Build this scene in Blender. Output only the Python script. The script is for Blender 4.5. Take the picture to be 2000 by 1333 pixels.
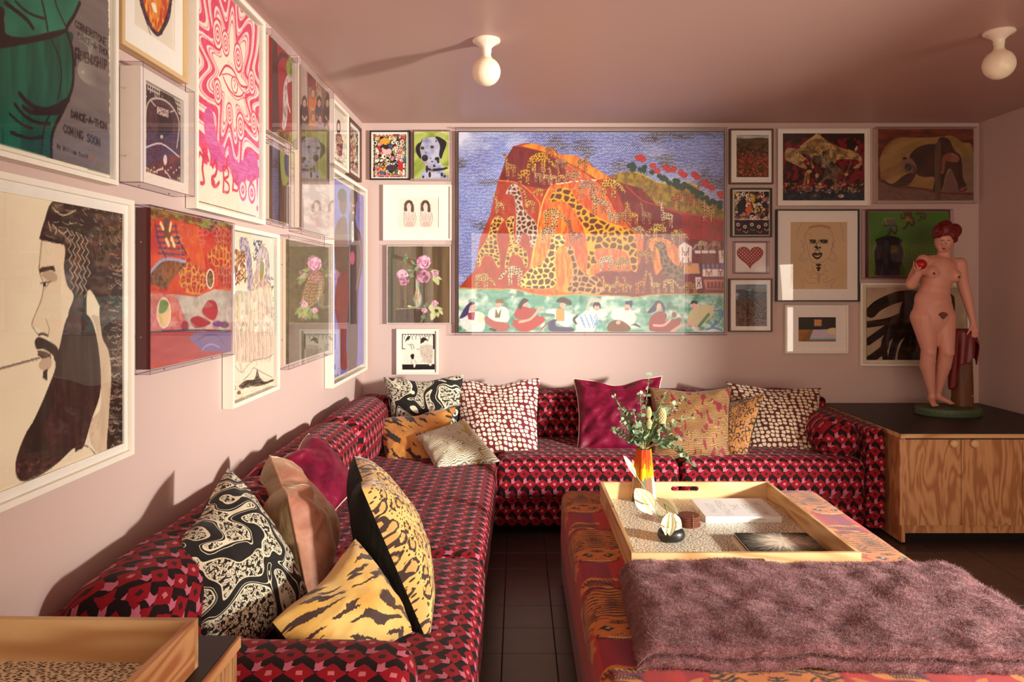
import bpy, bmesh, math, random
import numpy as np
from mathutils import Vector, Matrix, noise as mnoise
PI = math.pi
for o in list(bpy.data.objects): bpy.data.objects.remove(o)
scene = bpy.context.scene
COL = scene.collection

# ------------------------------------------------------------------ camera
F, CX, CY, H = 1390.0, 1012.0, 560.0, 1.39      # focal length in px, vanishing point, eye height
cam_d = bpy.data.cameras.new('camera'); cam = bpy.data.objects.new('camera', cam_d); COL.objects.link(cam)
cam.location = (0, 0, H); cam.rotation_euler = (PI/2, 0, 0)
cam_d.sensor_width = 36; cam_d.lens = 36*F/2000
cam_d.shift_x = -(CX-1000)/2000; cam_d.shift_y = (CY-666.5)/2000
cam_d.clip_start = .05
scene.camera = cam

# ------------------------------------------------------------------ world, light, exposure
w = bpy.data.worlds.new('world'); scene.world = w; w.use_nodes = True
w.node_tree.nodes['Background'].inputs[0].default_value = (1.0, .93, .84, 1)
w.node_tree.nodes['Background'].inputs[1].default_value = 1.0
def light(name, kind, loc, target, energy, color, **k):
    d = bpy.data.lights.new(name, kind); o = bpy.data.objects.new(name, d); COL.objects.link(o)
    o.location = loc; d.energy = energy; d.color = color
    o.rotation_euler = (Vector(target)-Vector(loc)).to_track_quat('-Z', 'Y').to_euler()
    for a, b in k.items(): setattr(d, a, b)
    return o
# low sunlight coming in through the window in the right wall
light('low_sun_beam', 'SPOT', (3.8, .5, 1.42), (.68, 4.83, 1.15), 2430, (1.0, .96, .89),
      spot_size=math.radians(101), spot_blend=1.0, shadow_soft_size=.15)
# added fill behind the camera, then daylight of the window in the right wall
light('added_front_fill', 'AREA', (1.05, -2.75, 1.3), (1.35, 4, 1.2), 98, (1.0, .76, .58), shape='RECTANGLE', size=3.7, size_y=2.0)
light('side_window_daylight', 'AREA', (3.30, 1.18, 1.12), (0, 2.2, .8), 30, (1.0, .82, .66), shape='RECTANGLE', size=.5, size_y=1.1)
scene.view_settings.view_transform = 'Standard'; scene.view_settings.look = 'None'
scene.view_settings.gamma = 1; scene.view_settings.use_curve_mapping = False
scene.view_settings.exposure = 0.0

# ------------------------------------------------------------------ helpers
def lin(c):
    c = np.asarray(c, float)/255.0
    return np.where(c <= .04045, c/12.92, ((c+.055)/1.055)**2.4)
def rgb(c): return tuple(lin(c[:3]))+(1.0,)
def PX(x, y, Y): return Vector(((x-CX)*Y/F, Y, H-(y-CY)*Y/F))
def PZ(x, y, z):
    Y = F*(H-z)/(y-CY); return Vector(((x-CX)*Y/F, Y, z))

class S:                                   # socket wrapper: arithmetic on sockets makes Math nodes
    def __init__(s, nt, k): s.nt, s.k = nt, k
    def _m(s, op, *a):
        n = s.nt.nodes.new('ShaderNodeMath'); n.operation = op
        for i, v in enumerate((s,)+a):
            if isinstance(v, S): s.nt.links.new(v.k, n.inputs[i])
            else: n.inputs[i].default_value = v
        return S(s.nt, n.outputs[0])
    def __add__(s, o): return s._m('ADD', o)
    __radd__ = __add__
    def __sub__(s, o): return s._m('SUBTRACT', o)
    def __rsub__(s, o): return (s*-1)+o
    def __mul__(s, o): return s._m('MULTIPLY', o)
    __rmul__ = __mul__
    def __truediv__(s, o): return s._m('DIVIDE', o)
    def fr(s): return s._m('FRACT')
    def fl(s): return s._m('FLOOR')
    def ab(s): return s._m('ABSOLUTE')
    def sin(s): return s._m('SINE')
    def mn(s, o): return s._m('MINIMUM', o)
    def mx(s, o): return s._m('MAXIMUM', o)
    def gt(s, o): return s._m('GREATER_THAN', o)
    def lt(s, o): return s._m('LESS_THAN', o)
    def pw(s, o): return s._m('POWER', o)
    def wrap(s, a, b): return s._m('WRAP', b, a)
    def step(s, a, b):                      # smooth step a..b
        n = s.nt.nodes.new('ShaderNodeMapRange'); n.interpolation_type = 'SMOOTHSTEP'
        s.nt.links.new(s.k, n.inputs[0]); n.inputs[1].default_value = a; n.inputs[2].default_value = b
        return S(s.nt, n.outputs[0])
class Mt:
    def __init__(s, name, base=(200, 200, 200), rough=.6, **k):
        s.m = bpy.data.materials.new(name); s.m.use_nodes = True; s.nt = s.m.node_tree
        s.p = s.nt.nodes['Principled BSDF']; s.p.inputs['Base Color'].default_value = rgb(base)
        s.p.inputs['Roughness'].default_value = rough
        for a, b in k.items(): s.p.inputs[a.replace('_', ' ')].default_value = b
    def coord(s, kind='UV', scale=(1, 1, 1), rot=(0, 0, 0), loc=(0, 0, 0)):
        t = s.nt.nodes.new('ShaderNodeTexCoord'); mp = s.nt.nodes.new('ShaderNodeMapping')
        mp.inputs['Scale'].default_value = scale; mp.inputs['Rotation'].default_value = rot; mp.inputs['Location'].default_value = loc
        s.nt.links.new(t.outputs[kind], mp.inputs[0]); return mp.outputs[0]
    def xyz(s, v):
        n = s.nt.nodes.new('ShaderNodeSeparateXYZ'); s.nt.links.new(v, n.inputs[0]); return [S(s.nt, o) for o in n.outputs]
    def comb(s, x, y, z=0):
        n = s.nt.nodes.new('ShaderNodeCombineXYZ')
        for i, v in enumerate((x, y, z)):
            if isinstance(v, S): s.nt.links.new(v.k, n.inputs[i])
            else: n.inputs[i].default_value = v
        return n.outputs[0]
    def noise(s, v, scale, detail=3, rough=.5, dist=0):
        n = s.nt.nodes.new('ShaderNodeTexNoise'); s.nt.links.new(v, n.inputs['Vector'])
        n.inputs['Scale'].default_value = scale; n.inputs['Detail'].default_value = detail
        n.inputs['Roughness'].default_value = rough; n.inputs['Distortion'].default_value = dist
        return S(s.nt, n.outputs['Fac'])
    def voro(s, v, scale, feature='F1', rand=1.0, out='Distance'):
        n = s.nt.nodes.new('ShaderNodeTexVoronoi'); n.voronoi_dimensions = '2D'; n.feature = feature; s.nt.links.new(v, n.inputs['Vector'])
        n.inputs['Scale'].default_value = scale; n.inputs['Randomness'].default_value = rand
        return S(s.nt, n.outputs[out])
    def col(s, c):
        if isinstance(c, S): return c
        n = s.nt.nodes.new('ShaderNodeRGB'); n.outputs[0].default_value = rgb(c); return S(s.nt, n.outputs[0])
    def mix(s, f, a, b):
        n = s.nt.nodes.new('ShaderNodeMix'); n.data_type = 'RGBA'
        if isinstance(f, S): s.nt.links.new(f.k, n.inputs[0])
        else: n.inputs[0].default_value = f
        for i, v in ((6, a), (7, b)):
            if isinstance(v, S): s.nt.links.new(v.k, n.inputs[i])
            else: n.inputs[i].default_value = rgb(v)
        return S(s.nt, n.outputs[2])
    def base(s, c): s.nt.links.new(c.k, s.p.inputs['Base Color']); return s
    def bump(s, h, strength=.3, dist=.002):
        n = s.nt.nodes.new('ShaderNodeBump'); n.inputs['Strength'].default_value = strength; n.inputs['Distance'].default_value = dist
        s.nt.links.new(h.k, n.inputs['Height']); s.nt.links.new(n.outputs[0], s.p.inputs['Normal']); return s

def prop(o, label=None, cat=None, group=None, kind=None):
    if label: o['label'] = label
    if cat: o['category'] = cat
    if group: o['group'] = group
    if kind: o['kind'] = kind
    return o
def empty(name, loc, label, cat, group=None, rot=None):
    o = bpy.data.objects.new(name, None); COL.objects.link(o); o.location = loc; o.empty_display_size = .05
    if rot is not None: o.rotation_euler = rot
    return prop(o, label, cat, group)
def link(name, me, mat=None, parent=None, world=True):
    """link a mesh; geometry is given in world space, parent is an unrotated Empty (or object) at its own location"""
    o = bpy.data.objects.new(name, me); COL.objects.link(o)
    if mat is not None:
        for m_ in (mat if isinstance(mat, (list, tuple)) else [mat]): me.materials.append(m_.m if isinstance(m_, Mt) else m_)
    if parent is not None:
        o.parent = parent
        if world: me.transform(Matrix.Translation(-wloc(parent)))
    return o
def wloc(o):
    v = Vector(o.location)
    while o.parent: o = o.parent; v = v+Vector(o.location)
    return v
def origin_to(o, p):                        # move the origin of a top-level mesh to p
    o.data.transform(Matrix.Translation(-Vector(p))); o.location = p; return o
def mesh(V, Fc, smooth=False, uv=None, name='mesh'):
    me = bpy.data.meshes.new(name); me.from_pydata([tuple(v) for v in V], [], [tuple(f) for f in Fc])
    if smooth: me.shade_smooth()
    if uv is not None:
        l = me.uv_layers.new(name='UVMap'); idx = np.empty(len(me.loops), int); me.loops.foreach_get('vertex_index', idx)
        l.data.foreach_set('uv', np.asarray(uv, float)[idx].ravel())
    me.update(); return me
class B:                                    # collects primitives in one mesh
    def __init__(s): s.V = []; s.F = []; s.mi = []
    def add(s, V, Fc, mi=0):
        n = len(s.V); s.V += [Vector(v) for v in V]; s.F += [tuple(i+n for i in f) for f in Fc]; s.mi += [mi]*len(Fc); return s
    def box(s, x0, x1, y0, y1, z0, z1, mi=0, b=0.0):
        if b <= 0:
            V = [(x, y, z) for x in (x0, x1) for y in (y0, y1) for z in (z0, z1)]
            return s.add(V, [(0, 1, 3, 2), (4, 6, 7, 5), (0, 4, 5, 1), (2, 3, 7, 6), (0, 2, 6, 4), (1, 5, 7, 3)], mi)
        bm = bmesh.new(); bmesh.ops.create_cube(bm, size=1)
        for v in bm.verts: v.co = Vector(((x0+x1)/2+v.co.x*(x1-x0), (y0+y1)/2+v.co.y*(y1-y0), (z0+z1)/2+v.co.z*(z1-z0)))
        bmesh.ops.bevel(bm, geom=bm.edges[:], offset=b, segments=2, affect='EDGES', profile=.5)
        bm.verts.index_update(); V = [v.co.copy() for v in bm.verts]; Fc = [tuple(v.index for v in f.verts) for f in bm.faces]; bm.free()
        return s.add(V, Fc, mi)
    def tube(s, pts, r, n=8, mi=0, cap=True):
        pts = [Vector(p) for p in pts]; R = r if isinstance(r, (list, tuple)) else [r]*len(pts)
        V = []; Fc = []; up = Vector((0, 0, 1))
        a = None
        for i, p in enumerate(pts):
            t = (pts[min(i+1, len(pts)-1)]-pts[max(i-1, 0)])
            t = t.normalized() if t.length > 1e-9 else Vector((0, 0, 1))
            if a is None: a = t.cross(up if abs(t.z) < .9 else Vector((1, 0, 0))).normalized()
            else:
                a = (a-t*a.dot(t)); a = a.normalized() if a.length > 1e-6 else t.orthogonal().normalized()
            b = t.cross(a)
            for k in range(n):
                an = 2*PI*k/n; V.append(p+(a*math.cos(an)+b*math.sin(an))*R[i])
        for i in range(len(pts)-1):
            for k in range(n): Fc.append((i*n+k, i*n+(k+1) % n, (i+1)*n+(k+1) % n, (i+1)*n+k))
        if cap: Fc.append(tuple(range(n))[::-1]); Fc.append(tuple((len(pts)-1)*n+k for k in range(n)))
        return s.add(V, Fc, mi)
    def lathe(s, prof, c, n=32, mi=0, ax=Vector((0, 0, 1)), sx=1, sy=1):
        q = ax.to_track_quat('Z', 'Y'); c = Vector(c); V = []; Fc = []
        for (r, z) in prof:
            for k in range(n):
                an = 2*PI*k/n; V.append(c+q @ Vector((r*sx*math.cos(an), r*sy*math.sin(an), z)))
        for i in range(len(prof)-1):
            for k in range(n): Fc.append((i*n+k, i*n+(k+1) % n, (i+1)*n+(k+1) % n, (i+1)*n+k))
        if prof[0][0] > 1e-6: Fc.append(tuple(range(n))[::-1])
        if prof[-1][0] > 1e-6: Fc.append(tuple((len(prof)-1)*n+k for k in range(n)))
        return s.add(V, Fc, mi)
    def ell(s, c, r, n=20, m=12, mi=0, rot=None):
        V = []; Fc = []; c = Vector(c)
        for j in range(m+1):
            for i in range(n):
                th = PI*j/m; ph = 2*PI*i/n; p = Vector((r[0]*math.sin(th)*math.cos(ph), r[1]*math.sin(th)*math.sin(ph), r[2]*math.cos(th)))
                V.append(c+(rot @ p if rot else p))
        for j in range(m):
            for i in range(n): Fc.append((j*n+i, (j+1)*n+i, (j+1)*n+(i+1) % n, j*n+(i+1) % n))
        return s.add(V, Fc, mi)
    def prism(s, poly, h, origin, u, v, mi=0):
        """polygon (list of 2-tuples) in the plane u,v at origin, extruded by h along u x v"""
        u = Vector(u); v = Vector(v); nn = u.cross(v).normalized(); o = Vector(origin); n = len(poly)
        V = [o+u*a+v*b for a, b in poly]+[o+u*a+v*b+nn*h for a, b in poly]
        return s.add(V, [tuple(range(n))[::-1], tuple(range(n, 2*n))]+[(i, (i+1) % n, n+(i+1) % n, n+i) for i in range(n)], mi)
    def me(s, smooth=False, name='mesh'):
        m_ = mesh(s.V, s.F, smooth, name=name)
        if any(s.mi): m_.polygons.foreach_set('material_index', s.mi)
        bm = bmesh.new(); bm.from_mesh(m_); bmesh.ops.remove_doubles(bm, verts=bm.verts, dist=1e-6)
        bmesh.ops.recalc_face_normals(bm, faces=bm.faces); bm.to_mesh(m_); bm.free()
        if smooth: m_.shade_smooth(); m_.set_sharp_from_angle(angle=math.radians(40))
        return m_
    def build(s, name, mat, parent=None, smooth=False): return link(name, s.me(smooth), mat, parent)
def boxuv(me, mode='box', sc=1.0):
    """uv in metres from world-space coordinates (call before parenting). box: by dominant normal"""
    l = me.uv_layers.new(name='UVMap') if not me.uv_layers else me.uv_layers[0]
    n = len(me.loops); vi = np.empty(n, int); me.loops.foreach_get('vertex_index', vi)
    co = np.empty(len(me.vertices)*3); me.vertices.foreach_get('co', co); co = co.reshape(-1, 3)[vi]
    nr = np.zeros((n, 3))
    for p in me.polygons: nr[p.loop_start:p.loop_start+p.loop_total] = p.normal
    a = np.abs(nr); X, Y, Z = co.T
    if mode == 'box':
        zt = (a[:, 2] >= a[:, 0]) & (a[:, 2] >= a[:, 1]); xt = ~zt & (a[:, 0] >= a[:, 1])
        u = np.where(zt, X, np.where(xt, Y, X)); v = np.where(zt, Y, Z)
    elif mode == 'front':                   # faces -Y: v runs up the front and back over the top
        e = a[:, 0] > .72; u = np.where(e, Y, X); v = np.where(e, Z, Z+Y)
    elif mode == 'side':                    # faces +X
        e = a[:, 1] > .72; u = np.where(e, X, Y); v = np.where(e, Z, Z-X)
    l.data.foreach_set('uv', np.stack([u, v], 1).ravel()*sc); return me
def rbox(x0, x1, y0, y1, z0, z1, r=.04, seg=(14, 14, 8), puff=(0, 0, 0), nz=0.0, seed=0):
    """soft rounded cushion block"""
    c = Vector(((x0+x1)/2, (y0+y1)/2, (z0+z1)/2)); h = Vector(((x1-x0)/2, (y1-y0)/2, (z1-z0)/2))
    V = []; Fc = []; idx = {}
    def axis(hh, n):
        k = 4; inner = [(-hh+r)+(2*(hh-r))*i/max(1, n-1) for i in range(n)]
        e = [r*(1-math.cos(PI/2*i/k)) for i in range(k)]
        return [-hh+v for v in e]+inner+[hh-v for v in e[::-1]]
    ax = [axis(h[i], seg[i]) for i in range(3)]; N = [len(a) for a in ax]
    def vid(i, j, k):
        key = (i, j, k)
        if key not in idx:
            p = Vector((ax[0][i], ax[1][j], ax[2][k]))
            q = Vector([max(-h[t]+r, min(h[t]-r, p[t])) for t in range(3)]); d = p-q
            if d.length > 1e-9:
                p = q+d.normalized()*r
            f = [1-(p[t]/h[t])**2 for t in range(3)]
            sh = Vector([puff[t]*math.copysign(1, p[t])*(abs(p[t])/h[t])**2*f[(t+1) % 3]**.5*f[(t+2) % 3]**.5 if f[(t+1) % 3] > 0 and f[(t+2) % 3] > 0 else 0 for t in range(3)])
            p = p+sh
            if nz: p = p+mnoise.noise_vector(p*7+Vector((seed, seed*2, 0)))*nz
            idx[key] = len(V); V.append(c+p)
        return idx[key]
    def face(fix, val, a, b):
        for i in range(N[a]-1):
            for j in range(N[b]-1):
                q = []
                for (di, dj) in ((0, 0), (1, 0), (1, 1), (0, 1)):
                    t = [0, 0, 0]; t[fix] = val; t[a] = i+di; t[b] = j+dj; q.append(vid(*t))
                Fc.append(q if (val == 0) != (fix != 1) else q[::-1])
    for fx, a, b in ((0, 1, 2), (1, 0, 2), (2, 0, 1)):
        face(fx, 0, a, b); face(fx, N[fx]-1, a, b)
    me = mesh(V, Fc); bm = bmesh.new(); bm.from_mesh(me); bmesh.ops.recalc_face_normals(bm, faces=bm.faces); bm.to_mesh(me); bm.free()
    me.shade_smooth(); return me
def gridmesh(P, colors=None, uv=None, smooth=True, flip=False, name='grid'):
    """P: (n,m,3) points"""
    n, m = P.shape[:2]; me = bpy.data.meshes.new(name)
    i = np.arange(n*m).reshape(n, m); q = np.stack([i[:-1, :-1], i[:-1, 1:], i[1:, 1:], i[1:, :-1]], -1).reshape(-1, 4)
    if flip: q = q[:, ::-1]
    me.vertices.add(n*m); me.vertices.foreach_set('co', P.astype(np.float32).ravel())
    me.loops.add(q.size); me.loops.foreach_set('vertex_index', q.ravel().astype(np.int32))
    me.polygons.add(len(q)); me.polygons.foreach_set('loop_start', np.arange(0, q.size, 4, dtype=np.int32))
    me.polygons.foreach_set('loop_total', np.full(len(q), 4, np.int32)) if hasattr(me.polygons[0], 'loop_total') and False else None
    me.update(calc_edges=True)
    if uv is not None:
        l = me.uv_layers.new(name='UVMap'); l.data.foreach_set('uv', uv.reshape(-1, 2)[q.ravel()].astype(np.float32).ravel())
    if colors is not None:
        a = me.color_attributes.new('paint', 'FLOAT_COLOR', 'POINT')
        c = np.ones((n*m, 4), np.float32); c[:, :3] = lin(np.clip(colors.reshape(-1, 3), 0, 255)); a.data.foreach_set('color', c.ravel())
    if smooth: me.shade_smooth()
    return me
# ------------------------------------------------------------------ materials
def painted(name, rough=.55, **k):
    m_ = Mt(name, rough=rough, **k); a = m_.nt.nodes.new('ShaderNodeAttribute'); a.attribute_name = 'paint'
    m_.nt.links.new(a.outputs['Color'], m_.p.inputs['Base Color']); return m_
M_art = painted('print_on_paper', .7, Specular_IOR_Level=.2)
M_oil = painted('oil_paint', .42, Specular_IOR_Level=.35)
M_cloth = painted('printed_velvet', .85, Specular_IOR_Level=.1, Sheen_Weight=.15)
M_glaze = painted('glazed_drips', .18)

M_wall = Mt('pink_wall_paint', (206, 178, 168), .62, Specular_IOR_Level=.3)
c_ = M_wall.coord('Object'); M_wall.bump(M_wall.noise(c_, 160, 2), .05, .001)
M_ceil = Mt('pink_ceiling_paint', (194, 156, 144), .42, Specular_IOR_Level=.45)
c_ = M_ceil.coord('Object'); M_ceil.bump(M_ceil.noise(c_, 3, 2), .04, .01)

def wood(name, light_c, dark_c, axis='X', scale=1.0, rough=.45, contrast=.75):
    m_ = Mt(name, rough=rough); sc = {'X': (.7, 4, 4), 'Y': (4, .7, 4), 'Z': (4, 4, .8)}[axis]
    v = m_.coord('Object', tuple(s_*scale for s_ in sc))
    n = m_.noise(v, 2.0, 2, .42, .5); r = ((n*38).sin()*.5+.5).pw(1.6)
    f = m_.noise(v, 60, 3, .6)
    c = m_.mix(r*contrast, light_c, dark_c); c = m_.mix(f*.25, c, dark_c)
    return m_.base(c).bump(f, .08, .001)
M_plyx = wood('fir_plywood_lengthwise', (226, 190, 138), (176, 122, 72), 'X')
M_plyy = wood('fir_plywood_crosswise', (226, 190, 138), (176, 122, 72), 'Y')
M_plyz = wood('fir_plywood_upright', (214, 165, 112), (158, 100, 58), 'Z', 1.6, contrast=.8)
M_fir = wood('reddish_fir_edge', (222, 166, 112), (170, 92, 52), 'Y', 1.4)
M_blacktop = Mt('black_laminate', (38, 32, 30), .5)
c_ = M_blacktop.coord('Object'); M_blacktop.bump(M_blacktop.noise(c_, 300, 2), .1, .0004)
M_grout = Mt('dark_grout', (26, 20, 18), .8)
M_tile = Mt('dark_tile', rough=.33)
c_ = M_tile.coord('Object'); n_ = M_tile.noise(c_, 9, 4, .6)
M_tile.base(M_tile.mix(n_, (52, 43, 40), (84, 70, 64))).bump(n_, .08, .002)
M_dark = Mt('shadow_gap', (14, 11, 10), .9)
M_knob = Mt('turned_beech', (226, 190, 140), .4)

def plain(name, c, rough=.5, bump=None, **k):
    m_ = Mt(name, c, rough, **k); v = m_.coord('Object')
    n = m_.noise(v, bump or 40, 3); m_.base(m_.mix(n*.22, c, tuple(x*.8 for x in c))); return m_
M_white = plain('white_frame_lacquer', (242, 232, 216), .4)
M_matb = plain('white_mat_board', (244, 236, 224), .85)
M_linen = plain('cream_backing', (232, 218, 190), .85)
M_black = plain('black_frame_lacquer', (26, 20, 18), .35)
M_brownf = plain('walnut_frame', (96, 58, 36), .45, 12)
M_lightf = plain('light_maple_frame', (214, 178, 128), .45, 12)
M_maroonf = plain('maroon_wood_edge', (84, 26, 18), .4, 14)
M_ceram = plain('glazed_porcelain', (250, 234, 214), .18)
M_opal = Mt('opal_bulb_glass', (252, 236, 208), .3, Subsurface_Weight=.3, Subsurface_Scale=.05)
M_brass = Mt('brass', (214, 172, 96), .25, Metallic=1.0)
M_steel = Mt('steel_screw', (190, 180, 170), .3, Metallic=1.0)
M_pebble = plain('matt_black_ceramic', (34, 31, 29), .38)
M_coaster = plain('brown_leather', (104, 52, 36), .55, 30)
M_paper = plain('book_paper', (240, 228, 206), .8)
M_cover = plain('white_book_cover', (238, 234, 230), .5)
M_ink = Mt('grey_ink', (120, 116, 116), .7)
M_inkb = Mt('black_ink', (36, 28, 30), .8)
M_stem = plain('green_stem', (112, 132, 58), .5)
M_wax = plain('white_spathe', (240, 234, 196), .32, 8)
M_spadix = plain('pale_green_spadix', (196, 208, 92), .5)
M_leaf = plain('eucalyptus_leaf', (124, 146, 112), .6, 6)
M_leafd = plain('eucalyptus_leaf_dull', (96, 120, 88), .6, 6)
M_twig = plain('pale_twig', (176, 160, 116), .7)
M_bud = plain('protea_bud', (206, 190, 136), .8, 40)
M_flesh = plain('painted_pink_flesh', (222, 158, 136), .5, 5)
M_hair = plain('painted_dark_red_hair', (112, 20, 20), .45)
M_apple = plain('painted_red_apple', (176, 18, 24), .3)
M_grnb = plain('painted_green_base', (74, 92, 62), .55)
M_stump = Mt('painted_brown_stump', rough=.55)
v_ = M_stump.coord('Object', (14, 14, 1.6)); M_stump.base(M_stump.mix(M_stump.noise(v_, 1.5, 3), (122, 74, 34), (84, 46, 24)))
M_drape = plain('painted_crimson_drape', (112, 22, 20), .45)
M_brownp = plain('brown_paint_detail', (108, 62, 48), .6)
M_yel = plain('yellow_knot', (196, 140, 48), .5)
M_lip = plain('red_lip_paint', (168, 22, 26), .4)
M_eye = plain('white_eye_paint', (236, 224, 210), .3)

def glass(name, tint=(255, 255, 255), rough=.0, k=1.0):
    m_ = bpy.data.materials.new(name); m_.use_nodes = True; nt = m_.node_tree; nt.nodes.clear()
    out = nt.nodes.new('ShaderNodeOutputMaterial'); mx = nt.nodes.new('ShaderNodeMixShader'); lw = nt.nodes.new('ShaderNodeLayerWeight')
    tr = nt.nodes.new('ShaderNodeBsdfTransparent'); gl = nt.nodes.new('ShaderNodeBsdfGlossy'); lw.inputs[0].default_value = .5
    tr.inputs[0].default_value = rgb(tint); gl.inputs['Roughness'].default_value = rough
    f = (S(nt, lw.outputs['Facing']).pw(5)*.96+.04)*k; f = f.mn(1.0)          # Schlick reflectance, the same from both sides
    nt.links.new(f.k, mx.inputs[0]); nt.links.new(tr.outputs[0], mx.inputs[1]); nt.links.new(gl.outputs[0], mx.inputs[2]); nt.links.new(mx.outputs[0], out.inputs[0]); return m_
M_glass = glass('picture_glass', k=1.35)
M_acryl = glass('clear_acrylic', (252, 250, 252), k=1.5)
M_acedge = glass('acrylic_cut_edge', (228, 216, 232), k=1.4)
M_window = glass('window_glass', (250, 252, 252))

def sofa_fabric():
    m_ = Mt('diamond_cut_velvet', rough=.8, Sheen_Weight=.06, Specular_IOR_Level=.15)
    x, y, _ = m_.xyz(m_.coord('UV', (1/.067, 1/.067, 1)))
    px, py = x, y
    w = m_.noise(m_.comb(x, y), 3.2, 2)-.5
    x = x+w*.12; y = y+w*.10
    P = 1.78
    vA = (y/P+.5).fr()*P-P/2; vB = (y/P).fr()*P-P/2
    tA = (x.fr()-.5).ab(); tB = ((x+.5).fr()-.5).ab()
    dA = .46-tA*.92-vA.ab(); dB = .46-tB*.92-vB.ab()
    mA = dA.gt(0); mB = dB.gt(0)
    sA = tA.mx(vA.ab()).lt(.11); sB = tB.mx(vB.ab()).lt(.10)
    fx = x.fr(); up = vA.gt(0)
    # pink L pieces: an upright bar plus a foot between two rows of diamonds
    fa = (x+.07).fr(); fb = (x+.57).fr()
    legA = fa.lt(.25)*((vA-.16).gt(0))*(vA.lt(.80)); footA = fa.lt(.46)*(vA.gt(.16))*(vA.lt(.36))
    legB = fb.lt(.25)*((vA*-1-.08).lt(.72))*(vA.lt(-.10)); footB = fb.lt(.46)*(vA.gt(-.80))*(vA.lt(-.60))
    pink = (legA.mx(footA)).mx(legB.mx(footB))
    c = m_.mix(pink, (24, 12, 12), (198, 104, 124))
    red = m_.mix(m_.noise(m_.comb(px, py), .7, 2), (158, 16, 32), (132, 14, 28))
    c = m_.mix(mA.mx(mB), c, red)
    c = m_.mix(sA*mA, c, (52, 26, 26)); c = m_.mix(sB*mB, c, (206, 112, 120))
    f = m_.noise(m_.comb(px, py), 30, 2)
    c = m_.mix(f*.25, c, (60, 14, 18))
    return m_.base(c).bump(f+pink*.6+mA+mB, .35, .0015)
M_sofa = sofa_fabric()
def velvet(name, c, c2, sheen=.6, rough=.5):
    m_ = Mt(name, rough=rough, Sheen_Weight=sheen, Sheen_Roughness=.35, Specular_IOR_Level=.3); v = m_.coord('Object')
    n = m_.noise(v, 9, 3, .6, .4); m_.p.inputs['Sheen Tint'].default_value = rgb(tuple(min(255, x*1.5+30) for x in c))
    return m_.base(m_.mix(n.step(.3, .7), c, c2)).bump(m_.noise(m_.comb(*m_.xyz(v)), 7, 3, .5, 1.2), .55, .02)
M_mag = velvet('magenta_velvet', (126, 10, 48), (90, 5, 34), .28)
M_rose = velvet('rose_velvet', (204, 144, 116), (168, 106, 82))
M_beige = velvet('beige_velvet', (148, 120, 84), (120, 94, 64), .3)
M_bvel = velvet('black_velvet', (20, 17, 12), (10, 8, 7), .15, .8)
M_brownb = velvet('brown_velvet_back', (70, 42, 22), (52, 30, 16), .2)

def dots(name, cream, ground, sc=33, r=.42):
    m_ = Mt(name, rough=.75, Sheen_Weight=.2); v = m_.coord('UV')
    x, y, _ = m_.xyz(v); n = m_.noise(v, 9, 2)-.5
    q = m_.comb(x+n*.010+y*.18, y*1.12+n*.014); d = m_.voro(q, sc, 'F1', .5); g = m_.voro(q, sc, 'DISTANCE_TO_EDGE', .5)
    f = d.step(r+.02, r-.03)*g.step(.07, .11)
    return m_.base(m_.mix(f, ground, m_.mix(m_.noise(v, 12)*.5, cream, tuple(c*.85 for c in cream)))).bump(f, .5, .003)
M_dots = dots('cream_spots_on_burgundy', (250, 234, 212), (116, 20, 32))
M_dots2 = dots('cream_spots_on_dark_burgundy', (232, 208, 170), (84, 16, 24))
def tiger(name, gold, gold2, dark, sc=9, rot=.5):
    m_ = Mt(name, rough=.7, Sheen_Weight=.3); v = m_.coord('UV', (1, 1, 1), (0, 0, rot))
    x, y, _ = m_.xyz(v); jag = (m_.noise(m_.comb(x*90, y*14), 1, 1)-.5)
    big = m_.noise(v, 3.2, 2)-.5
    a = m_.noise(m_.comb(x*.26+y*.06, y*1.15+big*.22+jag*.024), sc*2.5, 1.2, .5)
    f = a.step(.548, .562)
    b = m_.noise(v, 5, 2).step(.34, .40)
    c = m_.mix(m_.noise(v, 6, 3).step(.35, .7), gold, gold2)
    return m_.base(m_.mix(f*b, c, dark)).bump(m_.noise(v, 120, 2), .2, .002)
M_tiger = tiger('gold_tiger_velvet', (232, 190, 104), (214, 160, 66), (62, 34, 22), 8, .45)
M_tiger2 = tiger('amber_tiger_velvet', (214, 150, 72), (190, 118, 42), (44, 24, 16), 10, .8)
def leopard(name, gold, gold2, dark, sc=22):
    m_ = Mt(name, rough=.7, Sheen_Weight=.3); v = m_.coord('UV'); x, y, _ = m_.xyz(v)
    n1 = m_.noise(v, 38, 2)-.5; n2 = m_.noise(m_.comb(x+9, y), 38, 2)-.5
    w = m_.comb(x+n1*.022, y*.85+n2*.022)
    d = m_.voro(w, sc, 'F1', .9)
    brk = m_.noise(v, 62, 1).step(.38, .44)
    ring = d.gt(.24)*d.lt(.45)*brk
    small = m_.voro(m_.comb(x*1.5+5, y*1.5), sc*1.8, 'F1', 1).lt(.20)*d.gt(.5)
    core = d.lt(.24)
    c = m_.mix(m_.noise(v, 5, 2), gold, gold2); c = m_.mix(core*.35, c, (150, 92, 40))
    return m_.base(m_.mix(ring.mx(small), c, dark)).bump(m_.noise(v, 120, 2), .2, .002)
M_leo = leopard('gold_leopard_velvet', (240, 196, 116), (216, 164, 80), (58, 30, 18))
M_leo2 = leopard('tan_leopard_velvet', (196, 134, 66), (170, 108, 46), (30, 16, 12), 30)
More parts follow.
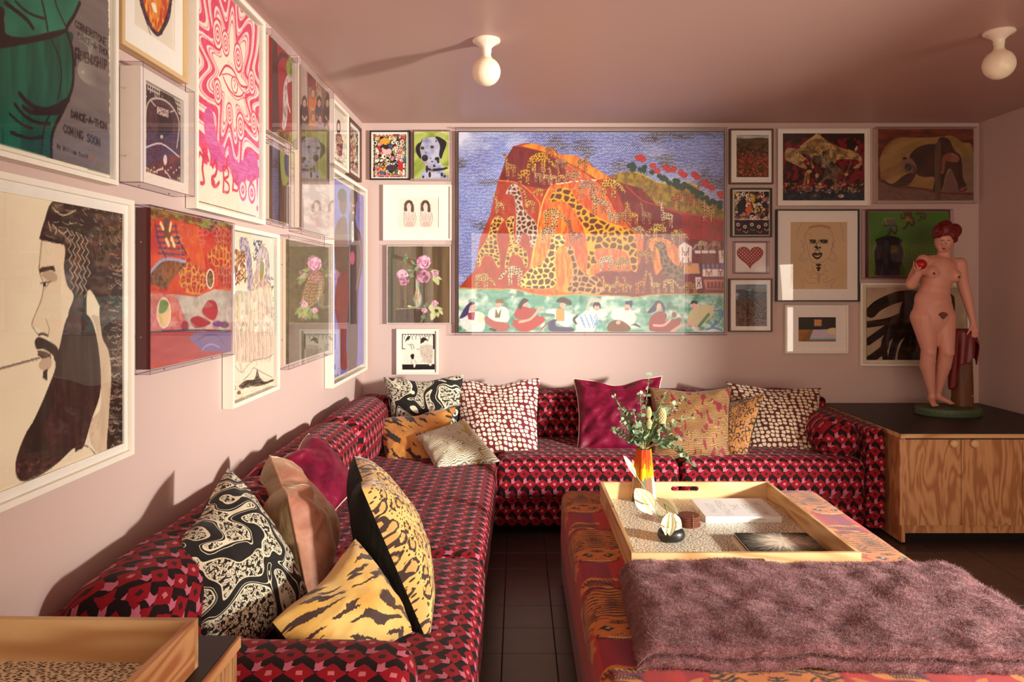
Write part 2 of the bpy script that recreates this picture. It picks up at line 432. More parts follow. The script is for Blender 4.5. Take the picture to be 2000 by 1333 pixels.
def lampas(name, ground, blot, line, gold, bs=14, bl=.62, ls=52):
    """fine wavy woven lines with blotches"""
    m_ = Mt(name, rough=.7, Sheen_Weight=.2); v = m_.coord('UV'); x, y, _ = m_.xyz(v)
    n = m_.noise(v, 8, 2)-.5; n2 = m_.noise(v, 34, 2)-.5
    wav = ((y*ls*6.28+(x*60+n*34).sin()*2.2+n*40+n2*8).sin()).gt(.25)
    a = m_.noise(m_.comb(x*1.8+n*.1, y*.8+x*.5), bs, 1, .4); f = a.step(bl, bl+.015)
    c = m_.mix(m_.noise(v, 10).step(.3, .7), ground, gold); c = m_.mix(wav*.85, c, line)
    return m_.base(m_.mix(f, c, blot)).bump(wav, .3, .001)
M_brownt = lampas('woven_brown_gold_with_red', (138, 96, 48), (120, 14, 30), (70, 42, 20), (168, 122, 64), 17, .60, 88)
M_creamt = lampas('woven_cream_grey_gold', (226, 214, 188), (168, 140, 62), (96, 92, 78), (214, 196, 160), 10, .62, 92)
def squiggle(name):
    """big linear beasts drawn in white squiggles on black"""
    m_ = Mt(name, rough=.8, Sheen_Weight=.1); v = m_.coord('UV'); x, y, _ = m_.xyz(v)
    f = m_.noise(m_.comb(x*1.0, y*.8+x*.25), 6.2, 1.2, .4, .8)
    n = m_.noise(v, 46, 1)-.5; n2 = m_.noise(v, 9, 1)-.5
    q = ((x*300+n*11+n2*34).sin()*((y*330+n*15+n2*38+(x*170).sin()).sin()))
    br = m_.noise(m_.comb(x+n2*.03, y), 70, 2).gt(.46)
    inside = (f.gt(.53)).mx(f.lt(.40))
    sq = q.ab().gt(.20)*br
    e1 = (f-.53).ab().lt(.008); e2 = (f-.40).ab().lt(.008); e3 = (f-.50).ab().lt(.0035)
    k = (inside*sq).mx(e1.mx(e2)).mx(e3)
    return m_.base(m_.mix(k, (20, 15, 10), (236, 222, 192))).bump(k, .3, .0015)
M_sq = squiggle('white_squiggle_on_black')
def memphis(name, sc, thr=.2):
    """little black dashes scattered on cream laminate"""
    m_ = Mt(name, rough=.3, Specular_IOR_Level=.4); v = m_.coord('Object'); x, y, _ = m_.xyz(v)
    n = m_.noise(v, sc*.9, 1)-.5
    d = m_.voro(m_.comb(x*.85+y*.5+n*.008, y*2.3-x*.5+n*.016), sc, 'F1', .8)
    return m_.base(m_.mix(d.step(thr+.03, thr-.03), (244, 230, 204), (30, 22, 20)))
M_memf = memphis('dashes_on_cream_laminate', 96, .33)
# ------------------------------------------------------------------ a small painter: flat prints as colour on fine mesh grids
def vnoise(x, y, seed=0):
    xi = np.floor(x).astype(np.int64); yi = np.floor(y).astype(np.int64); fx = x-xi; fy = y-yi
    fx = fx*fx*(3-2*fx); fy = fy*fy*(3-2*fy)
    def h(a, b):
        n = (a*374761393+b*668265263+seed*974634777) & 0x7fffffff
        n = ((n ^ (n >> 13))*1274126177) & 0x7fffffff
        return ((n ^ (n >> 16)) & 0xffff)/65535.0
    return (h(xi, yi)*(1-fx)+h(xi+1, yi)*fx)*(1-fy)+(h(xi, yi+1)*(1-fx)+h(xi+1, yi+1)*fx)*fy
def fbm(x, y, seed=0, o=3):
    r = 0; a = .5; t = 0
    for i in range(o): r = r+a*vnoise(x*2**i, y*2**i, seed+i*7); t += a; a *= .5
    return r/t
def voro2(x, y, seed=0, jit=.9):
    """distance to nearest point and to the cell edge (f2-f1), cell value"""
    xi = np.floor(x).astype(np.int64); yi = np.floor(y).astype(np.int64)
    f1 = np.full(x.shape, 9.0); f2 = np.full(x.shape, 9.0); cid = np.zeros(x.shape)
    for dx in (-1, 0, 1):
        for dy in (-1, 0, 1):
            a = xi+dx; b = yi+dy
            def h(k):
                n = (a*374761393+b*668265263+(seed+k)*974634777) & 0x7fffffff
                n = ((n ^ (n >> 13))*1274126177) & 0x7fffffff
                return ((n ^ (n >> 16)) & 0xffff)/65535.0
            px = a+.5+(h(1)-.5)*jit; py = b+.5+(h(2)-.5)*jit; d = np.hypot(x-px, y-py)
            m1 = d < f1; f2 = np.where(m1, f1, np.minimum(f2, d)); cid = np.where(m1, h(3), cid); f1 = np.where(m1, d, f1)
    return f1, f2-f1, cid
def smooth_pts(pts, closed=True, n=5):
    p = np.asarray(pts, float)
    if len(p) < 3: return p
    q = np.vstack([p[-1], p, p[0], p[1]]) if closed else np.vstack([p[0], p, p[-1]])
    out = []
    for i in range(1, len(q)-2):
        a, b, c, d = q[i-1], q[i], q[i+1], q[i+2]
        for k in range(n):
            t = k/n; out.append(.5*((2*b)+(-a+c)*t+(2*a-5*b+4*c-d)*t*t+(-a+3*b-3*c+d)*t**3))
    if not closed: out.append(q[-2])
    return np.array(out)
class Cv:
    def __init__(s, W, Hh, cell, tf=None, bg=(240, 230, 210), seed=1):
        s.W, s.H, s.cell = W, Hh, cell; s.nx = max(8, int(round(W/cell)))+1; s.ny = max(8, int(round(Hh/cell)))+1
        s.h, s.w = s.ny*2, s.nx*2; s.tf = tf or (lambda p: p)
        s.sx = W/s.w; s.sy = Hh/s.h; s.a = np.empty((s.h, s.w, 3), np.float32); s.a[:] = bg
        s.X, s.Y = np.meshgrid((np.arange(s.w)+.5)*s.sx, (np.arange(s.h)+.5)*s.sy)   # metres
        s.rs = np.random.RandomState(seed)
    def T(s, pts):
        p = np.asarray(s.tf(np.asarray(pts, float).reshape(-1, 2)), float); return p/np.array([s.sx, s.sy])
    def bb(s, p, pad=0):
        x0 = max(0, int(p[:, 0].min()-pad)); x1 = min(s.w, int(p[:, 0].max()+pad)+2); y0 = max(0, int(p[:, 1].min()-pad)); y1 = min(s.h, int(p[:, 1].max()+pad)+2)
        return x0, x1, y0, y1
    def mask(s, pts, sm=False):
        if sm: pts = smooth_pts(pts)
        p = s.T(pts); x0, x1, y0, y1 = s.bb(p)
        if x1 <= x0 or y1 <= y0: return None
        gx, gy = np.meshgrid(np.arange(x0, x1)+.5, np.arange(y0, y1)+.5); m = np.zeros(gx.shape, bool)
        q = np.roll(p, -1, 0)
        for (ax, ay), (bx, by) in zip(p, q):
            if ay == by: continue
            c = ((ay > gy) != (by > gy)); m ^= c & (gx < (bx-ax)*(gy-ay)/(by-ay)+ax)
        return (slice(y0, y1), slice(x0, x1)), m
    def put(s, sl, m, col, al=1.0):
        c = col[sl][m] if isinstance(col, np.ndarray) and col.ndim == 3 else np.asarray(col, np.float32)
        a = s.a[sl]; a[m] = a[m]*(1-al)+c*al
    def poly(s, pts, col, al=1.0, sm=False):
        r = s.mask(pts, sm)
        if r: s.put(r[0], r[1], col, al)
        return s
    def ell(s, cx, cy, rx, ry, col, al=1.0, rot=0, n=22):
        t = np.linspace(0, 2*PI, n, endpoint=False); x = rx*np.cos(t); y = ry*np.sin(t); c, k = math.cos(rot), math.sin(rot)
        return s.poly(np.stack([cx+x*c-y*k, cy+x*k+y*c], 1), col, al)
    def line(s, pts, wd, col, al=1.0, sm=True, taper=False):
        """wd in metres"""
        if sm and len(pts) > 2: pts = smooth_pts(pts, False, 4)
        p = s.T(pts); r0 = wd/2/s.sx; n = len(p)-1
        for i in range(n):
            a, b = p[i], p[i+1]; r = r0*(1-i/n*.8) if taper else r0; r = max(r, .55)
            x0, x1, y0, y1 = s.bb(np.stack([a, b]), r+1)
            if x1 <= x0 or y1 <= y0: continue
            gx, gy = np.meshgrid(np.arange(x0, x1)+.5, np.arange(y0, y1)+.5); d = b-a; L = (d*d).sum()+1e-9
            t = np.clip(((gx-a[0])*d[0]+(gy-a[1])*d[1])/L, 0, 1); dd = np.hypot(gx-a[0]-t*d[0], gy-a[1]-t*d[1])
            s.put((slice(y0, y1), slice(x0, x1)), dd <= r, col, al)
        return s
    def layer(s, col): L = np.empty_like(s.a); L[:] = col; return L
    def blend(s, A, Bc, f):
        f = np.clip(f, 0, 1)[..., None]; return (np.asarray(A, np.float32)*(1-f)+np.asarray(Bc, np.float32)*f).astype(np.float32)
    def skin(s, net, spot, size, seed=0, t=.22, jit=.8):
        x = s.X/size; y = s.Y/size; x = x+(fbm(x*1.3, y*1.3, 5)-.5)*.6
        f1, e, c = voro2(x, y, seed, jit); L = s.blend(net, spot, (e > t)*1.0)
        return L
    def streak(s, c1, c2, sx, sy, seed=3, k=1.6):
        f = fbm(s.X/sx, s.Y/sy, seed, 3); return s.blend(c1, c2, (f-.5)*k+.5)
    def grain(s, amt=6, seed=9):
        s.a += (s.rs.rand(s.h, s.w, 1).astype(np.float32)-.5)*2*amt; return s
    def out(s):
        a = s.a[:s.ny*2, :s.nx*2].reshape(s.ny, 2, s.nx, 2, 3).mean((1, 3)); return np.clip(a, 0, 255)
    def mesh(s, origin, right, up):
        """origin = top-left corner in the world, right / up unit vectors"""
        u = np.linspace(0, s.W, s.nx); v = np.linspace(0, s.H, s.ny)
        o = np.array(origin)[None, None]; P = o+np.array(right)[None, None]*u[None, :, None]-np.array(up)[None, None]*v[:, None, None]
        return gridmesh(P, s.out(), smooth=False, flip=True)
# stroke lettering (hand drawn): each glyph on a 4x6 cell, y down
GL = {'A': [[(0, 6), (2, 0), (4, 6)], [(1, 4), (3, 4)]], 'B': [[(0, 6), (0, 0), (3, .5), (3, 2.5), (0, 3), (3.4, 3.5), (3.4, 5.5), (0, 6)]],
 'C': [[(4, 1), (2, 0), (0, 2), (0, 4), (2, 6), (4, 5)]], 'D': [[(0, 0), (0, 6), (3, 5), (4, 3), (3, 1), (0, 0)]], 'E': [[(4, 0), (0, 0), (0, 6), (4, 6)], [(0, 3), (3, 3)]],
 'F': [[(4, 0), (0, 0), (0, 6)], [(0, 3), (3, 3)]], 'G': [[(4, 1), (2, 0), (0, 2), (0, 4), (2, 6), (4, 5), (4, 3.4), (2.4, 3.4)]], 'H': [[(0, 0), (0, 6)], [(4, 0), (4, 6)], [(0, 3), (4, 3)]],
 'I': [[(2, 0), (2, 6)]], 'L': [[(0, 0), (0, 6), (4, 6)]], 'M': [[(0, 6), (0, 0), (2, 4), (4, 0), (4, 6)]], 'N': [[(0, 6), (0, 0), (4, 6), (4, 0)]], 'O': [[(2, 0), (0, 2), (0, 4), (2, 6), (4, 4), (4, 2), (2, 0)]],
 'P': [[(0, 6), (0, 0), (3.5, .5), (3.5, 3), (0, 3.4)]], 'R': [[(0, 6), (0, 0), (3.5, .5), (3.5, 2.8), (0, 3.2), (4, 6)]], 'S': [[(4, .8), (2, 0), (.3, 1.2), (1, 2.6), (3.4, 3.6), (3.8, 5), (2, 6), (0, 5.2)]],
 'T': [[(0, 0), (4, 0)], [(2, 0), (2, 6)]], 'U': [[(0, 0), (0, 5), (2, 6), (4, 5), (4, 0)]], 'W': [[(0, 0), (1, 6), (2, 2), (3, 6), (4, 0)]], 'Y': [[(0, 0), (2, 3)], [(4, 0), (2, 3), (2, 6)]], '-': [[(.5, 3.2), (3.5, 3.2)]], ' ': [],
 'y': [[(.5, 2), (2, 5)], [(3.5, 2), (1, 8)]], 'i': [[(2, 2.2), (2, 6)], [(2, .8), (2, 1)]], 'l': [[(2, 0), (2, 6)]], 'a': [[(3.4, 2.4), (1, 2.4), (.5, 5), (2, 6), (3.4, 5), (3.4, 2.4), (3.8, 6)]],
 'm': [[(0, 6), (0, 2), (1.8, 2.6), (2, 6)], [(2, 3), (3.6, 2.4), (4, 6)]], 'c': [[(3.6, 2.6), (1.5, 2.2), (.5, 4), (1.6, 6), (3.8, 5.4)]], 'o': [[(2, 2.2), (.4, 4), (2, 6), (3.6, 4), (2, 2.2)]], 't': [[(2, 0), (2, 6)], [(.4, 2), (3.6, 2)]],
 '1': [[(1, 1), (2, 0), (2, 6)]], '9': [[(3.5, 2.5), (2, 3.6), (.5, 2), (2, 0), (3.5, 1.6), (3.2, 6)]], '7': [[(0, 0), (4, 0), (1.5, 6)]], '8': [[(2, 0), (.5, 1.4), (3.5, 4.4), (2, 6), (.5, 4.6), (3.5, 1.4), (2, 0)]]}
def write(cv, txt, x, y, gw, gh, slant, wd, col, gap=1.35):
    """x,y top-left in canvas user units, glyph box gw x gh, slant = dy per dx of the baseline"""
    for ch in txt:
        for st in GL.get(ch, []):
            cv.line([(x+a/4*gw, y+b/6*gh+(x+a/4*gw)*0+a/4*gw*slant) for a, b in st], wd, col, sm=False)
        x += gw*gap; y += gw*gap*slant
# ------------------------------------------------------------------ the room
XL, XR, YB, YF, ZC = -1.056, 3.125, 4.83, -2.6, 2.5
def struct(name, b, mat, smooth=False, loc=None):
    o = b.build(name, mat, None, smooth) if isinstance(b, B) else link(name, b, mat); o['kind'] = 'structure'; return o
struct('wall_left', B().box(XL-.12, XL, YF, YB+.12, -.01, ZC+.1), M_wall)
struct('wall_back', B().box(XL, XR, YB, YB+.12, -.01, ZC+.1), M_wall)
struct('ceiling', B().box(XL, XR, YF, YB, ZC, ZC+.12), M_ceil)
WY0, WY1, WZ0, WZ1 = -.15, 1.51, .45, 1.70          # window in the right wall, out of the frame
BX0, BX1, BZ0, BZ1 = -.85, 2.95, .25, 2.35            # added opening behind the camera for the front fill
struct('wall_right', B().box(XR, XR+.14, WY1, YB+.12, -.01, ZC+.1).box(XR, XR+.14, YF, WY0, -.01, ZC+.1)
       .box(XR, XR+.14, WY0, WY1, -.01, WZ0).box(XR, XR+.14, WY0, WY1, WZ1, ZC+.1), M_wall)
struct('wall_front', B().box(XL-.12, BX0, YF-.12, YF, -.01, ZC+.1).box(BX1, XR+.14, YF-.12, YF, -.01, ZC+.1)
       .box(BX0, BX1, YF-.12, YF, -.01, BZ0).box(BX0, BX1, YF-.12, YF, BZ1, ZC+.1), M_wall)
wf = B()
for y in (WY0, WY1-.05): wf.box(XR+.03, XR+.09, y, y+.05, WZ0, WZ1)
for z in (WZ0, WZ1-.05): wf.box(XR+.03, XR+.09, WY0, WY1, z, z+.05)
w1 = struct('window_1', wf, M_white)
prop(link('window_pane', B().box(XR+.055, XR+.061, WY0+.05, WY1-.05, WZ0+.05, WZ1-.05).me(), M_window, w1))
wf = B()
for x in (BX0, BX1-.05): wf.box(x, x+.05, YF-.09, YF-.03, BZ0, BZ1)
for z in (BZ0, BZ1-.05): wf.box(BX0, BX1, YF-.09, YF-.03, z, z+.05)
w2 = struct('added_window', wf, M_white)  # unseen window, put in to let the front fill through
link('window_pane', B().box(BX0+.05, BX1-.05, YF-.063, YF-.062, BZ0+.05, BZ1-.05).me(), M_window, w2)
# floor: grout slab with single tiles where they can be told apart, the rest joined
fl = struct('floor', B().box(XL, XR, YF, YB, -.05, -.004), M_grout)
TP = .2032; tx0 = PZ(985, 1183.3, 0).x
tmesh = B().box(-TP/2+.0018, TP/2-.0018, -TP/2+.0018, TP/2-.0018, -.004, 0, b=.0012).me(); tmesh.materials.append(M_tile.m)
ty0 = PZ(1012, 1183.3, 0).y; rest = B(); nt_ = 0
for i in range(-6, 16):
    for j in range(-22, 11):
        x = tx0+(i+.5)*TP; y = ty0+(j+.5)*TP
        if x+TP/2 > XR or x-TP/2 < XL or y+TP/2 > YB or y-TP/2 < YF: continue
        inA = -.2 < x < .25 and 1.6 < y < 4.0; inB = x > 1.38 and 2.0 < y < 3.95
        if inA or inB:
            o = bpy.data.objects.new('floor_tile', tmesh); COL.objects.link(o); o.parent = fl; o.location = (x, y, 0); nt_ += 1
        else: rest.box(x-TP/2+.0018, x+TP/2-.0018, y-TP/2+.0018, y+TP/2-.0018, -.004, 0)
o = rest.build('floor_tiles', M_tile, fl); o['kind'] = 'stuff'

# ------------------------------------------------------------------ sofa
sofa = empty('sectional_sofa', (-.1, 4.2, 0), 'L-shaped low sofa in red, pink and black diamond-patterned velvet along two walls', 'sofa')
def sp(name, me, mode, parent=None):
    boxuv(me, mode); return link(name, me, M_sofa, parent or sofa)
SX0, SX1, SY1 = XL+.012, 2.04, YB-.012
SF = 3.95                                            # front of the back run
LF = -.128                                           # front of the left run
NY = 1.50                                            # near end of the left run
# bases
sp('base', rbox(LF-.01, SX1-.10, SF+.03, SY1-.02, .045, .235, .02, (30, 6, 3)), 'front')
sp('base', rbox(SX0+.02, LF-.03, NY+.14, SF+.06, .045, .235, .02, (6, 30, 3)), 'side')
# outer back frames
sp('back_frame', rbox(SX0+.1, SX1, SY1-.12, SY1, .10, .66, .03, (30, 2, 6)), 'front')
sp('back_frame', rbox(SX0, SX0+.12, NY, SY1, .10, .665, .03, (2, 30, 6), nz=.004), 'side')
# seat cushions
sp('seat_cushion', rbox(LF+.002, .898, SF, SY1-.14, .215, .425, .05, (24, 18, 5), (.005, .012, .022), .004, 1), 'front')
sp('seat_cushion', rbox(.902, SX1-.105, SF, SY1-.14, .215, .425, .05, (24, 18, 5), (.005, .012, .022), .004, 2), 'front')
sp('seat_cushion', rbox(SX0+.14, LF, 2.555, SF+.62, .215, .425, .05, (18, 30, 5), (.012, .004, .022), .004, 3), 'side')
sp('seat_cushion', rbox(SX0+.14, LF+.006, NY+.12, 2.55, .215, .425, .05, (18, 24, 5), (.014, .004, .024), .004, 4), 'side')
# back cushions, back run
for k, (a, b) in enumerate(((-.72, .10), (.10, .50), (.50, 1.27), (1.27, SX1-.16))):
    sp('back_cushion', rbox(a+.003, b-.003, SY1-.33, SY1-.10, .40, .715, .06, (16, 4, 8), (.0, .02, .012), .006, 5+k), 'front')
# back cushions, left run (round-topped roll along the wall)
for k, (a, b) in enumerate(((1.53, 2.56), (2.56, 3.52), (3.52, 4.33))):
    sp('back_cushion', rbox(SX0+.03, SX0+.26, a+.003, b-.003, .40, .725, .085, (4, 18, 8), (.02, .0, .014), .008, 11+k), 'side')
# arms
sp('arm', rbox(SX1-.10, SX1, SF-.01, SY1-.03, .045, .60, .022, (2, 14, 10)), 'side')
sp('arm_bolster', rbox(SX1-.34, SX1-.10, SF+.03, SY1-.28, .405, .635, .10, (4, 20, 5), (.012, .01, .01), .005, 21), 'side')
sp('arm', rbox(SX0+.02, LF-.10, NY, NY+.20, .045, .565, .07, (18, 4, 8), (.0, .012, .012), .005, 22), 'front')

# ------------------------------------------------------------------ cabinets
def cabinet(label, x0, x1, y0, y1, h, front, doors, prefix_legs):
    e = empty('low_cabinet', ((x0+x1)/2, (y0+y1)/2, 0), label, 'cabinet')
    return e
CY0, CY1, CX0, CX1, CH = 3.83, YB-.004, 2.062, XR-.004, .60
cab = empty('low_cabinet', (2.6, 4.3, 0), 'built-in fir plywood cabinet with round knobs and black top, standing under the statue', 'cabinet')
b = B().box(CX0, CX1, CY0, CY1, CH-.004, CH); b.build('black_top', M_blacktop, cab)
B().box(CX0-.006, CX1, CY0-.006, CY1, CH-.026, CH-.0042).build('top_board', M_plyx, cab)
B().box(CX0, CX0+.022, CY0+.002, CY1, .012, CH-.026).build('side_panel', M_plyz, cab)
B().box(CX0+.024, CX1, CY0+.03, CY1, .10, CH-.03).build('carcass', M_dark, cab)
B().box(CX0+.023, CX1, CY0+.012, CY0+.03, .058, .125).build('plinth_board', M_plyz, cab)
B().box(CX0+.04, CX1, CY0+.10, CY0+.12, .0, .07).build('toe_kick', M_dark, cab)
xs = [PX(1757, 0, CY0).x, PX(1877.5, 0, CY0).x, PX(1997.5, 0, CY0).x, CX1]
zb, zt = PX(0, 1027, CY0).z, CH-.034
for i in range(3):
    d = B().box(xs[i]+.0015, xs[i+1]-.0015, CY0, CY0+.019, zb, zt, b=.001).build('door', M_plyz, cab)
    if i < 2:
        kx = PX((1861, 1901)[i], 0, CY0).x; kz = PX(0, 866.5, CY0).z
        k_ = B().lathe([(0, .026), (.012, .026), (.019, .022), (.0225, .014), (.021, .008), (.011, .003), (.009, 0)][::-1], (kx, CY0, kz), 24, ax=Vector((0, -1, 0)))
        link('knob', k_.me(True), M_knob, d)
# near cabinet, bottom left
NX1, NY1, NH = -.556, 1.406, .70
cab2 = empty('low_cabinet', (-.8, .9, 0), 'fir plywood cabinet with black top at the near end of the sofa, bottom left corner', 'cabinet')
B().box(XL+.004, NX1, .45, NY1, NH-.004, NH).build('black_top', M_blacktop, cab2)
B().box(XL+.004, NX1+.006, .444, NY1+.006, NH-.026, NH-.0042).build('top_board', M_fir, cab2)
B().box(XL+.004, NX1, NY1-.02, NY1, .0, NH-.026).build('side_panel', M_plyz, cab2)
B().box(XL+.004, NX1-.02, .46, NY1-.022, .06, NH-.03).build('carcass', M_dark, cab2)
for a, b_ in ((.45, .92), (.924, NY1-.0225)):
    B().box(NX1-.019, NX1, a+.001, b_-.001, .06, NH-.034).build('door', M_plyz, cab2)

# ------------------------------------------------------------------ trays
def slot_board(L, Hh, T, sw, sh, slot=True, zc=.5):
    """board in local x (length), z (height), thickness along y, with a rounded hand slot"""
    b = B()
    if not slot: return b.box(-L/2, L/2, 0, T, 0, Hh)
    r = sh/2; cz = Hh*zc; xs_ = [-sw/2+r*(1-math.cos(PI/2*k/5)) for k in range(6)]; xs_ = xs_+[-x for x in xs_[::-1]]
    def hz(x):
        e_ = abs(x)-(sw/2-r); return r if e_ <= 0 else math.sqrt(max(0, r*r-e_*e_))
    b.box(-L/2, -sw/2, 0, T, 0, Hh); b.box(sw/2, L/2, 0, T, 0, Hh)
    for x0, x1 in zip(xs_, xs_[1:]):
        for z0, z1, w0, w1 in ((cz+hz(x0), Hh, cz+hz(x1), Hh), (0, cz-hz(x0), 0, cz-hz(x1))):
            b.add([(x0, 0, z0), (x1, 0, w0), (x1, 0, w1), (x0, 0, z1), (x0, T, z0), (x1, T, w0), (x1, T, w1), (x0, T, z1)], [(0, 1, 2, 3), (7, 6, 5, 4), (0, 4, 5, 1), (3, 2, 6, 7), (0, 3, 7, 4), (1, 5, 6, 2)])
    return b
def tray(label, cx, cy, z, Wd, Dp, Hh, rot=0, scale_slot=1.0, slots='front', mem=None):
    e = empty('serving_tray', (cx, cy, z), label, 'tray', rot=(0, 0, rot)); T = .013
    def put(name, b, off, ang, mat):
        me = b.me(); me.transform(Matrix.Translation(off) @ Matrix.Rotation(ang, 4, 'Z')); return link(name, me, mat, e, world=False)
    ss = slots == 'sides'
    put('side_board', slot_board(Wd, Hh, T, .125, .022, not ss, .66), (0, -Dp/2, 0), 0, M_plyx)
    put('side_board', slot_board(Wd, Hh, T, .125, .022, not ss, .66), (0, Dp/2-T, 0), 0, M_plyx)
    put('side_board', slot_board(Dp-2*T-.001, Hh, T, .125, .026, ss, .42), (-Wd/2, 0, 0), -PI/2, M_plyy)
    put('side_board', slot_board(Dp-2*T-.001, Hh, T, .125, .026, ss, .42), (Wd/2, 0, 0), PI/2, M_fir if ss else M_plyy)
    put('laminate_base', B().box(-Wd/2+T, Wd/2-T, -Dp/2+T, Dp/2-T, .004, .012), (0, 0, 0), 0, mem or M_memf); return e
OZ = .42
t1x0, t1x1, t1y0, t1y1 = .372, 1.133, 2.352, 3.215
tray1 = tray('square fir tray with black-dashed cream base, standing on the tiger ottoman', (t1x0+t1x1)/2, (t1y0+t1y1)/2, OZ+.003, t1x1-t1x0, t1y1-t1y0, .086, rot=.006)
tray2 = tray('fir tray with dashed cream base on the cabinet in the bottom left corner', -.806, 1.0, NH+.001, .44, .59, .088, rot=-.02, slots='sides', mem=M_memf)
# ------------------------------------------------------------------ ottoman: red velvet woven with tigers
OX0, OX1, OY0, OY1 = .205, 1.425, 1.36, 3.415
def ottoman():
    r = .045; prof = [(OX0, .03), (OX0-.004, .20), (OX0, OZ-r)]
    for k in range(1, 7): a = PI/2*k/6; prof.append((OX0+r-r*math.cos(a), OZ-r+r*math.sin(a)))
    prof += [(OX1-r, OZ)]
    for k in range(1, 7): a = PI/2*k/6; prof.append((OX1-r+r*math.sin(a), OZ-r+r*math.cos(a)))
    prof += [(OX1+.004, .20), (OX1, .03)]
    P = np.array(prof); d = np.r_[0, np.cumsum(np.hypot(*np.diff(P, axis=0).T))]; L = d[-1]; W = L; Dp = OY1-OY0
    cell = .0042
    cv = Cv(W, Dp, cell, None, (176, 44, 34), 4)
    s0 = d[2]+.07-OX0+0.0                               # canvas x of world X on top = X + off
    off = d[2]+.0707-(OX0+r)
    st = ((cv.X-off-.29+.025)/.05)
    idx = np.floor(st).astype(int) % 7
    pal = np.array([(138, 34, 62), (176, 36, 36), (186, 44, 32), (168, 32, 40), (184, 40, 30), (178, 38, 38), (150, 34, 54)], np.float32)
    cv.a[:] = pal[idx]; cv.a *= (.90+.16*fbm(cv.X*30, cv.Y*8, 2))[..., None]
    OR = cv.streak((206, 122, 52), (190, 104, 40), .05, .02)
    def tg(X, Y):                                        # tiger pelt, head towards the camera; Y = chin position
        R = np.random.RandomState(int(abs(X*1000+Y*377)) % 9999)
        def t(p): return [(X+off+a*.80, OY1-(Y+b*.75)) for a, b in p]
        body = t([(-.10, .10), (-.165, .15), (-.20, .22), (-.215, .30), (-.195, .42), (-.21, .47), (-.17, .455), (-.12, .40), (-.06, .42), (0, .425), (.06, .42), (.12, .40), (.17, .455), (.21, .47), (.195, .42), (.215, .30), (.20, .22), (.165, .15), (.10, .10), (0, .08)])
        cv.poly(body, OR, 1, True)
        for sg in (-1, 1):                               # front paws
            cv.poly(t([(sg*.19, .24), (sg*.20, .10), (sg*.17, .02), (sg*.13, .00), (sg*.10, .045), (sg*.13, .08), (sg*.15, .16)]), OR, 1, True)
            for q in range(3): cv.line(t([(sg*(.135+.018*q), .03), (sg*(.112+.022*q), -.018+.006*q)]), .016, (206, 126, 60))
            for q in range(5):
                yy = .05+q*.035; cv.line(t([(sg*.205, yy+.02), (sg*(.155), yy)]), .006, (28, 16, 14), taper=True)
        # tail
        cv.line(t([(.02, .42), (-.02, .47), (-.10, .475), (-.12, .51), (-.06, .535), (0, .52), (.04, .53)]), .026, (206, 126, 56))
        for q in range(9):
            a = q/9; cv.line(t([(-.11+.15*a, .525+.005*math.sin(q)), (-.10+.15*a, .505)]), .006, (28, 16, 14))
            cv.line(t([(-.08+.1*a, .49), (-.07+.1*a, .465)]), .005, (28, 16, 14))
        # back stripes: chevrons
        for q in range(13):
            yy = .125+q*.0235; w_ = .20+.01*math.sin(q)
            for sg in (-1, 1):
                x = .004
                while x < w_-.02:
                    l = R.uniform(.035, .085); x2 = min(w_, x+l)
                    g = lambda v: yy+.022*(1-(v/w_)**2)+.014*math.sin(v*26+q*.5)-.05*(max(0, v-.13)/.08)
                    cv.line(t([(sg*x, g(x)), (sg*(x+x2)/2, g((x+x2)/2)), (sg*x2, g(x2)+.003)]), .0085, (26, 15, 13), taper=True); x = x2+R.uniform(.004, .012)
        # head
        cv.poly(t([(-.105, .105), (-.09, .045), (-.05, .0), (0, -.012), (.05, .0), (.09, .045), (.105, .105), (.06, .15), (0, .16), (-.06, .15)]), OR, 1, True)
        for sg in (-1, 1):
            cv.ell(X+off+sg*.084, OY1-(Y+.11), .018, .014, (206, 122, 52)); cv.line(t([(sg*.12, .138), (sg*.105, .125), (sg*.098, .112)]), .005, (26, 15, 13))
            cv.poly(t([(sg*.018, .075), (sg*.05, .10), (sg*.078, .085), (sg*.06, .072), (sg*.045, .052), (sg*.03, .068)]), (22, 14, 12))
            cv.ell(X+off+sg*.034, OY1-(Y+.06), .006, .0045, (238, 214, 190)); cv.poly(t([(sg*.075, .04), (sg*.092, .06), (sg*.088, .035)]), (22, 14, 12))
            cv.line(t([(sg*.088, .028), (sg*.06, .004), (sg*.02, -.004), (0, -.004)]), .005, (26, 15, 13))
        for q in range(-4, 5): cv.ell(X+off+q*.009, OY1-(Y+.003+abs(q)*.0012), .003, .004, (240, 220, 196))
        cv.line(t([(-.03, .125), (0, .118), (.03, .125)]), .006, (26, 15, 13)); cv.line(t([(-.022, .14), (0, .133), (.022, .14)]), .006, (26, 15, 13)); cv.line(t([(0, .118), (0, .14)]), .006, (26, 15, 13))
        for q in range(12): cv.ell(X+off+R.uniform(-.03, .03), OY1-(Y+R.uniform(.015, .045)), .0022, .0022, (60, 26, 16))
    for X, ys in ((.29, (3.05, 2.51, 1.96, 1.41)), (.64, (3.28, 2.78, 2.23, 1.66, 1.15)), (.99, (3.05, 2.51, 1.96, 1.41)), (1.335, (3.03, 2.48, 1.93, 1.39))):
        for y in ys: tg(X, y)
    cv.grain(7)
    cols = cv.out(); u = np.linspace(0, L, cv.nx); xs = np.interp(u, d, P[:, 0]); zs = np.interp(u, d, P[:, 1]); ys = np.linspace(OY1, OY0, cv.ny)
    G = np.zeros((cv.ny, cv.nx, 3)); G[:, :, 0] = xs[None]; G[:, :, 1] = ys[:, None]; G[:, :, 2] = zs[None]
